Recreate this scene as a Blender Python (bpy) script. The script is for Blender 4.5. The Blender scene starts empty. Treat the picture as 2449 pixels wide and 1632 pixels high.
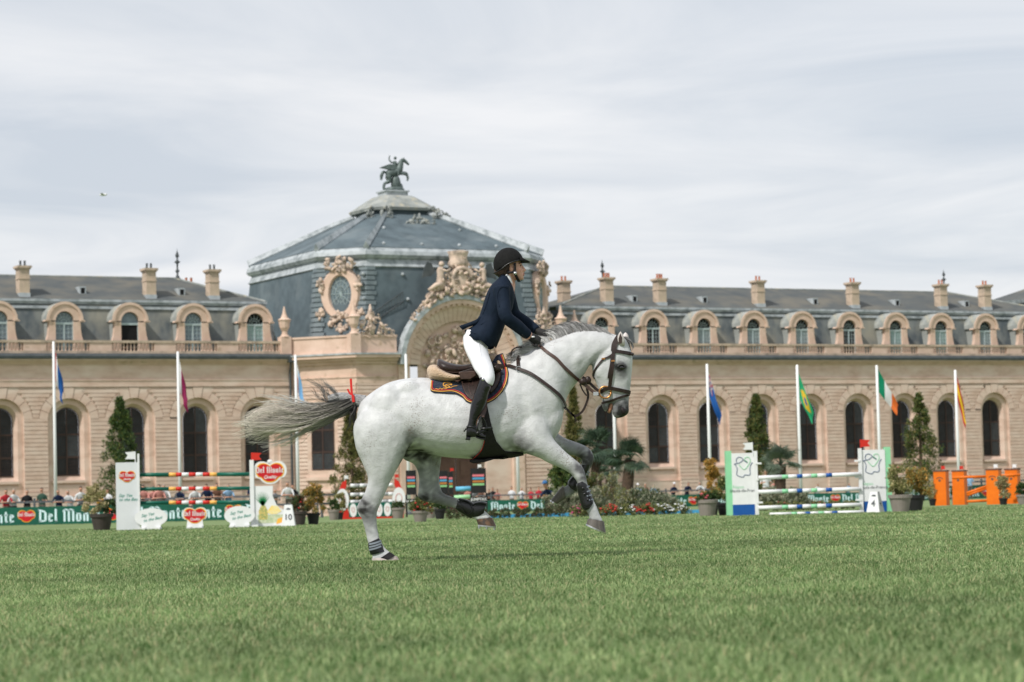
import bpy, bmesh, math, random
import numpy as np
from mathutils import Vector, Matrix, Euler
from mathutils.bvhtree import BVHTree
random.seed(7); rng = np.random.default_rng(7)
sc = bpy.context.scene
C = sc.collection
R = math.radians

# ------------------------------------------------------------------ camera
FPX = 85 / 36 * 2449; CX, CY = 2449 / 2, 1632 / 2      # focal length in photo pixels
PITCH, ROLL, CAMZ = 0.0586, 0.0255, 0.59
cam_d = bpy.data.cameras.new('camera'); cam = bpy.data.objects.new('camera', cam_d); C.objects.link(cam)
cam_d.lens = 85; cam_d.sensor_width = 36; cam_d.sensor_fit = 'HORIZONTAL'
cam_d.clip_start = 0.1; cam_d.clip_end = 6000
cam.matrix_world = Matrix.Translation((0, 0, CAMZ)) @ Matrix.Rotation(math.pi / 2 + PITCH, 4, 'X') @ Matrix.Rotation(-ROLL, 4, 'Z')
cam_d.dof.use_dof = True; cam_d.dof.focus_distance = 18.75; cam_d.dof.aperture_fstop = 5.0
sc.camera = cam

# ------------------------------------------------------------------ world: thin streaky overcast over a Nishita sky
SUN_AZ = Vector((-0.64, -0.77, 0)).normalized(); SUN_EL = R(48)
wd = bpy.data.worlds.new('World'); sc.world = wd; wd.use_nodes = True
nt = wd.node_tree; nt.nodes.clear()
N = lambda t: nt.nodes.new(t)
out = N('ShaderNodeOutputWorld'); bg = N('ShaderNodeBackground'); sky = N('ShaderNodeTexSky')
sky.sky_type = 'NISHITA'; sky.sun_disc = False; sky.sun_elevation = SUN_EL
sky.sun_rotation = math.atan2(SUN_AZ.x, SUN_AZ.y); sky.air_density = 1.0; sky.dust_density = 1.5
bg.inputs['Strength'].default_value = 0.091
tc = N('ShaderNodeTexCoord'); sep = N('ShaderNodeSeparateXYZ'); nt.links.new(tc.outputs['Generated'], sep.inputs[0])
zz = N('ShaderNodeMath'); zz.operation = 'MAXIMUM'; zz.inputs[1].default_value = 0.0; nt.links.new(sep.outputs['Z'], zz.inputs[0])
za = N('ShaderNodeMath'); za.operation = 'ADD'; za.inputs[1].default_value = 0.10; nt.links.new(zz.outputs[0], za.inputs[0])
dx = N('ShaderNodeMath'); dx.operation = 'DIVIDE'; dy = N('ShaderNodeMath'); dy.operation = 'DIVIDE'
nt.links.new(sep.outputs['X'], dx.inputs[0]); nt.links.new(za.outputs[0], dx.inputs[1])
nt.links.new(sep.outputs['Y'], dy.inputs[0]); nt.links.new(za.outputs[0], dy.inputs[1])
cmb = N('ShaderNodeCombineXYZ'); nt.links.new(dx.outputs[0], cmb.inputs[0]); nt.links.new(dy.outputs[0], cmb.inputs[1])
mp = N('ShaderNodeMapping'); mp.inputs['Rotation'].default_value = (0, 0, R(28)); mp.inputs['Scale'].default_value = (1.0, 1.25, 1)
mp.inputs['Location'].default_value = (3.1, 1.7, 0)
nt.links.new(cmb.outputs[0], mp.inputs[0])
n1 = N('ShaderNodeTexNoise'); n1.inputs['Scale'].default_value = 0.95; n1.inputs['Detail'].default_value = 8; n1.inputs['Roughness'].default_value = 0.55; n1.inputs['Distortion'].default_value = 0.9
nt.links.new(mp.outputs[0], n1.inputs['Vector'])
cr = N('ShaderNodeValToRGB'); cr.color_ramp.elements[0].position = 0.33; cr.color_ramp.elements[1].position = 0.66
cr.color_ramp.elements[0].color = (5.2, 5.6, 6.15, 1); cr.color_ramp.elements[1].color = (7.35, 7.4, 7.55, 1)
nt.links.new(n1.outputs['Fac'], cr.inputs['Fac'])
n2 = N('ShaderNodeTexNoise'); n2.inputs['Scale'].default_value = 0.5; n2.inputs['Detail'].default_value = 5
nt.links.new(mp.outputs[0], n2.inputs['Vector'])
cov = N('ShaderNodeMapRange'); cov.inputs['From Min'].default_value = 0.25; cov.inputs['From Max'].default_value = 0.6
cov.inputs['To Min'].default_value = 0.80; cov.inputs['To Max'].default_value = 0.97
nt.links.new(n2.outputs['Fac'], cov.inputs['Value'])
mx = N('ShaderNodeMix'); mx.data_type = 'RGBA'
nt.links.new(cov.outputs['Result'], mx.inputs['Factor']); nt.links.new(sky.outputs['Color'], mx.inputs['A']); nt.links.new(cr.outputs['Color'], mx.inputs['B'])
nt.links.new(mx.outputs['Result'], bg.inputs['Color']); nt.links.new(bg.outputs[0], out.inputs[0])

sun_d = bpy.data.lights.new('sun', 'SUN'); sun = bpy.data.objects.new('sun', sun_d); C.objects.link(sun)
sun_d.energy = 2.7; sun_d.angle = R(2.5); sun_d.color = (1.0, 0.95, 0.89)
sd = (SUN_AZ * math.cos(SUN_EL) + Vector((0, 0, math.sin(SUN_EL)))).normalized()
sun.rotation_euler = sd.to_track_quat('Z', 'Y').to_euler(); sun.location = sd * 60

sc.view_settings.view_transform = 'Standard'; sc.view_settings.look = 'None'
sc.view_settings.exposure = 0.45; sc.view_settings.gamma = 1.0
sc.view_settings.use_curve_mapping = False

# ------------------------------------------------------------------ geometry helpers
def ray(px, py):
    """direction of a photo pixel in world axes, scaled so that y = 1"""
    X, Y = px - CX, py - CY
    Xu = X * math.cos(ROLL) - Y * math.sin(ROLL); Yu = X * math.sin(ROLL) + Y * math.cos(ROLL)
    a, b, c = Xu / FPX, 1.0, -Yu / FPX
    y = b * math.cos(PITCH) - c * math.sin(PITCH); z = b * math.sin(PITCH) + c * math.cos(PITCH)
    return Vector((a / y, 1.0, z / y))
def at(px, py, Y):
    d = ray(px, py); return Vector((d.x * Y, Y, CAMZ + d.z * Y))
_gy = [0, 19, 45, 70, 100, 126, 150, 175, 200, 221, 260, 320]
_gz = [0.17, 0, -.25, -.50, -.73, -.93, -1.17, -1.46, -1.80, -2.10, -2.5, -2.55]
def ground_z(y):
    s = 0.0
    for k, wgt in ((-6, .25), (0, .5), (6, .25)): s += wgt * float(np.interp(y + k, _gy, _gz))
    return s
def on_ground(px, Y, py=1230):
    p = at(px, py, Y); p.z = ground_z(Y); return p

class MB:
    """collects shapes; build() links them as one mesh object"""
    def __init__(s): s.v = []; s.f = []; s.m = []; s.mi = 0
    def add(s, vs, fs):
        o = len(s.v); s.v += [tuple(v) for v in vs]
        for f in fs: s.f.append(tuple(i + o for i in f)); s.m.append(s.mi)
        return s
    def mat(s, i): s.mi = i; return s
    def box(s, x0, x1, y0, y1, z0, z1):
        return s.add([(x0,y0,z0),(x1,y0,z0),(x1,y1,z0),(x0,y1,z0),(x0,y0,z1),(x1,y0,z1),(x1,y1,z1),(x0,y1,z1)],
                     [(0,3,2,1),(4,5,6,7),(0,1,5,4),(1,2,6,5),(2,3,7,6),(3,0,4,7)])
    def prism(s, poly, y0, y1, axis='y'):
        """polygon in (x,z) extruded along y (or (x,y) along z)"""
        n = len(poly)
        if axis == 'y': A = [(x, y0, z) for x, z in poly]; B = [(x, y1, z) for x, z in poly]
        else: A = [(x, y, y0) for x, y in poly]; B = [(x, y, y1) for x, y in poly]
        return s.add(A + B, [tuple(range(n)), tuple(range(2*n-1, n-1, -1))] + [(i, i+n, (i+1)%n+n, (i+1)%n) for i in range(n)])
    def loft(s, rings, cap=True, closed=True):
        n = len(rings[0]); vs = [p for r in rings for p in r]; fs = []
        for k in range(len(rings)-1):
            for i in range(n if closed else n-1):
                j = (i+1) % n; fs.append((k*n+i, k*n+j, (k+1)*n+j, (k+1)*n+i))
        if cap and closed: fs.append(tuple(range(n-1, -1, -1))); fs.append(tuple(range((len(rings)-1)*n, len(rings)*n)))
        return s.add(vs, fs)
    def tube(s, pts, rad, n=8, cap=True, flat=1.0, up=None):
        pts = [Vector(p) for p in pts]
        if not hasattr(rad, '__len__'): rad = [rad] * len(pts)
        rings = []; prev = None
        for i, p in enumerate(pts):
            t = (pts[min(i+1, len(pts)-1)] - pts[max(i-1, 0)]);
            t = t.normalized() if t.length > 1e-9 else Vector((0,0,1))
            if prev is None:
                ref = Vector(up) if up is not None else (Vector((0,0,1)) if abs(t.z) < .9 else Vector((1,0,0)))
                a = (ref - t * ref.dot(t)).normalized()
            else: a = (prev - t * prev.dot(t)).normalized()
            prev = a; b = t.cross(a)
            rings.append([p + (a * math.cos(k*2*math.pi/n) + b * math.sin(k*2*math.pi/n) * flat) * rad[i] for k in range(n)])
        return s.loft(rings, cap)
    def lathe(s, prof, n=16, c=(0,0,0), cap=True):
        return s.loft([[(c[0]+r*math.cos(k*2*math.pi/n), c[1]+r*math.sin(k*2*math.pi/n), c[2]+z) for k in range(n)] for r, z in prof], cap)
    def ball(s, c, r, seg=10, rings=7, rot=None):
        rx, ry, rz = r if hasattr(r, '__len__') else (r, r, r)
        c = Vector(c); L = []
        for i in range(1, rings):
            th = math.pi * i / rings
            L.append([Vector((rx*math.sin(th)*math.cos(k*2*math.pi/seg), ry*math.sin(th)*math.sin(k*2*math.pi/seg), -rz*math.cos(th))) for k in range(seg)])
        if rot is not None: L = [[rot @ p for p in q] for q in L]
        L = [[p + c for p in q] for q in L]
        tip = Vector((0,0,rz)); tip = rot @ tip if rot is not None else tip
        o = len(s.v); s.loft(L, cap=False); m = len(L) * seg
        s.v += [tuple(c - tip), tuple(c + tip)]
        for k in range(seg):
            s.f.append((o+(k+1)%seg, o+k, o+m)); s.m.append(s.mi)
            q = o+(len(L)-1)*seg; s.f.append((q+k, q+(k+1)%seg, o+m+1)); s.m.append(s.mi)
        return s
    def mesh(s, name, mats, smooth=False):
        me = bpy.data.meshes.new(name); me.from_pydata(s.v, [], s.f)
        for m in (mats if isinstance(mats, (list, tuple)) else [mats]): me.materials.append(m)
        if max(s.m, default=0): me.polygons.foreach_set('material_index', s.m)
        bm = bmesh.new(); bm.from_mesh(me); bmesh.ops.recalc_face_normals(bm, faces=bm.faces); bm.to_mesh(me); bm.free()
        if smooth: me.polygons.foreach_set('use_smooth', [True]*len(me.polygons))
        me.update(); return me
    def build(s, name, mats, parent=None, smooth=False, loc=None, rot=None):
        return link(name, s.mesh(name, mats, smooth), parent, loc, rot)
def link(name, me, parent=None, loc=None, rot=None):
    o = bpy.data.objects.new(name, me); C.objects.link(o)
    if parent is not None: o.parent = parent
    if loc is not None: o.location = loc
    if rot is not None: o.rotation_euler = rot
    return o
def tag(o, label=None, cat=None, group=None, kind=None):
    for k, v in (('label', label), ('category', cat), ('group', group), ('kind', kind)):
        if v: o[k] = v
    return o
def thing(name, label, cat, loc=(0,0,0), rz=0, group=None):
    o = link(name, None); o.location = loc; o.rotation_euler = (0, 0, rz)
    o.empty_display_size = .2
    return tag(o, label, cat, group)
def smooth_by_angle(o, deg=40):
    me = o.data; me.polygons.foreach_set('use_smooth', [True]*len(me.polygons))
    bm = bmesh.new(); bm.from_mesh(me)
    for e in bm.edges:
        if len(e.link_faces) == 2 and e.calc_face_angle(0) > R(deg): e.smooth = False
    bm.to_mesh(me); bm.free(); return o
def spline(pts, n):
    """Catmull-Rom through points, n samples per span"""
    P = [Vector(p) for p in pts]; outp = []
    for i in range(len(P)-1):
        p0, p1, p2, p3 = P[max(i-1,0)], P[i], P[i+1], P[min(i+2, len(P)-1)]
        for k in range(n):
            t = k / n
            outp.append(0.5*((2*p1) + (p2-p0)*t + (2*p0-5*p1+4*p2-p3)*t*t + (3*p1-p0-3*p2+p3)*t**3))
    outp.append(P[-1]); return outp

# ------------------------------------------------------------------ materials
def mat(name, col, rough=0.7, col2=None, scale=8, detail=4, spread=(0.35, 0.65), bump=0.0, bscale=40, metal=0.0, spec=0.3,
        col3=None, scale3=2.0, spread3=(0.5, 0.7), sheen=0.0, sub=0.0, trans=0.0, coat=0.0, stretch=None, emit=None):
    m = bpy.data.materials.new(name); m.use_nodes = True
    t = m.node_tree; b = t.nodes['Principled BSDF']; L = t.links.new
    c4 = lambda c: (c[0], c[1], c[2], 1)
    b.inputs['Base Color'].default_value = c4(col); b.inputs['Roughness'].default_value = rough
    b.inputs['Metallic'].default_value = metal; b.inputs['Specular IOR Level'].default_value = spec
    if coat: b.inputs['Coat Weight'].default_value = coat; b.inputs['Coat Roughness'].default_value = .15
    if sheen: b.inputs['Sheen Weight'].default_value = sheen
    if sub: b.inputs['Subsurface Weight'].default_value = sub; b.inputs['Subsurface Radius'].default_value = (.02, .008, .004)
    tcn = t.nodes.new('ShaderNodeTexCoord'); vec = tcn.outputs['Object']
    if stretch:
        mpn = t.nodes.new('ShaderNodeMapping'); mpn.inputs['Scale'].default_value = stretch; L(vec, mpn.inputs[0]); vec = mpn.outputs[0]
    src = None
    if col2 is not None:
        nz = t.nodes.new('ShaderNodeTexNoise'); nz.inputs['Scale'].default_value = scale; nz.inputs['Detail'].default_value = detail
        nz.inputs['Roughness'].default_value = .6; L(vec, nz.inputs['Vector'])
        mr = t.nodes.new('ShaderNodeMapRange'); mr.inputs['From Min'].default_value = spread[0]; mr.inputs['From Max'].default_value = spread[1]
        L(nz.outputs['Fac'], mr.inputs['Value'])
        mxn = t.nodes.new('ShaderNodeMix'); mxn.data_type = 'RGBA'; mxn.inputs['A'].default_value = c4(col); mxn.inputs['B'].default_value = c4(col2)
        L(mr.outputs['Result'], mxn.inputs['Factor']); src = mxn.outputs['Result']
        if col3 is not None:
            n3 = t.nodes.new('ShaderNodeTexNoise'); n3.inputs['Scale'].default_value = scale3; n3.inputs['Detail'].default_value = 6
            L(vec, n3.inputs['Vector'])
            m3 = t.nodes.new('ShaderNodeMapRange'); m3.inputs['From Min'].default_value = spread3[0]; m3.inputs['From Max'].default_value = spread3[1]
            L(n3.outputs['Fac'], m3.inputs['Value'])
            x3 = t.nodes.new('ShaderNodeMix'); x3.data_type = 'RGBA'; x3.inputs['B'].default_value = c4(col3)
            L(src, x3.inputs['A']); L(m3.outputs['Result'], x3.inputs['Factor']); src = x3.outputs['Result']
        L(src, b.inputs['Base Color'])
    if bump:
        nb = t.nodes.new('ShaderNodeTexNoise'); nb.inputs['Scale'].default_value = bscale; nb.inputs['Detail'].default_value = 5
        L(vec, nb.inputs['Vector'])
        bp = t.nodes.new('ShaderNodeBump'); bp.inputs['Strength'].default_value = bump; bp.inputs['Distance'].default_value = .02
        L(nb.outputs['Fac'], bp.inputs['Height']); L(bp.outputs[0], b.inputs['Normal'])
    if trans:
        tr = t.nodes.new('ShaderNodeBsdfTranslucent'); ms = t.nodes.new('ShaderNodeMixShader'); ms.inputs[0].default_value = trans
        if src is not None: L(src, tr.inputs['Color'])
        else: tr.inputs['Color'].default_value = c4(col)
        L(b.outputs[0], ms.inputs[1]); L(tr.outputs[0], ms.inputs[2]); L(ms.outputs[0], t.nodes['Material Output'].inputs[0])
    return m
def attr_mat(name, attr='col', rough=.7, bump=0, bscale=60, spec=.3, trans=0.0, noise=0.0, nscale=30, sheen=0.0):
    """material that takes its colour from a mesh colour attribute (the thing's own markings)"""
    m = mat(name, (.5,.5,.5), rough, bump=bump, bscale=bscale, spec=spec, sheen=sheen)
    t = m.node_tree; L = t.links.new; b = t.nodes['Principled BSDF']
    a = t.nodes.new('ShaderNodeAttribute'); a.attribute_name = attr; src = a.outputs['Color']
    if noise:
        tcn = t.nodes.new('ShaderNodeTexCoord'); nz = t.nodes.new('ShaderNodeTexNoise'); nz.inputs['Scale'].default_value = nscale; nz.inputs['Detail'].default_value = 5
        L(tcn.outputs['Object'], nz.inputs['Vector'])
        mr = t.nodes.new('ShaderNodeMapRange'); mr.inputs['From Min'].default_value = .3; mr.inputs['From Max'].default_value = .7
        mr.inputs['To Min'].default_value = 1-noise; mr.inputs['To Max'].default_value = 1+noise; L(nz.outputs['Fac'], mr.inputs['Value'])
        vm = t.nodes.new('ShaderNodeVectorMath'); vm.operation = 'SCALE'; L(src, vm.inputs[0]); L(mr.outputs[0], vm.inputs['Scale']); src = vm.outputs[0]
    L(src, b.inputs['Base Color'])
    if trans:
        tr = t.nodes.new('ShaderNodeBsdfTranslucent'); ms = t.nodes.new('ShaderNodeMixShader'); ms.inputs[0].default_value = trans
        L(src, tr.inputs['Color']); L(b.outputs[0], ms.inputs[1]); L(tr.outputs[0], ms.inputs[2]); L(ms.outputs[0], t.nodes['Material Output'].inputs[0])
    return m
def set_cols(me, cols, name='col'):
    """per-vertex colour"""
    a = me.color_attributes.new(name, 'FLOAT_COLOR', 'POINT')
    arr = np.ones((len(me.vertices), 4), dtype=np.float32); arr[:, :3] = cols
    a.data.foreach_set('color', arr.ravel())
def np_mesh(name, verts, faces, mats, cols=None):
    """fast mesh from numpy: verts (N,3), faces (M,k)"""
    me = bpy.data.meshes.new(name); M, k = faces.shape
    me.vertices.add(len(verts)); me.vertices.foreach_set('co', verts.astype(np.float32).ravel())
    me.loops.add(M*k); me.loops.foreach_set('vertex_index', faces.astype(np.int32).ravel())
    me.polygons.add(M); me.polygons.foreach_set('loop_start', np.arange(0, M*k, k, dtype=np.int32))
    try: me.polygons.foreach_set('loop_total', np.full(M, k, dtype=np.int32))
    except Exception: pass
    me.update(calc_edges=True); me.validate()
    for m in (mats if isinstance(mats, (list, tuple)) else [mats]): me.materials.append(m)
    if cols is not None: set_cols(me, cols)
    return me

# ------------------------------------------------------------------ ground and grass
m_soil = mat('turf_ground', (.145,.215,.08), .95, (.195,.25,.11), scale=1.2, detail=8, col3=(.12,.175,.06), scale3=.25, spread3=(.45,.7), bump=.6, bscale=30)
def build_ground():
    ys = np.concatenate([np.arange(-30, 300, 3.0), np.array([320, 400, 600, 1000, 2000, 4000])])
    xs = np.array([-4000, -1500, -600, -300, -160] + list(range(-90, 91, 6)) + [160, 300, 600, 1500, 4000], float)
    V = []; F = []
    for y in ys:
        for x in xs: V.append((x, y, ground_z(y)))
    n = len(xs)
    for j in range(len(ys)-1):
        for i in range(n-1): F.append((j*n+i, j*n+i+1, (j+1)*n+i+1, (j+1)*n+i))
    me = bpy.data.meshes.new('ground'); me.from_pydata(V, [], F); me.materials.append(m_soil)
    return tag(link('ground', me), 'wide green turf arena ground sloping gently away', kind='structure')
build_ground()
m_grass = attr_mat('grass_blades', rough=.65, spec=.25, trans=.35)
def build_grass():
    # blade density falls with distance so that it stays even in the picture
    bands = [(5.2, 8, 3000, .024, .0042), (8, 12, 3150, .023, .0040), (12, 17, 2200, .022, .0046), (17, 25, 1250, .021, .0063),
             (25, 40, 400, .021, .011), (40, 62, 105, .021, .020), (62, 82, 44, .021, .032)]
    VV = []; CC = []; FF = []; off = 0
    for (y0, y1, dens, hgt, wid) in bands:
        half = lambda y: y * .2118 * 1.10 + 1.4
        area = (half(y0) + half(y1)) * (y1 - y0); n = int(area * dens)
        y = np.sqrt(rng.uniform(y0**2, y1**2, n)); x = rng.uniform(-1, 1, n) * half(y)
        z = np.array([ground_z(v) for v in np.linspace(y0, y1, 60)]); z = np.interp(y, np.linspace(y0, y1, 60), z)
        # patches: mowing and wear change height and colour
        pt = np.sin(x*1.7+np.sin(y*.9)*1.3)*.5 + np.sin(y*2.3+np.sin(x*1.1)*2)*.5
        pt2 = np.sin(x*.55+1.3*np.sin(y*.31))*np.sin(y*.43+.7)
        clump = np.sin(x*9+3*np.sin(y*5))*np.sin(y*11+2*np.sin(x*7))
        h = hgt * rng.uniform(.45, 1.25, n) * (1 + .16*pt + .12*clump)
        az = rng.uniform(0, 2*np.pi, n); lean = rng.uniform(.2, 1.7, n) * h
        wx = np.cos(az) * wid * .5; wy = np.sin(az) * wid * .5
        la = az + np.pi/2 + rng.normal(0, .5, n); lx = np.cos(la) * lean; ly = np.sin(la) * lean
        b0 = np.stack([x-wx, y-wy, z-.004], 1); b1 = np.stack([x+wx, y+wy, z-.004], 1)
        m0 = np.stack([x-wx*.8+lx*.35, y-wy*.8+ly*.35, z+h*.6], 1); m1 = np.stack([x+wx*.8+lx*.35, y+wy*.8+ly*.35, z+h*.6], 1)
        tw = .45 if y0 >= 25 else .15; t0 = np.stack([x-wx*tw+lx, y-wy*tw+ly, z+h], 1); t1 = np.stack([x+wx*tw+lx, y+wy*tw+ly, z+h], 1)
        far = y0 >= 25; nv = 4 if far else 6       # distant blades are one quad
        V = np.stack([b0, b1, t0, t1] if far else [b0, b1, m0, m1, t0, t1], 1).reshape(-1, 3)
        k = np.arange(n)[:, None] * nv + off
        F = k + np.array([[0,1,3,2]]) if far else np.concatenate([k + np.array([[0,1,3,2]]), k + np.array([[2,3,5,4]])], 1).reshape(-1, 4)
        tone = np.clip(rng.uniform(0, 1, n) + .16*np.sin(x*31+2*np.sin(y*17))*np.sin(y*23+1.5*np.sin(x*19)), 0, 1); dry = (rng.uniform(0, 1, n) < .10 + .06*pt2)
        tone = tone**1.3; g = np.array([.065,.145,.035])[None]*(1-tone[:,None]) + np.array([.385,.465,.225])[None]*tone[:,None]
        big = np.sin(x*2.9+1.7*np.sin(y*1.3+x*.4))*np.sin(y*2.1+1.1*np.sin(x*1.9)); g = g * (1 + .17*pt2 + .15*clump + .10*pt + .16*big)[:, None]
        g[dry] = np.array([.46,.43,.24]) * rng.uniform(.7, 1.15, (dry.sum(), 1))
        VV.append(V); FF.append(F); CC.append(np.repeat(np.clip(g, .01, .9), nv, 0)); off += len(V)
    # the turf the standing hoof sinks into
    c = at(922, 1343, 18.8); n = 900; x = c.x + rng.normal(0, .10, n); y = 18.80 + rng.uniform(-.14, .06, n); h = rng.uniform(.010, .024, n); az = rng.uniform(0, 6.28, n); wx, wy = np.cos(az)*.003, np.sin(az)*.003; lx, ly = rng.normal(0, .010, n), rng.normal(0, .010, n); z = np.zeros(n)
    V = np.stack([np.stack([x-wx, y-wy, z], 1), np.stack([x+wx, y+wy, z], 1), np.stack([x+wx*.8+lx*.4, y+wy*.8+ly*.4, h*.6], 1), np.stack([x-wx*.8+lx*.4, y-wy*.8+ly*.4, h*.6], 1), np.stack([x-wx*.1+lx, y-wy*.1+ly, h], 1), np.stack([x+wx*.1+lx, y+wy*.1+ly, h], 1)], 1).reshape(-1, 3)
    k = np.arange(n)[:, None]*6 + off; FF.append(np.concatenate([k+np.array([[0,1,2,3]]), k+np.array([[3,2,5,4]])], 1).reshape(-1, 4)); VV.append(V); CC.append(np.repeat(np.array([.10,.19,.05])+rng.uniform(0,1,(n,1))*np.array([.22,.24,.12]), 6, 0)); off += len(V)
    me = np_mesh('grass', np.concatenate(VV), np.concatenate(FF), m_grass, np.concatenate(CC))
    return tag(link('grass', me), 'short mown green grass of the jumping arena', 'grass', kind='stuff')
build_grass()

# ------------------------------------------------------------------ the stables: facade frame u along the wall, w away from the arena, h above the camera
FA = 0.48757; FD = 260.0; HB = -3.3; BAY = 6.685
m_stone = mat('limestone', (.65,.48,.395), .9, (.53,.38,.30), scale=.9, detail=9, col3=(.68,.545,.46), scale3=.35, spread3=(.42,.68), bump=.35, bscale=3, stretch=(1,1,2.4))
m_stone2 = mat('pale_limestone', (.68,.51,.415), .9, (.57,.41,.32), scale=.7, detail=9, col3=(.42,.31,.215), scale3=1.3, spread3=(.58,.75), bump=.35, bscale=3)
m_stone_st = mat('weathered_limestone', (.52,.41,.315), .95, (.23,.195,.16), scale=1.1, detail=10, spread=(.42,.72), col3=(.62,.49,.36), scale3=.6, spread3=(.5,.75), bump=.5, bscale=4)
m_slate = mat('mottled_slate', (.175,.19,.185), .75, (.075,.092,.105), scale=.55, detail=10, spread=(.38,.62), col3=(.27,.26,.215), scale3=.35, spread3=(.45,.66), bump=.3, bscale=6, stretch=(1,1,.6))
m_slate_up = mat('grey_roof_slate', (.105,.112,.108), .85, (.075,.085,.09), scale=.45, detail=9, spread=(.35,.7), col3=(.15,.142,.12), scale3=.3, spread3=(.45,.7), bump=.3, bscale=7, stretch=(1,1,2.5))
m_slate_bl = mat('blue_dome_slate', (.105,.14,.158), .7, (.06,.082,.094), scale=.55, detail=11, spread=(.40,.70), col3=(.16,.195,.21), scale3=.28, spread3=(.5,.72), bump=.25, bscale=8)
m_lead = mat('pale_lead', (.42,.455,.475), .6, (.16,.19,.20), scale=1.1, detail=9, spread=(.44,.70), bump=.25, bscale=5)
m_quoin = mat('slate_quoin', (.21,.25,.27), .7, (.13,.165,.185), scale=.8, detail=8, spread=(.4,.7))
m_lead_dk = mat('dark_lead_gutter', (.085,.095,.10), .6, (.05,.06,.065), scale=1.3, detail=6)
m_lead_gn = mat('weathered_lead', (.34,.355,.335), .75, (.19,.21,.205), scale=.8, detail=9, spread=(.38,.66), col3=(.40,.37,.28), scale3=1.3, spread3=(.55,.72), bump=.3, bscale=4)
m_glass = mat('dark_window_glass', (.016,.016,.017), .3, (.03,.034,.038), scale=.8, detail=3, spec=.22)
wrnd = random.Random(31); m_glass2 = mat('sky_tinted_glass', (.028,.035,.04), .22, (.05,.06,.066), scale=1.2, spec=.4); m_glass3 = mat('black_glass', (.010,.010,.011), .3, (.02,.02,.022), scale=1.0, spec=.2)  # bluish base colour paints reflected sky into randomly chosen panes
m_frame = mat('brown_window_wood', (.065,.037,.03), .7, (.045,.028,.023), scale=3)
m_bar = mat('glazing_bars', (.05,.033,.028), .8)
m_white_paint = mat('pale_blue_window_paint', (.42,.50,.51), .6, (.34,.42,.43), scale=4)
m_dormer_glass = mat('dormer_glass', (.10,.14,.165), .2, (.16,.21,.235), scale=1.4, spec=.6)
m_curtain = mat('green_blind_glass', (.23,.34,.33), .4, (.30,.40,.39), scale=2)
m_pot = mat('terracotta_pot', (.50,.17,.08), .85, (.38,.13,.07), scale=6)
m_dark = mat('dark_opening', (.008,.008,.009), .9)
m_bronze = mat('green_bronze', (.085,.11,.105), .5, (.16,.20,.195), scale=2.5, detail=8, spread=(.45,.7), metal=.25, bump=.3, bscale=6)
m_carve = mat('carved_stone', (.62,.485,.39), .95, (.26,.215,.18), scale=1.1, detail=12, spread=(.44,.64), bump=.9, bscale=3)
m_door = mat('brown_door_wood', (.16,.095,.075), .8, (.12,.07,.055), scale=2)
m_sign = mat('pale_board', (.62,.55,.48), .8, (.55,.48,.41), scale=1)

def F(u, w, h):
    return Vector((u*math.cos(FA) - w*math.sin(FA), FD + u*math.sin(FA) + w*math.cos(FA), h + CAMZ))
class Bld:
    """an Empty at the building's base; parts are given in u, w, h"""
    def __init__(s, name, label, u, w=0, cat='building'):
        s.u, s.w = u, w
        s.o = thing(name, label, cat, F(u, w, HB), FA)
    def put(s, name, me, at_=(0,0,0), parent=None, rz=0):
        if parent is None:
            return link(name, me, s.o, (at_[0]-s.u, at_[1]-s.w, at_[2]-HB), (0,0,rz))
        return link(name, me, parent, at_, (0,0,rz))
    def part(s, name, mb, mats, parent=None, smooth=False):
        return s.put(name, mb.mesh(name, mats, smooth), (0,0,0), parent)

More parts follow.
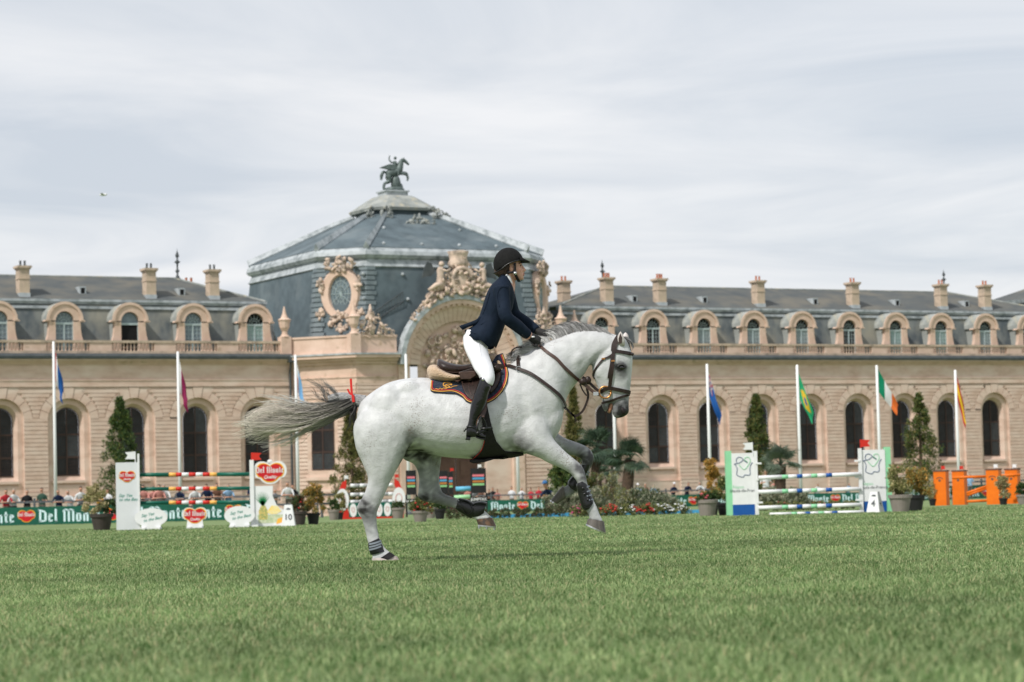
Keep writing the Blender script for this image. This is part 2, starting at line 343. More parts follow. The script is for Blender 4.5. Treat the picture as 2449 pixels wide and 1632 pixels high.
def arch_pts(r, hs, n=14):          # right springing over the crown to the left one
    return [(r*math.cos(math.pi*k/n), hs + r*math.sin(math.pi*k/n)) for k in range(n+1)]
HS = 7.21; RO = 2.16; RI = 1.62; RG = 1.30; SILL = 1.80; SO = 0.75
def bay_wall_mesh():
    mb = MB(); hw = BAY/2; n = 14
    o = arch_pts(RO, HS, n); bot = HB; top = 12.72
    # wall face behind the rusticated blocks, with the arched hole
    mb.add([(-hw,.11,bot),(-RO,.11,bot),(-RO,.11,HS),(-hw,.11,HS)], [(0,1,2,3)])
    mb.add([(RO,.11,bot),(hw,.11,bot),(hw,.11,HS),(RO,.11,HS)], [(0,1,2,3)])
    mb.add([(-RO,.11,bot),(RO,.11,bot),(RO,.11,-.2),(-RO,.11,-.2)], [(0,1,2,3)])
    xs = [hw] + [p[0] for p in o] + [-hw]; ar = [(hw, HS)] + o + [(-hw, HS)]
    for i in range(len(ar)-1):
        (x0,z0),(x1,z1) = ar[i], ar[i+1]
        mb.add([(x0,.11,z0),(x1,.11,z1),(x1,.11,top),(x0,.11,top)], [(0,1,2,3)])
    full = [(RO,-.2)] + o + [(-RO,-.2)]; inn = [(RI,SO)] + arch_pts(RI, HS, n) + [(-RI,SO)]; gl = [(RG,SILL)] + arch_pts(RG, HS, n) + [(-RG,SILL)]
    def ring(a, ya, b, yb):
        for i in range(len(a)-1):
            mb.add([(a[i][0],ya,a[i][1]),(a[i+1][0],ya,a[i+1][1]),(b[i+1][0],yb,b[i+1][1]),(b[i][0],yb,b[i][1])], [(0,1,2,3)])
    ring(full, .11, full, .42); ring(full, .42, inn, .42); ring(inn, .42, gl, 1.02)
    mb.add([(-RO,.07,-.2),(RO,.07,-.2),(RO,.42,-.2),(-RO,.42,-.2)], [(0,1,2,3)])
    mb.add([(-RO,.42,-.2),(RO,.42,-.2),(RI,.42,SO),(-RI,.42,SO)], [(0,1,2,3)])
    mb.add([(-RI,.42,SO),(RI,.42,SO),(RG,1.02,SILL),(-RG,1.02,SILL)], [(0,1,2,3)])
    mb.box(-RI-.1, RI+.1, .22, .55, SO+.35, SO+.60)                  # sill
    return mb.mesh('wall', m_stone)
def pier_mesh(left=True, right=True):
    """horizontal rusticated courses between two arches"""
    mb = MB(); ch = .40; g = .058; h = HB
    lo = -(BAY/2 - RO) if left else 0; hi = (BAY/2 - RO) if right else 0
    while h < 10.42:
        h1 = min(h + ch, 10.44)
        if h < 0.0 and h + ch >= -.4: pass
        def ext(z):
            d = z - HS
            if d <= 0: return BAY/2 - RO
            return BAY/2 - math.sqrt(max(9.0 - d*d, 0)) - .04 if d < 3.0 else BAY/2
        e0 = max(min(ext(h+.02), ext(h1-g)), 0.05) if h >= HS else BAY/2 - RO
        d0 = 0.0 if h > .25 else -.12
        lx, hx = (-e0 if left else 0), (e0 if right else 0)
        if hx - lx > .05: mb.box(lx, hx, d0, .13, h, h1 - g)
        h += ch
    return mb.mesh('rusticated_pier', m_stone)
def voussoir_mesh(k, n=9):
    a0 = math.pi*k/n + .010; a1 = math.pi*(k+1)/n - .010; mb = MB(); P = []
    def ro(a): return min(3.0, 3.22/max(math.sin(a), .05)) if abs(k-4) > 1 else min(3.5, 3.22/max(math.sin(a), .05))
    st = [a0 + (a1-a0)*t/4 for t in range(5)]
    P = [((RO+.015)*math.cos(a), HS+(RO+.015)*math.sin(a)) for a in st] + [(ro(a)*math.cos(a), HS+ro(a)*math.sin(a)) for a in reversed(st)]
    d = 0.0 if k != 4 else -.04
    return mb.prism(P, d, .13).mesh('voussoir', m_stone)
ME_wall = bay_wall_mesh(); ME_pier = pier_mesh(); ME_pierL = pier_mesh(right=False); ME_pierR = pier_mesh(left=False)
ME_vou = [voussoir_mesh(k) for k in range(9)]
def window_meshes():
    mb = MB(); gl = [(RG,SILL)] + arch_pts(RG, HS, 14) + [(-RG,SILL)]; inn = [(RG-.1,SILL+.1)] + arch_pts(RG-.1, HS, 14) + [(-RG+.1,SILL+.1)]
    for i in range(len(gl)-1):
        mb.add([(gl[i][0],.94,gl[i][1]),(gl[i+1][0],.94,gl[i+1][1]),(inn[i+1][0],.94,inn[i+1][1]),(inn[i][0],.94,inn[i][1])], [(0,1,2,3)])
    mb.box(-RG, RG, .93, 1.0, SILL, SILL+.11); mb.box(-.075, .075, .92, 1.0, SILL+.1, HS+RG-.1)
    tr = [3.62, 5.85]
    for h in tr: mb.box(-RG, RG, .925, 1.0, h-.075, h+.075)
    fr = mb.mesh('window', m_frame)
    bars = MB()
    for x in (-1.0,-.75,-.5,-.27,.27,.5,.75,1.0):
        bars.box(x-.014, x+.014, .965, .985, SILL+.1, HS + math.sqrt(max((RG-.1)**2-x*x, 0)))
    h = SILL+.42
    while h < HS+RG-.2:
        e = RG-.1 if h < HS else math.sqrt(max((RG-.1)**2-(h-HS)**2, 0)); bars.box(-e, e, .966, .984, h-.014, h+.014); h += .31
    bm_ = bars.mesh('glazing_bars', m_bar)
    lv = [SILL+.1, 3.62-.075, 3.62+.075, 5.85-.075, 5.85+.075]; panes = []
    for s in (-1, 1):
        for i in (0, 1): panes.append(MB().add([(s*.075,.99,lv[2*i]),(s*(RG-.1),.99,lv[2*i]),(s*(RG-.1),.99,lv[2*i+1]),(s*.075,.99,lv[2*i+1])], [(0,1,2,3)]).mesh('pane', m_glass))
        a = [(s*.075,lv[4]),(s*(RG-.1),lv[4]),(s*(RG-.1),HS)] + [(s*(RG-.1)*math.cos(t), HS+(RG-.1)*math.sin(t)) for t in (.25,.5,.75,1.0,1.25,1.5)]
        panes.append(MB().add([(x,.99,z) for x, z in a], [tuple(range(len(a)))]).mesh('pane', m_glass))
    return fr, bm_, panes
ME_win, ME_bars, ME_panes = window_meshes()
def put_window(b, pos, rz=0):
    wn = b.put('window', ME_win, pos, rz=rz); b.put('glazing_bars', ME_bars, parent=wn)
    for p in ME_panes:
        o = b.put('pane', p, parent=wn); o.material_slots[0].link = 'OBJECT'; o.material_slots[0].material = wrnd.choice([m_glass, m_glass, m_glass2, m_glass3])
    return wn
def baluster_mesh():
    return MB().lathe([(.10,0),(.10,.06),(.055,.10),(.06,.16),(.115,.34),(.10,.46),(.05,.62),(.055,.68),(.10,.72),(.10,.80)], 8).mesh('baluster', m_stone2, True)
ME_bal = baluster_mesh()
# dormer: curved stone front with scrolled sides, lead barrel roof, glazed doors
def dormer_meshes():
    st = MB(); n = 12; hs = 17.1; ro, ri = 1.62, .93
    def side(s):   # jamb with a scroll foot
        P = [(s*ri,14.1),(s*2.05,14.1),(s*1.92,14.9),(s*1.72,15.6),(s*1.62,16.3),(s*1.62,17.0),(s*ri,17.0)]
        st.prism(P, .95, 1.45)
        st.prism([(s*1.45,17.0),(s*2.08,17.0),(s*2.0,17.16),(s*1.45,17.16)], .82, 1.5)
    side(-1); side(1)
    o = arch_pts(ro+.12, hs, n); i_ = arch_pts(ri, hs, n)
    for k in range(n):
        A, B, c, d = o[k], o[k+1], i_[k+1], i_[k]
        V = [(p[0],.9,p[1]) for p in (A,B,c,d)] + [(p[0],1.45,p[1]) for p in (A,B,c,d)]
        st.add(V, [(0,1,2,3),(7,6,5,4),(0,4,5,1),(2,6,7,3)])
    o2 = arch_pts(ro+.26, hs, n); o3 = arch_pts(ro-.02, hs, n)
    for k in range(n):
        V = [(p[0],.78,p[1]) for p in (o2[k],o2[k+1],o3[k+1],o3[k])] + [(p[0],.9,p[1]) for p in (o2[k],o2[k+1],o3[k+1],o3[k])]
        st.add(V, [(0,1,2,3),(0,4,5,1),(2,6,7,3)])
    stone = st.mesh('dormer_surround', m_stone2)
    rf = MB(); oo = arch_pts(ro+.20, hs, n)
    rf.loft([[(x,.84,z+.03) for x, z in oo], [(x,4.2,z+.03) for x, z in oo]], cap=False, closed=False)
    rf.add([(-1.6,1.3,14.1),(-1.6,3.6,14.1),(-1.6,3.6,17.1),(-1.6,1.3,17.1)], [(0,1,2,3)]); rf.add([(1.6,1.3,14.1),(1.6,3.6,14.1),(1.6,3.6,17.1),(1.6,1.3,17.1)], [(0,1,2,3)])
    roof = rf.mesh('dormer_roof', m_lead_gn)
    wn = MB(); wn.box(-.93,-.84,1.22,1.3,14.1,17.1); wn.box(.84,.93,1.22,1.3,14.1,17.1); wn.box(-.07,.07,1.2,1.3,14.1,16.72); wn.box(-.93,.93,1.19,1.3,16.72,16.92)
    for s in (-1,1):
        for k in range(1,6): wn.box(s*.455-.385, s*.455+.385, 1.24, 1.27, 14.1+k*.44-.015, 14.1+k*.44+.015)
        wn.box(s*.455-.015, s*.455+.015, 1.24, 1.27, 14.1, 16.7)
    for k in range(1, 6):
        a = math.pi*k/6; wn.tube([(.25*math.cos(a),1.25,16.92+.25*math.sin(a)),(.86*math.cos(a),1.25,17.08+.82*math.sin(a))], .022, 4)
    for rr in (.28, .58): wn.tube([(rr*math.cos(math.pi*k/8),1.25,16.93+rr*math.sin(math.pi*k/8)) for k in range(9)], .022, 4)
    win = wn.mesh('window', m_white_paint)
    L = [MB().add([(-.9,1.29,14.05),(0,1.29,14.05),(0,1.29,16.75),(-.9,1.29,16.75)], [(0,1,2,3)]), MB().add([(0,1.29,14.05),(.9,1.29,14.05),(.9,1.29,16.75),(0,1.29,16.75)], [(0,1,2,3)])]
    fan = MB().add([(x,1.29,z) for x, z in arch_pts(.95, 17.0, 10)] + [(-.95,1.29,16.8),(.95,1.29,16.8)], [tuple(range(13))])
    return stone, roof, win, L, fan
D_stone, D_roof, D_win, D_L, D_fan = dormer_meshes()
D_pane = {k: ([q.mesh('pane', m) for q in D_L], D_fan.mesh('fanlight', mf)) for k, (m, mf) in
          {'blue': (m_dormer_glass, m_dormer_glass), 'open': (m_dark, m_dormer_glass), 'blind': (m_curtain, m_dark), 'dark': (m_glass, m_dark), 'grey': (mat('grey_curtain_glass', (.21,.26,.27), .35, (.27,.32,.33), scale=2), m_dark)}.items()}
def put_dormer(b, u, kind):
    d = b.put('dormer', D_stone, (u,0,0)); b.put('dormer_roof', D_roof, parent=d)
    ps, fan = D_pane[kind]
    if kind != 'open': b.put('window', D_win, parent=d)
    else: b.put('window', MB().box(-.93,.93,1.19,1.3,16.72,16.92).box(-.93,-.86,1.22,1.3,14.1,17.0).box(.86,.93,1.22,1.3,14.1,17.0).mesh('window', m_white_paint), parent=d)
    for p in ps: b.put('pane', p, parent=d)
    b.put('fanlight', fan, parent=d)
def chimney_mesh(pot):
    mb = MB(); mb.box(-.52,.52,-.62,.62,-.9,2.0); mb.box(-.58,.58,-.68,.68,1.02,1.14); mb.mat(0).box(-.62,.62,-.72,.72,2.0,2.14); mb.box(-.72,.72,-.82,.82,2.14,2.36)
    mb.mat(1)
    for x in (-.28,.02,.30) if pot == 3 else (-.22,.22): mb.lathe([(.13,2.36),(.15,2.42),(.11,2.5),(.11,2.85),(.135,2.9)], 8, (x,0,0))
    mb.mat(2).box(-.56,.56,-.70,.66,-.95,-.35)
    return mb
ME_ch = {k: chimney_mesh(k[0]).mesh('chimney', [m_stone_st, k[1], m_lead]) for k in [(3, m_pot), (2, m_pot), (2, m_lead_dk)]}
def vent_mesh():
    mb = MB(); mb.add([(-.35,0,-.05),(.35,0,-.05),(.35,0,.75),(-.35,0,.75),(-.35,1.5,.75),(.35,1.5,.75)], [(0,1,2,3),(0,3,4),(1,5,2),(3,2,5,4)])
    mb.mat(1).add([(-.2,-.02,.05),(.2,-.02,.05),(.2,-.02,.6),(-.2,-.02,.6)], [(0,1,2,3)])
    return mb.mesh('roof_vent', [m_lead, m_dark])
ME_vent = vent_mesh()
def finial_mesh():
    return MB().lathe([(.42,0),(.28,.15),(.12,.5),(.12,.7),(.30,.95),(.14,1.15),(.10,1.5),(.13,1.9),(.42,2.1),(.16,2.3),(.08,2.6),(.26,2.85),(.20,3.1),(.04,3.5),(.02,3.8)], 10).mesh('finial', m_lead_dk, True)
ME_finial = finial_mesh()

def wing(label, u0, u1, bays, rid0, rid1, bandL, bandR, chim, vents, finials, dorm, pots, skip_bal=()):
    b = Bld('stable_wing', label, (u0+u1)/2)
    for i, u in enumerate(bays):
        b.put('wall', ME_wall, (u,0,0)); put_window(b, (u,0,0))
        for k in range(9): b.put('voussoir', ME_vou[k], (u,0,0))
    for i, u in enumerate([bays[0]-BAY/2] + [x+BAY/2 for x in bays]):
        b.put('rusticated_pier', ME_pierR if i == 0 else (ME_pierL if i == len(bays) else ME_pier), (u,0,0))
    e0, e1 = bays[0]-BAY/2, bays[-1]+BAY/2
    mb = MB()
    if u0 < e0 - .01: b.part('wall', MB().box(u0, e0, 0, 1, HB, 12.72), m_stone)
    if u1 > e1 + .01: b.part('wall', MB().box(e1, u1, 0, 1, HB, 12.72), m_stone)
    b.part('string_course', MB().box(u0,u1,-.09,.1,10.5,11.1).box(u0,u1,-.15,.1,11.1,11.22), m_stone)
    b.part('frieze', MB().box(u0,u1,-.01,.1,11.22,12.70), m_stone)
    b.part('cornice', MB().box(u0,u1,-.14,.2,12.70,12.86).box(u0,u1,-.32,.2,12.86,13.04).box(u0,u1,-.62,.2,13.04,13.23), m_stone2)
    b.part('gutter', MB().prism([(-.82,13.24),(-.86,13.5),(-.70,13.72),(.25,13.84),(.25,13.24)], 0, 1, 'y').mesh and (lambda m: m)(gutter(u0,u1)), m_lead_dk)
    bal = b.part('balustrade', MB().box(u0,u1,.05,.45,13.80,14.06).box(u0,u1,-.02,.52,14.86,15.10), m_stone_st)
    for i, u in enumerate(bays):
        for k in range(12): b.put('baluster', ME_bal, (u-2.03+k*.369,.25,14.06), parent=bal)
    edges = [u0] + [v for u in bays for v in (u-2.2, u+2.2)] + [u1]
    for k in range(0, len(edges), 2):
        if edges[k+1]-edges[k] > .1: b.put('pedestal', MB().box(edges[k],edges[k+1],.06,.44,14.06,14.86).mesh('pedestal', m_stone2), parent=bal)
    # mansard
    W1, H1, W2, H2, WR, HR = 2.2, 14.0, 3.1, 18.95, 9.5, 22.25
    b.part('mansard', MB().add([(u0,W1,H1),(u1,W1,H1),(bandR,W2,H2),(bandL,W2,H2),(u0,17,H1),(u1,17,H1),(bandR,16,H2),(bandL,16,H2)], [(0,1,2,3),(0,3,7,4),(1,5,6,2)]), m_slate)
    bd = MB().box(bandL-.1,bandR+.1,W2-.32,W2+.3,H2+.18,H2+.42).box(bandL-.05,bandR+.05,W2-.12,W2+.3,H2-.02,H2+.18).box(bandL,bandR,W2-.26,W2+.2,H2-.52,H2-.26)
    b.part('lead_band', bd, m_lead)
    b.part('roof', MB().add([(bandL,W2-.1,H2+.42),(bandR,W2-.1,H2+.42),(rid1,WR,HR),(rid0,WR,HR),(bandL,16,H2+.42),(bandR,16,H2+.42)], [(0,1,2,3),(3,2,5,4),(0,3,4),(1,5,2)]), m_slate_up)
    rdg = MB().tube([(rid0,WR,HR+.02),(rid1,WR,HR+.02)], .10, 6).tube([(bandL,W2-.1,H2+.46),(rid0,WR,HR+.02)], .12, 6).tube([(bandR,W2-.1,H2+.46),(rid1,WR,HR+.02)], .12, 6)
    b.part('ridge_lead', rdg, m_lead_gn)
    slope = lambda w: H2+.42 + (HR-H2-.42)*(w-W2+.1)/(WR-W2+.1)
    for u in dorm: put_dormer(b, u[0], u[1])
    for (u, w, kind, dz) in chim: b.put('chimney', ME_ch[kind], (u, w, slope(w)+.45+dz))
    for u in vents: b.put('roof_vent', ME_vent, (u, 4.6, slope(4.6)))
    for u, s in finials:
        o = b.put('finial', ME_finial, (u, WR, HR)); o.scale = (s, s, s)
    for u in pots:
        for du in (0,.55): b.put('chimney_pot', ME_cpot, (u+du, WR+1.2, HR-.35))
    return b
def gutter(u0, u1):
    P = [(-.82,13.24),(-.86,13.5),(-.70,13.72),(.25,13.84),(.25,13.24)]
    return MB().loft([[(u0, y, z) for y, z in P], [(u1, y, z) for y, z in P]])
ME_cpot = MB().lathe([(.14,0),(.13,.5),(.16,.56)], 8).mesh('chimney_pot', m_pot)
bl = [-69.365 + BAY*k for k in range(7)]
br = [5.29 + 6.685*k for k in range(1, 11)]
DL = ['blue','blue','open','blue','blind']
wingL = wing('long limestone stable wing left of the dome with five arched dormers', -74.5, -25.9, bl, -66, -34.8, -73.5, -27.2,
     [(-52.54,4.2,(2,m_lead_dk),0),(-39.39,4.2,(2,m_lead_dk),0),(-32.56,4.2,(2,m_lead_dk),.0)], [-46.26,-35.74], [(-34.4,.82)],
     [(-55.95,'blue'),(-49.32,'blue'),(-42.6,'open'),(-35.9,'blue'),(-29.2,'blind')], [-52.75,-40.13,-33.0])
DRk = ['dark','dark','grey','grey','grey','dark','blind','blind','grey','dark']
wingR = wing('long limestone stable wing right of the dome behind the horse head', 7.4, 79, br, 17.3, 66.0, 7.5, 79,
     [(14.41,4.2,(3,m_pot),0),(21.35,4.2,(3,m_pot),0),(34.72,4.2,(2,m_pot),0),(48.13,4.2,(2,m_pot),0),(61.21,4.2,(2,m_pot),0),(67.93,4.2,(2,m_pot),0),(10.74,7.5,(2,m_pot),-1.6)],
     [18.28,27.66,43.04,54.98,65.46], [(17.0,.8),(65.92,.75)],
     [(11.78+BAY*k, DRk[k]) for k in range(10)], [19.48,32.47,45.73,58.75,65.1])

# ---------------- domed pavilion: chamfered square, portal front 5.5 m before the wings
UC = -9.06; WF = -5.5
pav = Bld('domed_pavilion', 'domed octagonal limestone pavilion with blue slate roof and arched portal', UC)
H0, H1 = HB, 12.70
plan = [(-25.9,.6),(-20.9,WF),(2.78,WF),(7.4,.6)]
def inset(pts, d): return pts
def pav_wall():
    out_ = []
    # diagonal faces
    for (a, bb) in ((plan[0], plan[1]), (plan[2], plan[3])):
        out_.append(MB().add([(a[0],a[1],H0),(bb[0],bb[1],H0),(bb[0],bb[1],H1),(a[0],a[1],H1)], [(0,1,2,3)]))
    # front faces left and right of the portal arch
    out_ += [MB().box(plan[1][0]+.02, UC-7.2, WF, WF+1, H0, H1), MB().box(UC+7.2, plan[2][0]-.02, WF, WF+1, H0, H1)]
    # side returns behind
    return out_ + [MB().box(-25.5, -24.5, .7, 24, H0, H1), MB().box(6.0, 7.0, .7, 24, H0, H1)]
for w_ in pav_wall(): pav.part('wall', w_, m_stone2)
def along(a, b, t, off=0):
    d = Vector((b[0]-a[0], b[1]-a[1])); L = d.length; d /= L; nrm = Vector((d.y, -d.x))
    return (a[0]+d.x*t+nrm.x*off, a[1]+d.y*t+nrm.y*off)
def strip(poly, off0, off1, h0, h1, mb):
    """moulding that follows an open plan polygon, projecting from off0 to off1"""
    def offs(o):
        q = []
        for i, p in enumerate(poly):
            nn = Vector((0,0))
            for (a, b_) in ((poly[i-1], p) if i else (p, poly[1]), (p, poly[i+1]) if i < len(poly)-1 else (poly[i-1], p)):
                d = Vector((b_[0]-a[0], b_[1]-a[1])).normalized(); nn += Vector((d.y, -d.x))
            nn.normalize(); q.append((p[0]+nn.x*o*1.08, p[1]+nn.y*o*1.08))
        return q
    A, B = offs(off0), offs(off1)
    for i in range(len(poly)-1):
        V = [(*A[i],h0),(*A[i+1],h0),(*B[i+1],h0),(*B[i],h0),(*A[i],h1),(*A[i+1],h1),(*B[i+1],h1),(*B[i],h1)]
        mb.add(V, [(0,1,2,3),(7,6,5,4),(3,2,6,7),(0,3,7,4),(1,5,6,2)])
    return mb
left_run = [plan[0], plan[1], (UC-7.3, WF)]; right_run = [(UC+7.3, WF), plan[2], plan[3]]
for nm, a in (('string_course', [(-.2,.12,10.5,11.1),(-.2,.2,11.1,11.22)]), ('cornice', [(-.2,.25,12.5,12.8),(-.2,.55,12.8,13.1),(-.2,.95,13.1,13.4)])):
    for run in (left_run, right_run):
        mb = MB()
        for (o0,o1,h0,h1) in a: strip(run, o0,o1,h0,h1,mb)
        pav.part(nm, mb, m_stone2)
for run in (left_run, right_run):
    pav.part('lead_ledge', strip(run, -.4,1.05,13.4,13.56,MB()), m_lead); mb = MB()
    strip(run, -.7,.1,13.56,15.25,mb); strip(run, -.8,.22,15.25,15.45,mb); strip(run, -.75,.18,13.56,13.8,mb)
    pav.part('parapet', mb, m_stone2)
# rustication courses on the diagonal and front faces, each face one mesh
def course_face(a, b_, t0, t1, name='rusticated_pier', skip=None):
    mb = MB(); h = HB; d = Vector((b_[0]-a[0], b_[1]-a[1])).normalized(); nr = Vector((d.y,-d.x))
    while h < 10.4:
        segs = [(t0,t1)]
        if skip and skip[2] < h+.2 < skip[3]: segs = [(t0,skip[0]),(skip[1],t1)]
        for (s0,s1) in segs:
            q = [(a[0]+d.x*s+nr.x*o, a[1]+d.y*s+nr.y*o) for s, o in ((s0,.11),(s1,.11),(s1,-.05),(s0,-.05))]
            mb.prism(q, h, h+.315, 'z')
        h += .40
    return pav.part(name, mb, m_stone)
Ld = (Vector(plan[1])-Vector(plan[0])).length
course_face(plan[0], plan[1], .1, Ld-.05, skip=(Ld/2-1.75, Ld/2+1.75, -.2, 9.0)); course_face(plan[2], plan[3], .05, Ld-.1)
course_face(plan[1], (UC-7.3,WF), .05, 4.4); course_face((UC+7.3,WF), plan[2], .1, 4.4)
# tall window in the left diagonal face
ang = math.atan2(plan[1][1]-plan[0][1], plan[1][0]-plan[0][0]); mid = ((plan[0][0]+plan[1][0])/2, (plan[0][1]+plan[1][1])/2)
dn = Vector((math.sin(ang), -math.cos(ang)))
sur = MB(); o = [(1.75,.9)]+arch_pts(1.75,HS,12)+[(-1.75,.9)]; i_ = [(1.3,1.7)]+arch_pts(1.3,HS,12)+[(-1.3,1.7)]
for k in range(len(o)-1):
    sur.add([(o[k][0],-.12,o[k][1]),(o[k+1][0],-.12,o[k+1][1]),(i_[k+1][0],.02,i_[k+1][1]),(i_[k][0],.02,i_[k][1])], [(0,1,2,3)])
    sur.add([(o[k][0],-.12,o[k][1]),(o[k+1][0],-.12,o[k+1][1]),(o[k+1][0],.1,o[k+1][1]),(o[k][0],.1,o[k][1])], [(0,1,2,3)])
sur.box(-1.9,1.9,-.3,.1,.75,1.1).box(-1.6,1.6,-.12,.1,.9,1.75)
so = pav.put('window_surround', sur.mesh('window_surround', m_stone), (mid[0],mid[1],0), rz=ang)
wn = put_window(pav, (mid[0]+dn.x*1.02, mid[1]+dn.y*1.02, 0), rz=ang)
# portal arch
def ring_arc(mb, r0, r1, w0, w1, hs, n=40, a0=0, a1=math.pi):
    for k in range(n):
        A = a0+(a1-a0)*k/n; B = a0+(a1-a0)*(k+1)/n
        V = []
        for w in (w0, w1):
            for (r, t) in ((r0,A),(r1,A),(r1,B),(r0,B)): V.append((UC+r*math.cos(t), w, hs+r*math.sin(t)))
        mb.add(V, [(0,1,2,3),(7,6,5,4),(1,5,6,2),(0,3,7,4)] + ([(0,4,5,1)] if k == 0 else []) + ([(3,2,6,7)] if k == n-1 else []))
PH = 12.40
mb = MB(); ring_arc(mb, 6.75, 7.25, WF-1.0, WF+.3, PH); pav.part('archivolt_lead', mb, m_lead)
mb = MB(); ring_arc(mb, 6.3, 6.75, WF-.85, WF+.6, PH); ring_arc(mb, 6.0, 6.32, WF-.55, WF+.6, PH); pav.part('archivolt', mb, m_stone2)
for k in range(30):     # dentils under the arch moulding
    a = math.pi*(k+.5)/30; d = MB(); ring_arc(d, 6.12, 6.34, WF-.78, WF-.5, PH, 1, a-.03, a+.03); pav.part('dentil', d, m_stone2)
for k in range(31):     # deep radiating voussoirs of the niche
    a0, a1 = math.pi*k/31+.003, math.pi*(k+1)/31-.003; d = MB(); V = []
    for (r, w) in ((6.0,WF-.40),(4.55,WF+.12)):
        for a in (a0,a1): V.append((UC+r*math.cos(a), w, PH+r*math.sin(a)))
    for (r, w) in ((6.1,WF+.0),(4.9,WF+.4)):
        for a in (a0,a1): V.append((UC+r*math.cos(a), w, PH+r*math.sin(a)))
    d.add(V, [(0,1,3,2),(4,6,7,5),(0,2,6,4),(1,5,7,3),(2,3,7,6),(0,4,5,1)]); pav.part('voussoir', d, m_stone)
rb = MB()       # niche backing
for k in range(30):
    a0, a1 = math.pi*k/30, math.pi*(k+1)/30
    rb.add([(UC+6.2*math.cos(a0),WF+.12,PH+6.2*math.sin(a0)),(UC+6.2*math.cos(a1),WF+.12,PH+6.2*math.sin(a1)),(UC+4.6*math.cos(a1),WF+.5,PH+4.6*math.sin(a1)),(UC+4.6*math.cos(a0),WF+.5,PH+4.6*math.sin(a0))], [(0,1,2,3)])
pav.part('niche', rb, m_stone)
tym = MB(); P = [(UC+4.75*math.cos(math.pi*k/24), WF+.42, PH+4.75*math.sin(math.pi*k/24)) for k in range(25)] + [(UC-4.75,WF+.42,5.2),(UC+4.75,WF+.42,5.2)]
tym.add(P, [tuple(range(27))]); pav.part('tympanum', tym, m_stone2)
def carve_cluster(name, cx, cw, ch, rx, rz, n, seed, size=(.25,.7), dep=.5, matl=None, parent=None, shape=None):
    """relief of figures and foliage: many scrolled lumps"""
    rd = random.Random(seed); mb = MB()
    for k in range(n):
        while True:
            x, z = rd.uniform(-1,1), rd.uniform(-1,1)
            if (shape(x,z) if shape else x*x+z*z < 1): break
        s = rd.uniform(*size); rot = Euler((rd.uniform(-.6,.6), rd.uniform(0,3.1), rd.uniform(-.4,.4))).to_matrix()
        if rd.random() < .35:
            c0 = Vector((cx+x*rx, cw-dep*.4, ch+z*rz)); a0 = rd.uniform(0,6.28); pts = [c0 + Vector((math.cos(a0+t*.75)*s*(1-t*.1), -.05*t, math.sin(a0+t*.75)*s*(1-t*.1))) for t in range(8)]
            mb.tube(pts, [s*.22*(1-.06*t) for t in range(8)], 6)
        else: mb.ball((cx+x*rx, cw-rd.uniform(0,dep), ch+z*rz), (s*rd.uniform(.35,.6), s*.45, s*rd.uniform(.6,1.0)), 8, 6, rot)
    return pav.part(name, mb, matl or m_carve, parent, True)
carve_cluster('relief_carving', UC, WF+.40, 12.3, 4.2, 4.0, 260, 3, (.18,.6), .45, shape=lambda x, z: x*x+z*z < 1 and z > -.9)
# door under the tympanum
pav.part('portal_lintel', MB().box(UC-6,UC+6,WF-.2,WF+2.6,4.6,5.3).box(UC-6,UC-2.9,WF+.2,WF+2.4,HB,4.6).box(UC+2.9,UC+6,WF+.2,WF+2.4,HB,4.6), m_stone)
for s in (-1,1): pav.part('portal_jamb', MB().box(UC+s*6.55-.65,UC+s*6.55+.65,WF-.2,WF+1,HB,PH), m_stone2)
for s in (-1,1):
    door = pav.part('door', MB().box(UC+s*1.42-1.38, UC+s*1.42+1.38, WF+1.6, WF+1.75, HB, 4.6), m_door)
    for k in range(4): pav.part('door_panel', MB().box(UC+s*1.42-.95, UC+s*1.42+.95, WF+1.52, WF+1.6, HB+.5+k*1.85, HB+2.0+k*1.85), m_door, door).location = (0,0,0)
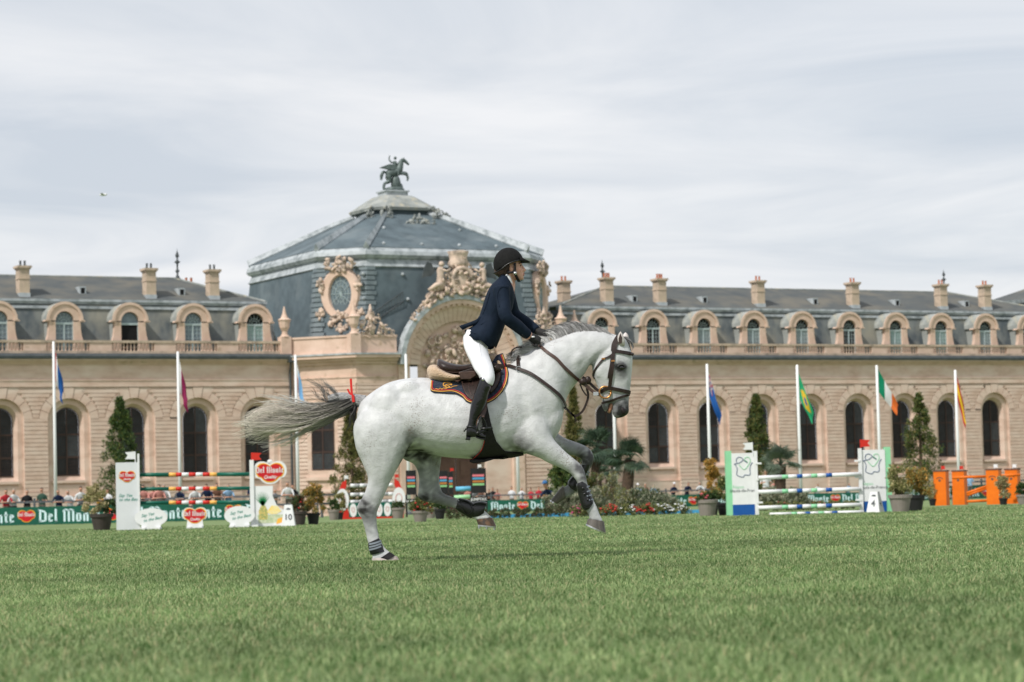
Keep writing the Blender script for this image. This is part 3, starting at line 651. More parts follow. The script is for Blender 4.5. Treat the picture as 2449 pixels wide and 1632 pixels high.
# sculpture crowning the arch, side scrolls and urns
crest_shape = lambda x, z: PH+math.sqrt(max(52.5-(x*5.9)**2, 0))-.15 < 20.3+z*3.6 < 23.6-abs(x)*6.4
carve_cluster('crest_sculpture', UC, WF-.3, 20.3, 5.9, 3.6, 480, 11, (.15,.46), 1.0, m_carve, shape=crest_shape)
cm = MB(); cm.lathe([(.15,0),(1.0,.1),(1.15,.5),(.9,.9),(1.0,1.4),(1.15,1.75),(.9,1.8)], 14, (UC, WF-.1, 22.45)); pav.part('crown_vase', cm, m_carve, None, True)
ms = MB(); ms.tube([(UC+1.15*math.cos(t*math.pi/10), WF-1.0, 21.1+1.3*math.sin(t*math.pi/10)) for t in range(21)], .26, 8); ms.ball((UC,WF-.8,21.1),(1.0,.35,1.15),14,10); pav.part('shield', ms, m_carve, None, True)
for s in (-1,1):
    fg = MB(); x0 = UC+s*2.35
    fg.ball((x0,WF-.9,22.75),.30); fg.loft([[(x0+s*.1+.42*math.cos(t*.785)*k1, WF-.8+.35*math.sin(t*.785), zz_) for t in range(8)] for k1, zz_ in ((.5,22.45),(1,22.1),(.85,21.6),(1.1,21.1),(1.4,20.6),(1.0,20.1))])
    fg.tube([(x0,WF-.9,22.2),(x0-s*.5,WF-1.1,22.0),(x0-s*.95,WF-1.1,22.3)],[.16,.13,.1],6); fg.tube([(x0+s*.1,WF-1,20.7),(x0+s*.9,WF-1.2,20.5),(x0+s*1.6,WF-1.0,20.0)],[.3,.26,.16],7)
    pav.part('winged_figure', fg, m_carve, None, True)
    wg = MB(); wg.prism([(x0+s*.5,22.0),(x0+s*.85,22.9),(x0+s*1.35,23.05),(x0+s*1.7,22.4),(x0+s*2.0,21.3),(x0+s*1.5,21.5),(x0+s*1.0,21.5)], WF-.35, WF-.2); pav.part('wing', wg, m_lead_dk)
    # scroll group on the parapet beside the arch
    sh = lambda x, z: (z+1)*.5 < (1-abs(x+s*.05))**1.0*1.05 and abs(x) < 1
    carve_cluster('scroll_sculpture', UC+s*10.0, WF+.1, 16.6, 2.6, 1.35, 90, 20+s, (.14,.4), .45, m_carve, shape=sh)
    pav.part('scroll_finial', MB().lathe([(.4,15.4),(.5,16.2),(.25,16.8),(.42,17.4),(.2,18.0),(.06,18.6)], 8, (UC+s*10.1, WF+.1, 0)), m_carve, None, True)
    for (uu, ww) in (( -21.1 if s < 0 else 2.98, WF-.05),(-26.3 if s < 0 else 7.9, .2)):
        ub = MB(); ub.box(uu-.55,uu+.55,ww-.45,ww+.55,13.56,15.55)
        ub.lathe([(.55,15.55),(.32,15.8),(.28,16.1),(.5,16.5),(.6,17.1),(.72,17.3),(.4,17.5),(.22,17.9),(.12,18.4),(.05,18.7)], 10, (uu,ww,0)); pav.part('urn', ub, m_stone2, None, False)
# dome: steep slate drum, cornice, hipped slopes, cap
DS, DCH, DW = 13.13, 3.82, 10.0
def octo(S, d, h): return [(UC+x, DW+y, h) for x, y in ((-S,S-d),(-S,-S+d),(-S+d,-S),(S-d,-S),(S,-S+d),(S,S-d),(S-d,S),(-S+d,S))]
def octo_loft(levels, cap=False): return MB().loft([octo(*l) for l in levels], cap)
pav.part('drum', octo_loft([(14.35,4.0,13.8),(14.0,3.95,16.0),(13.65,3.9,19.0),(13.35,3.86,22.0),(13.25,3.84,22.9)]), m_slate_bl)
pav.part('drum_frieze', octo_loft([(13.32,3.86,22.62),(13.45,3.88,22.72),(13.32,3.86,22.9),(13.1,3.8,23.5)]), m_lead)
pav.part('dome_cornice', octo_loft([(13.0,3.8,23.45),(13.4,3.88,23.6),(13.6,3.92,23.9),(13.5,3.9,24.3),(13.15,3.85,24.75)], True), m_lead)
pav.part('dome_roof', octo_loft([(13.25,3.86,24.7),(8.9,2.65,26.9),(5.4,1.65,28.65),(3.5,1.1,29.5)]), m_slate_bl)
pav.part('cap_drum', octo_loft([(3.5,1.1,29.2),(3.35,1.05,30.0)]), m_slate_bl)
pav.part('cap_roof', octo_loft([(3.0,.95,29.8),(4.0,1.25,29.85),(4.1,1.3,30.15),(3.75,1.2,30.4),(2.7,.85,31.15),(1.9,.6,31.7),(1.5,.5,31.75)], True), m_lead_gn)
for k in range(8):      # hip rolls and quoin strips at each corner
    def cor(S, d, h): return Vector(octo(S, d, h)[k])
    hp = MB(); A = [cor(13.35,3.88,24.65)+Vector((0,0,.05)), cor(8.95,2.7,26.95), cor(5.45,1.7,28.75), cor(3.6,1.15,29.55)]
    for s_ in (0,): hp.tube(A, [.62,.5,.4,.3], 4, flat=.5)
    pav.part('hip_roll', hp, m_lead)
    q = octo(1,0,0); n = Vector((q[k][0]-UC, q[k][1]-DW, 0)).normalized()
    prev_, nxt = Vector(octo(13.5,3.9,0)[k-1]), Vector(octo(13.5,3.9,0)[(k+1)%8]); c0 = Vector(octo(13.5,3.9,0)[k])
    d1, d2 = (prev_-c0).normalized(), (nxt-c0).normalized(); nr = -(d1+d2).normalized()
    hh = 14.0; j = 0
    while hh < 22.5 and k in (1,2,3,4):
        Sx = float(np.interp(hh, [13.8,16,19,22,22.9],[14.5,14.05,13.65,13.35,13.25])); cc = Vector(octo(Sx, 3.9, 0)[k])
        lw = 1.15 if j % 2 else .95
        P = [cc+nr*.14, cc+d1*lw+nr*.10, cc+d1*lw-nr*.35, cc-nr*.5, cc+d2*lw-nr*.35, cc+d2*lw+nr*.10]
        pav.part('quoin', MB().prism([(p.x,p.y) for p in P], hh, hh+.40, 'z'), m_quoin)
        hh += .52; j += 1
    if k in (1,2,3,4):
        carve_cluster('hip_ornament', cor(4.6,1.45,28.9).x, cor(4.75,1.5,28.9).y, 29.2, .7, .55, 12, 40+k, (.2,.4), .4, m_lead_gn)
        carve_cluster('cap_ornament', cor(3.95,1.25,30.3).x, cor(4.05,1.3,30.3).y, 30.0, .5, .3, 7, 50+k, (.18,.32), .3, m_lead_gn)
for (x, h) in ((-7,25.1),(-2.6,25.1),(1.8,25.1),(6.2,25.1),(-5,27.2),(4,27.2),(-9.9,21.8),(-5.4,21.8),(-10,19.2),(-5.0,19.2),(5.2,19.0),(8.5,21.6)):
    Sx = 13.1-(h-24.7)*1.98 if h > 24 else float(np.interp(h,[16,19,22],[14.05,13.65,13.35]))
    pav.part('roof_hook', MB().ball((UC+x, DW-Sx-.05, h+.1), .2, 8, 6), m_lead)
carve_cluster('roof_cartouche', UC+.3, DW-6.3, 28.1, 1.7, .9, 40, 61, (.2,.5), .35, m_lead_gn)
# oval windows in the diagonal faces
def oval_window(side):
    c = Vector((UC+side*(13.6-1.95), DW-13.6+1.95, 0)); rz = -side*-math.pi/4
    ang2 = -math.pi/4 if side < 0 else math.pi/4
    base = pav.put('oval_window', MB().loft([[(rx*math.cos(t*.2618), -y, 19.9+rz_*math.sin(t*.2618)) for t in range(24)] for rx, rz_, y in ((1.15,1.85,.0),(1.28,1.98,.38),(2.0,2.55,.42),(2.2,2.8,.1),(2.25,2.85,-.4))], cap=False).mesh('oval_window', m_stone2, False), (c.x, c.y, 0), rz=ang2)
    pav.put('pane', MB().add([(1.18*math.cos(t*.2618), -.02, 19.9+1.88*math.sin(t*.2618)) for t in range(24)], [tuple(range(24))]).mesh('pane', m_dormer_glass), parent=base)
    br_ = MB()
    for t in range(12):
        a = t*math.pi/6; br_.tube([(0,-.08,19.9),(1.16*math.cos(a),-.08,19.9+1.86*math.sin(a))], .03, 4)
    for q in (.45,.75): br_.tube([(1.16*q*math.cos(t*.2618),-.08,19.9+1.86*q*math.sin(t*.2618)) for t in range(25)], .03, 4)
    pav.put('glazing_bars', br_.mesh('glazing_bars', m_white_paint), parent=base)
    rd = random.Random(77)
    for (x0, z0, rx, rz_, n) in ((0,23.0,1.7,.75,60),(0,17.0,1.2,1.0,40),(-2.1,20.9,.35,.8,14),(2.1,20.9,.35,.8,14),(-2.0,17.9,.5,.6,14),(2.0,17.9,.5,.6,14)):
        cv = MB()
        for k in range(n):
            t = rd.uniform(0,6.28); r_ = rd.random()**.5; s = rd.uniform(.12,.36)
            cv.ball((x0+rx*r_*math.cos(t), -.35-rd.uniform(0,.3), z0+rz_*r_*math.sin(t)), (s*.7, s*.6, s), 7, 5, Euler((0,rd.uniform(0,3),0)).to_matrix())
        pav.put('carved_ornament', cv.mesh('carved_ornament', m_carve, True), parent=base)
    ap = MB().prism([(-2.05,14.0),(2.05,14.0),(1.75,17.6),(-1.75,17.6)], -.12, .3); pav.put('apron', ap.mesh('apron', m_lead), parent=base)
oval_window(-1); oval_window(1)
# stair rail on the drum, downpipe
rl = MB()
for k in range(13): rl.tube([(UC-9.6+k*.33, WF+1.6, 16.4+k*.21),(UC-9.6+k*.33, WF+1.6, 17.5+k*.21)], .03, 4)
rl.tube([(UC-9.6,WF+1.6,17.5),(UC-5.6,WF+1.6,20.05)], .05, 5); rl.tube([(UC-9.6,WF+1.6,16.5),(UC-5.6,WF+1.6,19.05)], .05, 5); pav.part('stair_rail', rl, m_lead_dk)
dp = MB().tube([(-26.0,-.75,13.3),(-26.0,-.6,12.8),(-25.95,-.22,12.0),(-25.95,-.22,HB)], .13, 8); dp.box(-26.3,-25.6,-.9,-.2,12.9,13.5); pav.part('downpipe', dp, m_lead_dk)
fl = MB().box(-27.3,-26.6,2.4,3.2,14,17.2); pav.part('flue', fl, m_lead)
ped = MB().box(UC-1.3,UC+1.3,DW-1.1,DW+1.1,31.7,32.2).box(UC-1.45,UC+1.45,DW-1.25,DW+1.25,32.2,32.36); pav.part('statue_pedestal', ped, m_lead)
# board on the wall right of the portal
bo = MB().prism([(1.0,-.2),(1.35,.25),(4.6,.25),(4.9,-.2),(4.9,-1.6),(1.0,-1.6)], WF-.22, WF-.14); pav.part('notice_board', bo, m_sign)

# ---------------- end pavilion at the far right
ep = Bld('end_pavilion', 'slate hipped end pavilion rising at the right edge of the photo', 90)
ep.part('wall', MB().box(79.2,104,-3.0,22,HB,15), m_stone)
ep.part('cornice', MB().box(78.8,104.5,-3.5,22.4,14.2,15.0), m_stone2)
def box_loft(l): return [[(x0,y0,h),(x1,y0,h),(x1,y1,h),(x0,y1,h)] for (x0,x1,y0,y1,h) in l]
ep.part('mansard', MB().loft(box_loft([(79.4,103,-2.6,21.6,15),(80.6,101.8,-1.4,20.4,21.3)])), m_slate_bl)
ep.part('lead_band', MB().loft(box_loft([(80.2,102.2,-1.8,20.8,21.3),(80.0,102.4,-2,21,21.75)])), m_lead)
ep.part('roof', MB().loft(box_loft([(80.2,102.2,-1.8,20.8,21.75),(89.5,92.5,8,11,25.6)])), m_slate_up)
o = ep.put('chimney', ME_ch[(2,m_pot)], (85.3, 2.0, 24.3)); o.scale = (1.25,1.25,1.25)

# ---------------- bronze statue: rider on a rearing winged horse
st = thing('equestrian_statue', 'dark green bronze winged horse and rider statue on top of the dome', 'statue', F(UC+.2, DW, 32.37), FA+R(-12)); st.scale = (1.13,1.13,1.13)
def chain(mb, pts, rad, n=8): return mb.tube(spline(pts, 4), list(np.interp(np.linspace(0, len(rad)-1, (len(pts)-1)*4+1), range(len(rad)), rad)), n)
hb_ = MB()
chain(hb_, [(-.55,0,1.35),(-.45,0,1.7),(0,0,1.85),(.45,0,2.05),(.62,0,2.5),(.78,0,2.95),(.95,0,3.12)], [.28,.42,.42,.40,.33,.22,.15], 10)
chain(hb_, [(.88,0,3.12),(1.2,0,2.9),(1.5,0,2.6)], [.2,.16,.09])
for y in (-.18,.18):
    chain(hb_, [(-.6,y,1.5),(-.5,y,1.0),(-.95,y,.75),(-1.05,y,.3),(-.85,y,.02)], [.3,.22,.12,.09,.1], 7)
    chain(hb_, [(.5,y,1.75),(1.05,y,1.75+y*.5),(1.35,y,1.55+y),(1.3+y*.3,y,1.15+y*.8)], [.2,.13,.09,.09], 7)
    hb_.prism([(.9+.08,3.12),(.98,3.35),(1.06,3.14)], y*.5-.04, y*.5+.04)
chain(hb_, [(-.75,0,1.75),(-1.05,0,1.9),(-1.25,0,1.5),(-1.3,0,1.1)], [.1,.13,.17,.1], 7)
hb_.build('horse', m_bronze, st, True)
for y in (-.34,.34): MB().prism([(.25,2.1),(.1,2.55),(-.5,2.62),(-1.4,2.3),(-.8,2.2),(-.2,2.05)], y-.05, y+.05).build('wing', m_bronze, st)
rd_ = MB(); chain(rd_, [(.05,0,2.05),(.1,0,2.5),(.12,0,2.95)], [.24,.22,.16], 8); rd_.ball((.15,0,3.25),.16); chain(rd_, [(.1,0,2.9),(-.2,0,2.8),(-.45,0,3.1),(-.4,0,3.5)], [.1,.08,.07,.05], 6); chain(rd_, [(.12,-.1,2.85),(.4,-.15,2.55),(.6,-.1,2.6)], [.09,.07,.06], 6)
for y in (-.3,.3): chain(rd_, [(.1,y*.6,2.1),(.35,y*1.3,1.9),(.3,y*1.4,1.45)], [.17,.14,.08], 6)
rd_.build('rider', m_bronze, st, True)
rk = MB(); rk.ball((.15,0,.75),(.5,.45,.85)); rk.ball((.45,.1,.4),(.45,.4,.5)); rk.ball((0,-.1,.15),(1.0,.7,.3)); rk.build('support_rock', m_bronze, st, True)

# ------------------------------------------------------------------ lettering and emblems
m_wht = mat('white_gloss_paint', (.74,.75,.76), .45, (.69,.70,.71), scale=5)
m_grn = mat('dark_green_vinyl', (.006,.085,.055), .55, (.008,.105,.068), scale=3)
m_redl = mat('logo_red', (.52,.012,.018), .45); m_yel = mat('logo_yellow', (.80,.42,.03), .45); m_cy = mat('pale_cyan_print', (.62,.80,.84), .5)
m_grtxt = mat('green_script', (.03,.26,.20), .6); m_inkg = mat('grey_ink', (.10,.11,.12), .6); m_mint = mat('mint_paint', (.27,.62,.36), .5, (.24,.56,.33), scale=4)
m_blu = mat('royal_blue_paint', (.008,.075,.30), .45, (.01,.09,.34), scale=4); m_navl = mat('slate_blue_ink', (.07,.11,.20), .5); m_org = mat('orange_paint', (.78,.17,.005), .5, (.70,.14,.004), scale=3)
m_blk = mat('black_board', (.010,.010,.011), .5, (.016,.016,.017), scale=4); m_redp2 = mat('red_paint', (.55,.025,.015), .45); m_grnp = mat('green_pole_paint', (.004,.105,.07), .4); m_ylp = mat('amber_pole_paint', (.80,.42,.10), .45)
m_gal = mat('grey_metal', (.14,.15,.16), .5, (.10,.11,.12), scale=8, metal=.3); m_polew = mat('white_pole', (.78,.79,.80), .4)
def bl_glyph(ch):
    """blackletter capitals and minuscules from broad-nib strokes; returns polygons and advance"""
    P = []
    def stem(x, y0, y1, w=.17): P.append([(x,y0+.05),(x+w*.5,y0-.04),(x+w,y0+.05),(x+w,y1-.05),(x+w*.5,y1+.04),(x,y1-.05)])
    def bar(x0, y0, x1, y1, t=.09): P.append([(x0,y0-t/2),(x1,y1-t/2),(x1,y1+t/2),(x0,y0+t/2)])
    if ch == 'D': stem(.10,.06,.82); stem(.52,.10,.76,.19); bar(.0,.95,.60,.80,.14); bar(.10,.06,.60,.10,.12); bar(0,.95,.12,.86,.1); return P, .80
    if ch == 'M': stem(.06,0,.86); stem(.42,.0,.90); stem(.78,0,.86); bar(0,.80,.24,.97,.12); bar(.18,.97,.5,.86,.12); bar(.50,.86,.66,.97,.11); bar(.62,.97,.92,.84,.12); return P, 1.05
    if ch == 'e': stem(0,.06,.58); bar(.04,.60,.34,.54,.13); bar(.10,.32,.38,.50,.10); bar(.04,.05,.36,.12,.12); return P, .46
    if ch == 'l': stem(.02,.04,1.0); bar(.06,.05,.24,.10,.10); return P, .30
    if ch == 'o': stem(0,.06,.58); stem(.27,.06,.58); bar(.04,.60,.40,.58,.11); bar(.04,.04,.40,.06,.11); return P, .54
    if ch == 'n': stem(0,0,.60); stem(.27,0,.58); bar(.05,.56,.40,.60,.12); return P, .54
    if ch == 't': stem(.05,.05,.86); bar(-.02,.60,.30,.60,.10); bar(.10,.05,.30,.10,.10); return P, .38
    return P, .28
def bl_text(mb, s, x, z, size, y, depth=.006, squeeze=1.0):
    for ch in s:
        P, adv = bl_glyph(ch)
        for p in P: mb.prism([(x+a*size*squeeze, z+b_*size) for a, b_ in p], y-depth, y)
        x += (adv+.05)*size*squeeze
    return x
def bl_width(s, size, squeeze=1.0): return sum((bl_glyph(c)[1]+.05)*size*squeeze for c in s)
def font_mesh(txt, size, m, shear=0.0, extrude=.002, bold=0.0):
    cu = bpy.data.curves.new('t', 'FONT'); cu.body = txt; cu.size = size; cu.shear = shear; cu.extrude = extrude; cu.offset = bold; cu.align_x = 'CENTER'; cu.align_y = 'CENTER'; cu.resolution_u = 3
    ob = bpy.data.objects.new('t', cu); C.objects.link(ob); dg = bpy.context.evaluated_depsgraph_get(); me = bpy.data.meshes.new_from_object(ob.evaluated_get(dg)); bpy.data.objects.remove(ob); bpy.data.curves.remove(cu)
    me.materials.clear(); me.materials.append(m); me.transform(Matrix.Rotation(math.pi/2, 4, 'X')); return me
def heart_outline(W, grow=0.0, n=5):
    h = [(0,.225),(.09,.29),(.24,.325),(.38,.285),(.475,.16),(.485,.0),(.42,-.12),(.31,-.165),(.235,-.24),(.13,-.305),(0,-.325)]
    s = [(p.x, p.y) for p in spline([(a, b_, 0) for a, b_ in h], n)]; full = s + [(-a, b_) for a, b_ in reversed(s[1:-1])]
    k = 1+grow; return [(a*W*(1+grow), b_*W*(1+grow*1.25)) for a, b_ in full]
def heart_logo(root, x, z, W, y, sub=True, quality=True):
    """red shield emblem with yellow rim and lettering, facing -y"""
    o = MB().prism([(a+x, b_+z) for a, b_ in heart_outline(W, .14)], y-.006, y).build('emblem', m_yel, root)
    MB().prism([(a+x, b_+z) for a, b_ in heart_outline(W, .04)], y-.010, y-.006).build('emblem_field', m_redl, o)
    t = MB(); sz = W*.25; w = bl_width('Del Monte', sz, .85); bl_text(t, 'Del Monte', x-w/2, z-W*.01, sz, y-.010, .005, .85); t.build('lettering', m_wht, o)
    if quality:
        q = link('lettering', font_mesh('Quality', W*.17, m_wht, .35, .002, .002), o); q.location = (x, y-.012, z-W*.17)
    return o
# ------------------------------------------------------------------ printed banners and rails round the arena
def facing_run(name, label, cat, p0, p1, group=None):
    """an Empty at p0 whose x axis runs towards p1"""
    d = p1-p0; t = thing(name, label, cat, tuple(p0), math.atan2(d.y, d.x), group); return t, math.hypot(d.x, d.y)
def banner(label, p0, p1, h=.88, start='onte', phase=0.0, lean=0):
    t, L = facing_run('arena_banner', label, 'banner', p0, p1, 'printed banners round the arena')
    MB().box(0, L, 0, .03, .02, h).build('vinyl_sheet', m_grn, t)
    x = .12 - phase; sz = h*.70
    seq = ['Del Monte', None]; k = 0 if start == 'Del' else 1
    if start == 'onte': x -= bl_width('Del M', sz, .95); k = 0
    while x < L:
        if seq[k % 2]:
            mb = MB(); xx = x
            for wd_ in 'Del Monte':
                P, adv = bl_glyph(wd_)
                if xx > 0 and xx+adv*sz*.95 < L:
                    for p in P: mb.prism([(xx+a*sz*.95, h*.16+b_*sz) for a, b_ in p], -.008, 0)
                xx += (adv+.05)*sz*.95
            if mb.v: mb.build('lettering', m_cy, t)
            x = xx+.08
        else:
            W = h*1.0
            if x > 0 and x+W < L: heart_logo(t, x+W/2, h*.5, W*.88, -.001, quality=False)
            x += W+.12
        k += 1
    return t
def rail(label, p0, p1, h=1.12, step=2.2):
    t, L = facing_run('crowd_rail', label, 'railing', p0, p1, 'spectator rails')
    n = max(int(L/step), 1)
    for k in range(n+1): MB().box(k*L/n-.05, k*L/n+.05, -.05, .05, 0, h+.18).build('post', m_gal, t)
    for z in (h, h*.62): MB().box(0, L, -.03, .03, z-.05, z+.05).build('rail', m_gal, t)
    return t
YB = 117.0
G = lambda px, Y: on_ground(px, Y)
banner('dark green banner with white lettering along the left edge of the arena', G(-30,YB), G(452,YB), start='onte')
banner('green banner behind the oval fillers of the left jump', G(462,YB), G(640,YB), start='Del', phase=1.75)
rail('grey rail the left spectators lean on', G(-30,YB+.8), G(760,YB+.8))
rail('grey rail between the two pots and the red jump', G(770,YB+3), G(900,YB+6))
YM = 182.0
banner('green banner behind the raised hind hoof', G(1150,YM), G(1335,YM), start='Del', phase=.55)
rail('grey rail below the red shirted spectators', G(1100,YM+.8), G(1400,YM+.8), 1.25)
banner('green banner between the grey shrubs and the orange potted shrub', G(1585,YM-6), G(1745,YM-4), start='Del', phase=1.2)
rail('grey rail behind the right flower bed', G(1510,YM-5), G(1760,YM-3), 1.2)
banner('green banner seen between the white poles of the right jump', G(1805,200), G(2080,202), start='Del', phase=5.0)
banner('green banner seen through the orange jump', G(2165,150), G(2470,158), start='Del', phase=.1)
rail('grey rail behind the right jump', G(1800,201), G(2100,203), 1.1); rail('grey rail behind the orange jump', G(2160,151), G(2470,159), 1.1)

# ------------------------------------------------------------------ show jumps
def flag_on(root, x, y, z, m, s=1, big=1.0):
    MB().tube([(x,y,z-.1),(x,y,z+.30*big)], .012, 6).build('flag_stick', m_polew if m is m_wht else m_redp2, root)
    P = [(x,z+.30*big),(x+s*.30*big,z+.28*big),(x+s*.22*big,z+.19*big),(x+s*.30*big,z+.08*big),(x,z+.07*big)]
    MB().prism(P, y-.006, y+.006).build('marker_flag', m, root)
def striped_pole(label, p0, p1, r, bands, group):
    """bands: list of (end fraction, material)"""
    d = p1-p0; t = thing('jump_pole', label, 'jump pole', tuple(p0), 0, group); a = 0.0
    for (e, m) in bands:
        MB().tube([d*a, d*e], r, 12).build('painted_band', m, t, True); a = e
    return t
# left jump
YJ = 72.0
gz = ground_z(YJ)
pl0 = G(299,YJ)
pil = thing('jump_standard', 'tall white box pillar with red heart emblem at the left jump', 'jump standard', tuple(pl0), R(8))
W2_ = .25; MB().box(-W2_, W2_+.14, -.25, .25, 0, 2.0).build('box', mat('pearl_white_paint', (.66,.68,.71), .4, (.62,.64,.67), scale=3), pil)
heart_logo(pil, .08, 1.58, .44, -.256); sv = link('lettering', font_mesh('Say Yes', .13, m_grtxt, .4, .001), pil); sv.location = (.02,-.256,1.02); sv2 = link('lettering', font_mesh('to the Best', .13, m_grtxt, .4, .001), pil); sv2.location = (.12,-.256,.90)
eb = MB().prism([(a*.5, b_*.5+1.4) for a, b_ in heart_outline(.9)], -.004, 0).build('side_emblem', m_redl, pil, loc=(-W2_-.003, 0, 0), rot=(0,0,-math.pi/2))
flag_on(pil, W2_+.08, -.2, 2.02, m_wht, -1)
MB().box(W2_+.14, W2_+.20, -.3, -.2, 0, 2.25).build('pole_rack', m_wht, pil)
pr0 = G(614,YJ); std = thing('jump_standard', 'white jump wing with large red heart emblem and painted pineapple', 'jump standard', tuple(pr0), 0)
MB().box(-.18,-.06,-.08,.08,0,1.98).build('post', m_wht, std)
MB().prism([(a*1.30+.42, b_*1.34+1.59) for a, b_ in heart_outline(.78)], -.03, .03).build('heart_board', m_wht, std); MB().ball((.42,0,1.92),(.08,.03,.06),10,6).build('stalk', m_wht, std)
MB().prism([(-.06,0),(.75,0),(.95,.25),(.82,.45),(.60,.62),(.48,.9),(.50,1.2),(-.06,1.2)], -.028, .028).build('lower_board', m_wht, std)
heart_logo(std, .42, 1.59, .76, -.032)
fruit = MB()
for k in range(9):
    a = R(40+k*12.5); fruit.prism([(.16,.62),(.16+.30*math.cos(a),.62+.42*math.sin(a)),(.22,.62)], -.036, -.030)
fruit.build('painted_leaves', mat('leaf_green_print', (.02,.20,.07), .5), std)
MB().prism([(.08,.2),(.06,.45),(.14,.62),(.26,.62),(.34,.45),(.32,.2)], -.035, -.030).build('painted_pineapple', mat('fruit_print', (.62,.48,.16), .5, (.25,.32,.12), scale=20, spread=(.4,.6)), std)
MB().prism([(.30,.42),(.45,.62),(.62,.60),(.74,.44),(.60,.36),(.4,.36)], -.0355, -.030).build('painted_slices', mat('slice_print', (.85,.60,.15), .5, (.80,.72,.40), scale=9), std)
MB().prism([(.06,.10),(.72,.10),(.78,.34),(.02,.34)], -.0345, -.030).build('painted_jar', mat('jar_print', (.60,.62,.45), .5, (.35,.45,.25), scale=10), std); MB().prism([(.58,.06),(.80,.12),(.78,.26),(.62,.22)], -.0365, -.030).build('painted_wedge', mat('wedge_print', (.80,.40,.06), .5), std)
MB().box(-.22,.06,-.25,.25,0,.06).build('foot', m_wht, std); MB().box(.5,.8,-.25,.25,0,.05).build('foot', m_wht, std)
flag_on(std, -.12, -.05, 1.90, m_redp2, 1)
bands = [(.285,m_grnp),(.345,m_ylp),(.395,m_redp2),(.455,m_wht),(.515,m_redp2),(.575,m_wht),(.635,m_redp2),(.695,m_ylp),(1.0,m_grnp)]
for k, (ya, yb, ds) in enumerate(((1136,1134.5,'top'),(1170,1168,'middle'),(1203,1201,'lowest'))):
    striped_pole(f'{ds} green pole with amber, red and white bands of the left jump', at(325,ya,YJ), at(604,yb,YJ), .055 if k else .06, bands, 'poles of the left jump')
for (px, w, lab) in ((361,.92,'oval white filler board with green script beside the white pillar'),(573,.86,'oval white filler board with green script beside the pineapple wing')):
    t = thing('jump_filler', lab, 'jump filler', tuple(G(px,YJ-.3)), 0, 'white fillers under the left jump')
    P = [(w*.53*math.cos(a), .35+.275*math.sin(a)) for a in np.linspace(0, 2*math.pi, 28, endpoint=False)]
    MB().prism(P, -.02, .02).build('oval_board', m_wht, t); MB().prism([(-.30,0),(.30,0),(.27,.25),(-.27,.25)], -.022, .018).build('base', m_wht, t)
    for s in (-1,1): MB().box(s*.22-.07,s*.22+.07,-.2,.2,0,.06).build('foot', m_wht, t)
    for (tx, x, z) in (('Say Yes',-.10,.43),('to the Best',.05,.30)): q = link('lettering', font_mesh(tx, .125, m_grtxt, .4, .001, .001), t); q.location = (x,-.024,z); q.rotation_euler = (0,R(-10),0)
t = thing('jump_filler', 'red heart shaped filler board under the middle of the left jump', 'jump filler', tuple(G(466,YJ-.3)), 0)
MB().prism([(a*1.22, b_*1.22+.37) for a, b_ in heart_outline(.62)], -.02, .02).build('heart_board', m_wht, t); MB().prism([(-.25,0),(.25,0),(.22,.3),(-.22,.3)], -.021, .019).build('base', m_wht, t); heart_logo(t, 0, .37, .60, -.022)
for s in (-1,1): MB().box(s*.17-.06,s*.17+.06,-.2,.2,0,.055).build('foot', m_wht, t)
def marker(label, p, num, rz, w=.22, h=.62):
    t = thing('number_marker', label, 'number marker', tuple(p), rz); rings = [[(-w,-w,0),(w,-w,0),(w,w,0),(-w,w,0)],[(-w*.55,-w*.4,h),(w*.55,-w*.4,h),(w*.55,w*.4,h),(-w*.55,w*.4,h)]]
    MB().loft(rings).build('cone', m_wht, t); q = link('number', font_mesh(num, .24, m_inkg, 0, .003, .004), t); q.location = (0,-w*.80,h*.42); q.rotation_euler = (R(-11),0,0)
    MB().prism([(-.07,h*.80),(-.02,h*.86),(.06,h*.84),(.07,h*.78),(.0,h*.77)], -w*.58, -w*.5).build('horse_mark', m_inkg, t)
    if num == '4':
        q = link('number', q.data, t); q.location = (w*.80,0,h*.42); q.rotation_euler = (R(-11),0,R(90))
    return t
marker('white number ten marker beside the pineapple wing', G(690,YJ-1), '10', 0, .2, .62)
# right jump
YR = 67.0
def map_logo(root, x, z, s):
    """outline of a region crossed by a heart, drawn with two lines"""
    nav = [(-.52,.18),(-.22,.24),(-.02,.40),(-.10,.50),(-.22,.55),(-.35,.50),(-.40,.36),(-.36,.22)]
    body_ = [(-.52,.18),(-.42,.08),(-.36,-.12),(-.40,-.38),(-.32,-.48),(-.05,-.56),(.05,-.44),(.28,-.46),(.36,-.34),(.34,-.10),(.42,.14),(.50,.24)]
    hrt = [(.22,.28),(.05,.42),(.16,.54),(.30,.52),(.38,.36),(.30,.16),(.02,-.14),(-.26,.14)]
    a = MB()
    for L_ in (nav, body_, [(-.02,.40),(.22,.22)]): a.tube(spline([(x+p*s, -.004, z+q*s) for p, q in L_], 4), .020*s, 6)
    a.build('map_outline', m_navl, root); MB().tube(spline([(x+p*s, -.006, z+q*s) for p, q in hrt], 4), .018*s, 6).build('heart_outline', m_mint, root)
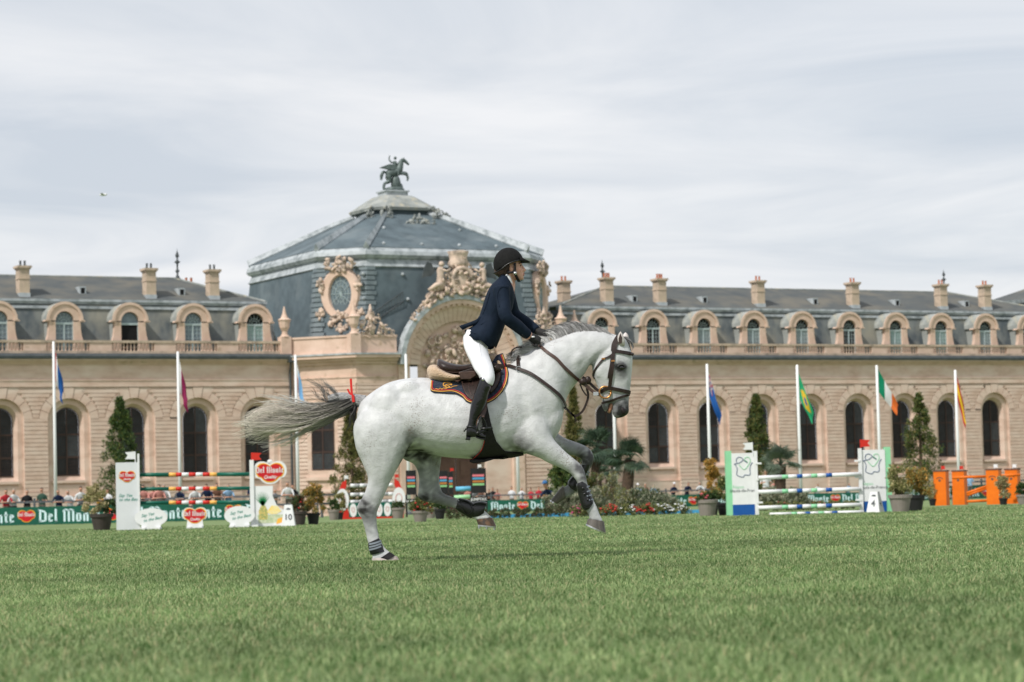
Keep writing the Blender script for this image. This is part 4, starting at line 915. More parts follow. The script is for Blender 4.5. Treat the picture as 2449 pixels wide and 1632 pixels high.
def rpanel(px, label, w, h, side, flagm, fs, flagx, dY=0.0):
    p = G(px, YR+dY); t = thing('jump_standard', label, 'jump standard', tuple(p), 0); MB().box(-w/2, w/2, 0, .10, .30, h).build('white_panel', m_wht, t); MB().box(-w/2, w/2, .002, .098, 0, .30).build('blue_base', m_blu, t)
    x0 = side*(w/2); MB().box(min(x0,x0+side*.16), max(x0,x0+side*.16), .02, .34, 0, h+.07).build('green_pillar', m_mint, t)
    map_logo(t, 0, h*.775, .50); q = link('lettering', font_mesh('Région', .115, m_mint, 0, .001), t); q.location = (-.16,-.003,h*.455); q = link('lettering', font_mesh('Hauts-de-France', .118, m_inkg, 0, .001, .001), t); q.location = (.0,-.003,h*.395)
    MB().box(-side*(w/2)-.05, -side*(w/2)+.05, -.06, .0, 0, h+.05).build('pole_rack', m_wht, t)
    for z in (.32,.95,1.4): MB().box(-side*(w/2)-side*.16, -side*(w/2), -.08, -.02, z, z+.05).build('pole_cup', m_wht, t)
    flag_on(t, flagx, -.02, h+.02, flagm, fs, .9)
rpanel(1782, 'white panel with region map emblem at the left of the right jump', .66, 1.72, -1, m_wht, -1, .26)
rpanel(2091, 'white panel with region map emblem behind the number four marker', .70, 1.72, 1, m_redp2, 1, -.32)
bb = [(.23,m_wht),(.29,m_mint),(.375,m_wht),(.43,m_blu),(.515,m_wht),(.575,m_mint),(.66,m_wht),(.72,m_blu),(1.0,m_wht)]
for (ya, yb, ds) in ((1143,1134,'top'),(1177,1169.5,'second'),(1215,1207.5,'third')):
    striped_pole(f'{ds} white pole with mint and blue bands of the right jump', at(1814,ya,YR-.1), at(2058,yb,YR-.1), .056, bb, 'poles of the right jump')
striped_pole('white banded ground pole lying before the right jump', at(1841,1230.5,YR-.9), at(2066,1224.5,YR-.9), .045, bb, 'poles of the right jump')
marker('white number four marker before the right panel', G(2094,YR-.7), '4', R(-30), .19, .56)
# orange jump
YO = 90.0
for (px, dy_, fm, lab) in ((2254,0,m_redp2,'leftmost orange pillar of the orange jump'),(2298,1.6,m_redp2,'second orange pillar from the left in the orange jump'),(2380,-1.2,m_wht,'third orange pillar, behind the small cream shrub'),(2425,.4,m_wht,'rightmost orange pillar at the photo edge')):
    Yp = YO+dy_; t = thing('jump_standard', lab, 'jump standard', tuple(G(px,Yp)), R(-28)); MB().box(-.235,.235,-.20,.20,0,1.26).build('box', m_org, t); MB().box(-.255,.255,-.22,.22,1.26,1.31).build('lid', m_door, t)
    em = MB(); em.tube([(.12*math.cos(a),-.205,.98+.06*math.sin(a)) for a in np.linspace(0,math.pi,9)], .014, 5); em.ball((0,-.205,.93),(.05,.01,.05),8,5); em.build('crest', m_door, t); flag_on(t, .02, 0, 1.30, fm, 1, .55)
for (a, b_, lab) in (((2278,1143),(2362,1140),'upper orange pole of the orange jump'),((2313,1185),(2362,1168),'tilted orange pole in the orange jump'),((2313,1200),(2375,1197),'low orange pole of the orange jump'),((2395,1138),(2440,1136),'orange pole between the right orange pillars'),((2312,1180),(2362,1163),'upper tilted orange pole')):
    striped_pole(lab, at(*a,YO-.5), at(*b_,YO-.5), .05, [(1,m_org)], 'poles of the orange jump')
# red and white jump in the middle distance
YD = 100.0
def oval(root, x, z, rx, rz, y, m, name='oval_disc'): return MB().prism([(x+rx*math.cos(a), z+rz*math.sin(a)) for a in np.linspace(0,2*math.pi,22,endpoint=False)], y-.012, y).build(name, m, root)
m_rline = mat('faded_red_print', (.55,.20,.18), .6)
for (px, s, fm, lab) in ((827,1,m_wht,'red curved jump wing with white oval left of the standing hind leg'),(948,-1,m_redp2,'red curved jump wing with white oval between the hind legs')):
    t = thing('jump_standard', lab, 'jump standard', tuple(G(px,YD)), 0)
    P = [(.30,0),(.34,.55),(.30,1.1),(.12,1.52),(-.05,1.62),(-.05,1.35),(.08,1.1),(.02,.9),(-.05,.55),(-.20,.0)]
    MB().prism([((-a if s > 0 else a)*-1 if False else a*(-s)*-1, z) for a, z in P] if False else [(a*(1 if s < 0 else -1), z) for a, z in P], -.04, .04).build('wing_board', m_redp2, t)
    oval(t, (.12 if s < 0 else -.12), .80, .27, .46, -.05, m_wht); MB().tube([((.12 if s < 0 else -.12)+.13*math.cos(a),-.066,.80+.2*math.sin(a)) for a in np.linspace(0,6.28,15)], .014, 5).build('emblem', m_rline, t)
    flag_on(t, -.02, 0, 1.62, fm, 1, .6)
for k, py in enumerate((1162,1183.5,1201)):
    bnd = []; a = 0
    for j in range(9): bnd.append(((j+1)/9, m_wht if j % 2 == 0 else mat('grey_pole_band', (.30,.31,.32), .5)))
    striped_pole(f'{("top","middle","lowest")[k]} white pole of the distant red jump', at(838,py,YD), at(940,py-2,YD), .075, bnd, 'poles of the red jump')
for j in range(5):
    px = 845+j*20.5; t = thing('jump_filler', f'{("first","second","third","fourth","fifth")[j]} white oval filler of the red jump counted from the left', 'jump filler', tuple(G(px,YD-.2)), 0, 'oval fillers of the red jump')
    oval(t, 0, .36, .15, .28, 0, m_wht); MB().box(-.17,.17,-.06,.06,0,.07).build('foot', m_redp2, t); MB().prism([(-.18,.05),(.18,.05),(.18,.66),(-.18,.66)], .01, .03).build('backing', m_grnp, t); MB().tube([(.06*math.cos(a),-.016,.38+.1*math.sin(a)) for a in np.linspace(0,6.28,11)], .01, 4).build('emblem', m_rline, t)
# black standards with coloured stripes
cols4 = [mat('stripe_'+n, c, .5) for n, c in (('pink',(.62,.17,.20)),('blue',(.07,.30,.50)),('brown',(.42,.16,.04)),('green',(.24,.50,.22)))]
m_skyb = mat('sky_blue_paint', (.12,.42,.62), .5); m_lime = mat('pale_green_paint', (.35,.66,.36), .5)
for (px, Y, w, fm, lab) in ((985,104,.44,None,'black striped jump board left of the lifted hind leg'),(1062,108,.42,None,'black striped jump board right of the lifted hind leg'),(1080,112,.22,m_redp2,'narrow black striped jump board with red flag'),(1146,103,.66,m_wht,'widest black striped jump board with white flag')):
    t = thing('jump_standard', lab, 'jump standard', tuple(G(px,Y)), 0); MB().box(-w/2,w/2,-.05,.05,.95,2.0).build('board', m_blk, t)
    for k in range(4): MB().box(-w*.38,w*.38,-.06,-.052,1.74-k*.125-.09,1.74-k*.125).build('stripe', cols4[k], t)
    for s in (-1,1): MB().box(s*w/2-.04,s*w/2+.04,-.04,.04,0,.95).build('leg', m_blk, t)
    MB().box(-w/2,w/2,-.045,.045,.58,.78).build('lower_board', m_blk, t); q = link('lettering', font_mesh('JUMPTAX', w*.24, m_wht, 0, .001, .003), t); q.location = (0,-.05,.68)
    if fm: flag_on(t, .0, 0, 2.0, fm, 1, .55)
striped_pole('sky blue plank between the black striped boards', at(1090,1170,106), at(1127,1168.5,106), .10, [(1,m_skyb)], 'planks of the black jump'); striped_pole('pale green plank between the black striped boards', at(1086,1190,106), at(1127,1188,106), .09, [(1,m_lime)], 'planks of the black jump')

# ------------------------------------------------------------------ flag poles
def flag_pole(label, px, ytop, Y, L=0, H=0, ang=12, cols=None, yflag=None, split='fly', seed=1, extra=None):
    b0 = G(px, Y); top = at(px, ytop, Y); b0.x = at(px, 1180, Y).x; h = top.z-b0.z
    t = thing('flag_pole', label, 'flag pole', tuple(b0), 0, 'flag poles before the stables')
    k_ = Y/118; L *= k_*1.25; H *= k_*1.15; MB().lathe([(.085*k_,0),(.075*k_,h*.5),(.06*k_,h-.05),(.0,h)], 12).build('pole', m_polew, t, True); MB().lathe([(.2,0),(.2,.1),(.12,.14)], 12).build('base_plate', m_gal, t)
    if not cols: return t
    ztop = at(px, yflag, Y).z-b0.z; rd = random.Random(seed); nu, nv = 14, 18; me = bpy.data.meshes.new('flag'); V = []; Fs = []; MI = []
    for i in range(nu+1):
        for j in range(nv+1):
            u, v = i/nu, j/nv; a = R(ang); fold = math.sin(v*7+u*3+seed)*.12*v**.5
            gather = 1-.55*v if ang < 30 else 1-.25*v      # cloth gathers as it hangs
            V.append((.08+v*L*math.sin(a)+.05*math.sin(v*9+seed+u*2)*v + (1-u)*.10*v, fold+.10*math.sin(u*6+seed)*v, ztop-u*H*gather-v*L*math.cos(a)))
    for i in range(nu):
        for j in range(nv):
            Fs.append((i*(nv+1)+j, i*(nv+1)+j+1, (i+1)*(nv+1)+j+1, (i+1)*(nv+1)+j)); MI.append(cols[1]((i+.5)/nu, (j+.5)/nv))
    me.from_pydata(V, [], Fs)
    for m in cols[0]: me.materials.append(m)
    me.polygons.foreach_set('material_index', MI); me.polygons.foreach_set('use_smooth', [True]*len(me.polygons)); link('flag', me, t)
    return t
cl = lambda n, c: mat('flag_'+n, c, .75, trans=.25)
fr_, fw, fb = cl('red',(.50,.03,.03)), cl('white',(.70,.70,.71)), cl('blue',(.015,.10,.36)); fmar, flb, fdb = cl('maroon',(.27,.02,.09)), cl('light_blue',(.20,.42,.70)), cl('navy',(.01,.03,.20)); fgr, fye, fdg, forr = cl('green',(.02,.36,.16)), cl('yellow',(.78,.50,.03)), cl('dark_green',(.0,.20,.10)), cl('orange',(.72,.16,.03))
flag_pole('tall white pole with limp red white and blue flag at far left', 133, 816, 121, 1.6, 1.3, 9, ([fr_,fw,fb], lambda u,v: 0 if v < .12 else (1 if v < .33 else 2)), 838, seed=2).name = 'flag_pole'
flag_pole('white pole with limp maroon and white flag above the left jump', 431, 840, 121, 1.55, 1.3, 9, ([fw,fmar], lambda u,v: 0 if v < .22 else 1), 862, seed=3)
flag_pole('white pole with limp light blue flag behind the horse tail', 713, 848, 122, 1.7, 1.2, 8, ([fw,flb,fr_], lambda u,v: 2 if (v < .12 and u > .4) else (0 if v < .18 else 1)), 868, seed=4)
flag_pole('bare white pole left of the saddle', 978, 846, 130); flag_pole('bare white pole seen below the horse belly', 1240, 850, 187); flag_pole('bare white pole under the horse muzzle', 1474, 860, 150)
flag_pole('white pole with blue flag bearing a small union canton', 1700, 870, 182, 1.75, 1.05, 13, ([fdb,fb,fr_,fw], lambda u,v: (2 if int(v*40+u*6) % 3 == 0 else (3 if int(v*40+u*6) % 3 == 1 else 0)) if v < .34 and u < .6 else 1), 888, seed=5)
flag_pole('white pole with green flag bearing yellow and blue', 1916, 872, 205, 1.7, 1.1, 17, ([fgr,fye,fb], lambda u,v: 2 if (v-.5)**2*6+(u-.5)**2*8 < .12 else (1 if abs(v-.5)*1.2+abs(u-.5) < .42 else 0)), 889, seed=6)
flag_pole('white pole with green white and orange flag', 2107, 873, 170, 1.6, 1.0, 26, ([fdg,fw,forr], lambda u,v: 0 if v < .34 else (1 if v < .68 else 2)), 882, seed=7)
flag_pole('white pole with limp red and yellow flag at far right', 2295, 884, 165, 1.75, 1.1, 9, ([fr_,fye], lambda u,v: 1 if .25 < u < .75 else 0), 892, seed=8)

# ------------------------------------------------------------------ plants
m_leaf = attr_mat('foliage', rough=.6, spec=.25, trans=.25); m_bark = mat('bark', (.10,.065,.045), .95, (.05,.035,.025), scale=14, bump=.9, bscale=20)
m_pot_g = mat('taupe_pot', (.25,.22,.20), .75, (.21,.185,.165), scale=4); m_pot_k = mat('black_pot', (.018,.018,.019), .6); m_pot_b = mat('brown_tub', (.06,.05,.045), .7, (.045,.037,.033), scale=4); m_soil2 = mat('potting_soil', (.03,.022,.016), .95)
def leaf_mesh(name, pts, size, cols, rd, up=0.3, jit=.25, aspect=.45):
    """small leaf quads at the given points"""
    n = len(pts); d = rd.normal(0, 1, (n,3)); d[:,2] += up; d /= np.linalg.norm(d, axis=1)[:,None]; e = np.cross(d, rd.normal(0,1,(n,3))); e /= np.linalg.norm(e, axis=1)[:,None]+1e-9
    s = size*rd.uniform(.6,1.4,(n,1)); a = pts; V = np.stack([a, a+d*s*.5+e*s*aspect*.5, a+d*s, a+d*s*.5-e*s*aspect*.5], 1).reshape(-1,3)
    c = np.array(cols)[rd.integers(0, len(cols), n)]*rd.uniform(1-jit, 1+jit, (n,1))
    return np_mesh(name, V, np.arange(n*4).reshape(-1,4), m_leaf, np.repeat(np.clip(c,.005,.9), 4, 0))
def clumpy(rd, n, nc, f):
    """points gathered in clumps; f(rd, k) gives clump centres and radii"""
    c, r = f(rd, nc); i = rd.integers(0, nc, n); p = rd.normal(0, 1, (n,3)); p /= np.linalg.norm(p, axis=1)[:,None]; return c[i]+p*r[i][:,None]*(rd.uniform(0,1,(n,1))**.45)
GREENS = [(.055,.10,.03),(.085,.13,.035),(.13,.155,.04),(.04,.075,.028)]
def conifer(label, px, ytip, Y, wpx, seed, cols=GREENS, nleaf=9000, px_tip=None, gap=.0):
    b0 = G(px, Y); tip = at(px, ytip, Y); h = tip.z-b0.z; w = wpx*.56*Y/FPX; nleaf = int(nleaf*1.35); t = thing('conifer_tree', label, 'tree', tuple(b0), 0, 'clipped conifers before the stables'); rd = np.random.default_rng(seed)
    MB().lathe([(.14,0),(.11,h*.3),(.05,h*.8),(.01,h*.98)], 8).build('trunk', m_bark, t, True)
    def f(rd, nc):
        z = rd.uniform(0,1,nc)**.8; a = rd.uniform(0,6.28,nc); rr = w*(1-z)**.78*(rd.uniform(0,1,nc)**.35)*(1+.2*np.sin(a*3+z*9+seed)); return np.stack([rr*np.cos(a), rr*np.sin(a), h*(.06+.94*z)], 1), (.10+.30*(1-z))*w*.55+.06
    pts = clumpy(rd, nleaf, 170, f); link('crown', leaf_mesh('crown', pts, .17, cols, rd, .8, .35, .35), t)
OL = [(.16,.15,.045),(.12,.13,.04),(.20,.17,.06),(.08,.10,.03)]
conifer('broad dark conifer behind the white pillar of the left jump', 290, 955, 146, 128, 1); conifer('conifer half hidden by the standing hind leg', 845, 960, 146, 100, 2, OL)
conifer('slim yellowish conifer between horse head and chest', 1378, 925, 146, 66, 3, OL); conifer('dense narrow conifer behind the left panel of the right jump', 1816, 945, 146, 86, 4, OL+GREENS); conifer('loose pointed conifer left of the orange jump', 2207, 946, 146, 112, 5, GREENS+OL, 6500)
conifer('low dark conifer behind the near forearm', 1345, 1085, 120, 90, 6, GREENS, 5000)
# fan palms
def frond_mesh(s, seed):
    rd = random.Random(seed); mb = MB(); mb.tube([(0,0,0),(.25*s,0,.06*s),(.5*s,0,.08*s)], [.016,.012,.01], 5); n = 17
    for k in range(n):
        a = R(-105+210*k/(n-1)); L = s*(.62-.10*abs(a)/1.8)*rd.uniform(.9,1.05); c, sn = math.cos(a), math.sin(a); b0 = Vector((.5*s,0,.08*s)); m1 = b0+Vector((c*L*.55,sn*L*.55,.05*s)); e = b0+Vector((c*L,sn*L,-.10*s*rd.uniform(.5,1.6))); sd_ = Vector((-sn,c,0))*.028*s
        mb.add([b0, m1+sd_, e, m1-sd_, m1+Vector((0,0,-.012*s))], [(0,1,4),(1,2,4),(2,3,4),(3,0,4)])
    return mb.mesh('frond', m_palm)
m_palm = mat('palm_leaf', (.035,.075,.045), .5, (.085,.125,.075), scale=2.5, spread=(.4,.65), trans=.15)
m_palm_b = mat('silvery_palm_leaf', (.10,.15,.11), .5, (.18,.22,.16), scale=2.5, trans=.15)
FR = [frond_mesh(1.0, k) for k in range(3)]
def palm(label, px, ycrown, Y, rpx, seed, matl=None, lean=0):
    b0 = G(px-lean, Y); ct = at(px, ycrown, Y); h = ct.z-b0.z; s = rpx*Y/FPX*1.0; t = thing('fan_palm', label, 'palm', tuple(b0), 0, 'fan palms in the flower bed'); rd = random.Random(seed)
    P = [(0,0,0),(lean*.3*Y/FPX,0,h*.5),(ct.x-b0.x,0,h)]; MB().tube(spline(P,4), list(np.interp(range(9),[0,8],[.24,.19])), 10).build('trunk', m_bark, t, True)
    for k in range(34):
        el = R(rd.uniform(-40,80)); o = link('frond', FR[k % 3], t, (ct.x-b0.x,0,h)); o.rotation_euler = (rd.uniform(-.4,.4), -el, rd.uniform(0,6.28)); q = s*rd.uniform(.72,.95); o.scale = (q,q,q)
        if matl: o.material_slots[0].link = 'OBJECT'; o.material_slots[0].material = matl
palm('fan palm with the upper crown beside the horse chest', 1428, 1078, 92, 72, 1); palm('fan palm with leaning dark trunk right of the near foreleg', 1508, 1100, 88, 64, 2, lean=8); palm('small fan palm drooping behind the near knee', 1462, 1125, 90, 36, 5); palm('silvery fan palm behind the poles of the right jump', 1868, 1112, 92, 62, 3, m_palm_b)
GG = [(.20,.22,.15),(.26,.27,.19),(.14,.17,.10),(.30,.29,.20)]; YG = [(.30,.27,.11),(.22,.22,.08),(.16,.18,.06)]; DG = [(.04,.07,.025),(.06,.10,.03)]; CRM = [(.50,.42,.24),(.40,.36,.18),(.28,.28,.12)]; ORG = [(.48,.26,.06),(.40,.24,.05),(.22,.18,.05),(.55,.32,.09)]
def bush_pts(rd, n, rx, ry, h, nc=26, base=.0):
    def f(rd, nc):
        a = rd.uniform(0,6.28,nc); z = rd.uniform(0,1,nc); rr = np.sqrt(rd.uniform(0,1,nc))*np.sqrt(np.clip(1-(z*.9)**2,0,1)); return np.stack([rx*rr*np.cos(a), ry*rr*np.sin(a), base+h*(.08+.8*z)], 1), rd.uniform(.20,.38,nc)*min(rx,h)
    return clumpy(rd, n, nc, f)
def shrub(label, px, Y, w, h, cols, seed, n=1500, size=.07, group=None, name='shrub', cat='shrub', flowers=None, up=.6):
    t = thing(name, label, cat, tuple(G(px,Y)), 0, group); rd = np.random.default_rng(seed); link('foliage', leaf_mesh('foliage', bush_pts(rd, n*2, w/2, w/2*.7, h), size*1.15, cols, rd, up), t)
    if flowers:
        fp = bush_pts(rd, flowers[1], w/2*1.05, w/2*.75, h*1.08); fp = fp[fp[:,2] > h*.35]; mb = MB()
        for p in fp: s = flowers[2]*rd.uniform(.7,1.3); mb.ball(tuple(p), (s,s,s*.6), 6, 4)
        mb.build('blossoms', flowers[0], t)
    return t
m_pink = mat('pink_blossom', (.62,.13,.16), .7, (.50,.06,.09), scale=8); m_redb = mat('red_blossom', (.55,.05,.04), .7, (.45,.03,.03), scale=8); m_wb = mat('white_blossom', (.75,.76,.78), .7); m_mag = mat('magenta_blossom', (.55,.07,.22), .7)
BP = 'grey green shrubs in the flower bed'
for k, (px, Y, w, h, lab, cc) in enumerate(((1362,84,1.3,.95,'pale silvery shrub behind the lifted fore hoof',GG),(1412,83,1.2,.85,'silvery spiky shrub right of the near fore boot',GG),(1452,85,1.4,1.5,'tall olive shrub under the palm trunks',YG+GG),(1500,83,1.3,.85,'rounded olive grey shrub left of the palm shadow',YG+GG),(1548,83,1.4,.95,'widest rounded grey green shrub in the bed',GG+DG),(1592,84,1.0,.75,'grey green shrub touching the green banner',GG),(1330,86,1.0,.7,'small silvery shrub beside the crouching figure',GG),(1850,88,1.2,.75,'silvery shrub under the left half of the right jump poles',GG),(1908,88,1.1,.7,'silvery spiky shrub under the middle of the right jump poles',GG),(1408,90,1.3,1.7,'tall loose shrub below the small palm',DG+OL))):
    shrub(lab, px, Y, w, h, cc, 100+k, 1500, .11 if 'spiky' in lab or 'silvery' in lab else .08, BP, up=1.2)
FB = 'flower clumps along the front of the bed'
for k, (px, fm, lab) in enumerate(((1388,m_mag,'magenta flower clump left of the lowest fore hoof'),(1455,m_redb,'red flower clump right of the near fore pastern'),(1500,m_wb,'white flower clump left of the second red clump'),(1545,m_redb,'red flower clump in the middle of the bed edge'),(1585,m_wb,'white flower clump right of the middle red clump'),(1625,m_wb,'white flower clump next to the large taupe pot'))):
    shrub(lab, px, 78.5, .75, .34, DG+YG, 200+k, 500, .06, FB, 'flower_clump', 'flowers', (fm, 60, .035))
for k in range(11):
    px = 1078+k*26; shrub(f'{("first","second","third","fourth","fifth","sixth","seventh","eighth","ninth","tenth","eleventh")[k]} low heather tuft from the left in the row behind the hooves', px, 82, .42, .34, DG+[(.16,.10,.07),(.10,.11,.06)], 240+k, 320, .05, 'low heather tufts in a row', 'heather_tuft', 'plant')
for k in range(6): shrub(f'{("first","second","third","fourth","fifth","sixth")[k]} low green tuft from the left under the right jump poles', 1835+k*40, 84, .7, .28, DG+YG, 260+k, 380, .06, 'low tufts under the right jump', 'ground_tuft', 'plant', (m_pink, 8, .025))
m_edge = mat('blue_edging_paint', (.03,.22,.42), .6, (.05,.28,.5), scale=3); e0, e1 = G(1140,83.2), G(1680,82.4)
ed, L = facing_run('bed_edging', 'low blue edging board along the front of the flower bed', 'edging', e0, e1); MB().box(0,L,0,.05,0,.12).build('board', m_edge, ed)
PG = 'potted plants on the arena'
def potted(label, px, Y, potr, poth, pm, foliage, seed, wide=False):
    """foliage: list of (cols, w, h, dx, n, leaf size, flowers)"""
    t = thing('potted_plant', label, 'potted plant', tuple(G(px,Y)), 0, PG); k = 1.0
    MB().lathe([(potr*.72,0),(potr*.95,poth*.78),(potr*1.06,poth*.80),(potr*1.08,poth*.98),(potr*.98,poth),(potr*.9,poth*.9)], 20).build('pot', pm, t, False); MB().lathe([(potr*.9,poth*.9),(.01,poth*.93)], 16).build('soil', m_soil2, t)
    rd = np.random.default_rng(seed)
    for (cols, w, h, dx, n, ls, fl) in foliage:
        o = link('foliage', leaf_mesh('foliage', bush_pts(rd, int(n*2.2), w/2*1.08, w/2*.86, h*1.04), ls*1.25, cols, rd, .8), t, (dx,0,poth*.9))
        if fl:
            fp = bush_pts(rd, fl[1], w/2*1.05, w/2*.8, h*1.1); mb = MB()
            for p in fp: s = fl[2]*rd.uniform(.7,1.3); mb.ball((p[0]+dx,p[1],p[2]+poth*.9), (s,s,s*.7), 6, 4)
            mb.build('blossoms', fl[0], t)
potted('cream leaved shrub in a brown tub left of the white pillar', 243, 74, .34, .50, m_pot_b, [(CRM,.70,1.0,-.20,1500,.06,None),(DG,.42,.50,.26,700,.05,None)], 1)
potted('dark red flowering plant in a brown pot beside the number ten', 716, 74, .22, .42, m_pot_b, [(DG+[(.14,.06,.04)],.5,.55,0,700,.05,(m_redb,6,.03))], 2); potted('golden topped round shrub in a black pot', 749, 74.5, .20, .36, m_pot_k, [(YG+ORG,.66,.95,0,1700,.06,None)], 3)
potted('small dark shrub in a taupe pot left of the red jump', 798, 96, .22, .40, m_pot_g, [(DG,.42,.45,0,500,.05,None)], 4); potted('beige grassy plant left of the red jump wing', 812, 98, .16, .30, m_pot_k, [(CRM+YG,.44,.85,0,700,.07,None)], 5)
potted('low green plant in a taupe pot right of the red jump', 952, 96, .26, .42, m_pot_g, [(DG,.50,.28,0,500,.05,None)], 6); potted('red geraniums in a large taupe pot below the lifted hind leg', 1005, 74, .24, .34, m_pot_g, [(DG+YG,.62,.42,0,900,.06,(m_redb,16,.035))], 7)
potted('leafy plant in a taupe pot behind the geraniums', 1030, 92, .22, .42, m_pot_g, [(YG+DG,.6,.55,0,700,.06,None)], 17); potted('white flowers in a black pot under the hind cannon bone', 1052, 86, .20, .36, m_pot_k, [(DG,.42,.38,0,500,.05,(m_wb,14,.04))], 18)
potted('pink flowers in the large taupe pot before the orange shrub', 1692, 68, .29, .46, m_pot_g, [(DG,.62,.22,0,700,.05,(m_pink,26,.032))], 8); potted('orange pointed shrub behind the large taupe pot', 1702, 70, .22, .40, m_pot_k, [(ORG,.52,1.35,0,1500,.06,None)], 9); potted('green bushy shrub in a black pot beside the left panel', 1735, 68.5, .24, .36, m_pot_k, [(YG+GREENS,.70,.85,0,1600,.06,None)], 10)
potted('cream shrub in a large taupe pot right of the green pillar', 2154, 66, .31, .46, m_pot_g, [(CRM+YG,.62,.85,-.05,1300,.06,(m_pink,6,.03))], 11); potted('amber shrub in a black pot left of the orange jump', 2190, 67.5, .25, .44, m_pot_k, [(ORG+YG,.72,.80,.02,1500,.06,None)], 12)
potted('small cream shrub before the third orange pillar', 2401, 85, .15, .24, m_pot_k, [(CRM+[(.34,.22,.13)],.48,.80,0,900,.06,None)], 13); potted('pink flowers in a taupe pot at the right photo edge', 2449, 84, .24, .34, m_pot_g, [(DG,.5,.42,0,500,.06,(m_pink,8,.03))], 14)
potted('small beige plant between the amber shrub and the orange jump', 2232, 90, .15, .26, m_pot_k, [(CRM,.36,.7,0,500,.06,None)], 15); potted('red flowers in a taupe pot behind the leftmost orange pillar', 2288, 93, .2, .34, m_pot_g, [(DG,.4,.35,0,400,.05,(m_redb,8,.03))], 16)

# ------------------------------------------------------------------ spectators
def person_material():
    m = mat('clothed_person', (.5,.5,.5), .75, spec=.2); t = m.node_tree; L = t.links.new; b = t.nodes['Principled BSDF']
    at_ = t.nodes.new('ShaderNodeAttribute'); at_.attribute_name = 'col'; sp = t.nodes.new('ShaderNodeSeparateColor'); L(at_.outputs['Color'], sp.inputs[0]); oi = t.nodes.new('ShaderNodeObjectInfo')
    ra = t.nodes.new('ShaderNodeMix'); ra.data_type = 'RGBA'; ra.inputs['A'].default_value = (.56,.30,.21,1); L(oi.outputs['Color'], ra.inputs['B']); L(sp.outputs[0], ra.inputs['Factor'])
    tr = t.nodes.new('ShaderNodeValToRGB'); tr.color_ramp.elements[0].color = (.012,.016,.03,1); tr.color_ramp.elements[1].color = (.22,.19,.15,1); L(oi.outputs['Random'], tr.inputs['Fac'])
    rb = t.nodes.new('ShaderNodeMix'); rb.data_type = 'RGBA'; L(ra.outputs['Result'], rb.inputs['A']); L(tr.outputs['Color'], rb.inputs['B']); L(sp.outputs[1], rb.inputs['Factor'])
    hr = t.nodes.new('ShaderNodeValToRGB'); hr.color_ramp.elements[0].color = (.012,.009,.008,1); hr.color_ramp.elements[1].color = (.30,.26,.22,1); hr.color_ramp.elements[0].position = .3
    wnn = t.nodes.new('ShaderNodeMath'); wnn.operation = 'FRACT'; mm = t.nodes.new('ShaderNodeMath'); mm.operation = 'MULTIPLY'; mm.inputs[1].default_value = 7.31; L(oi.outputs['Random'], mm.inputs[0]); L(mm.outputs[0], wnn.inputs[0]); L(wnn.outputs[0], hr.inputs['Fac'])
    rc = t.nodes.new('ShaderNodeMix'); rc.data_type = 'RGBA'; L(rb.outputs['Result'], rc.inputs['A']); L(hr.outputs['Color'], rc.inputs['B']); L(sp.outputs[2], rc.inputs['Factor']); L(rc.outputs['Result'], b.inputs['Base Color']); return m
m_person = person_material()
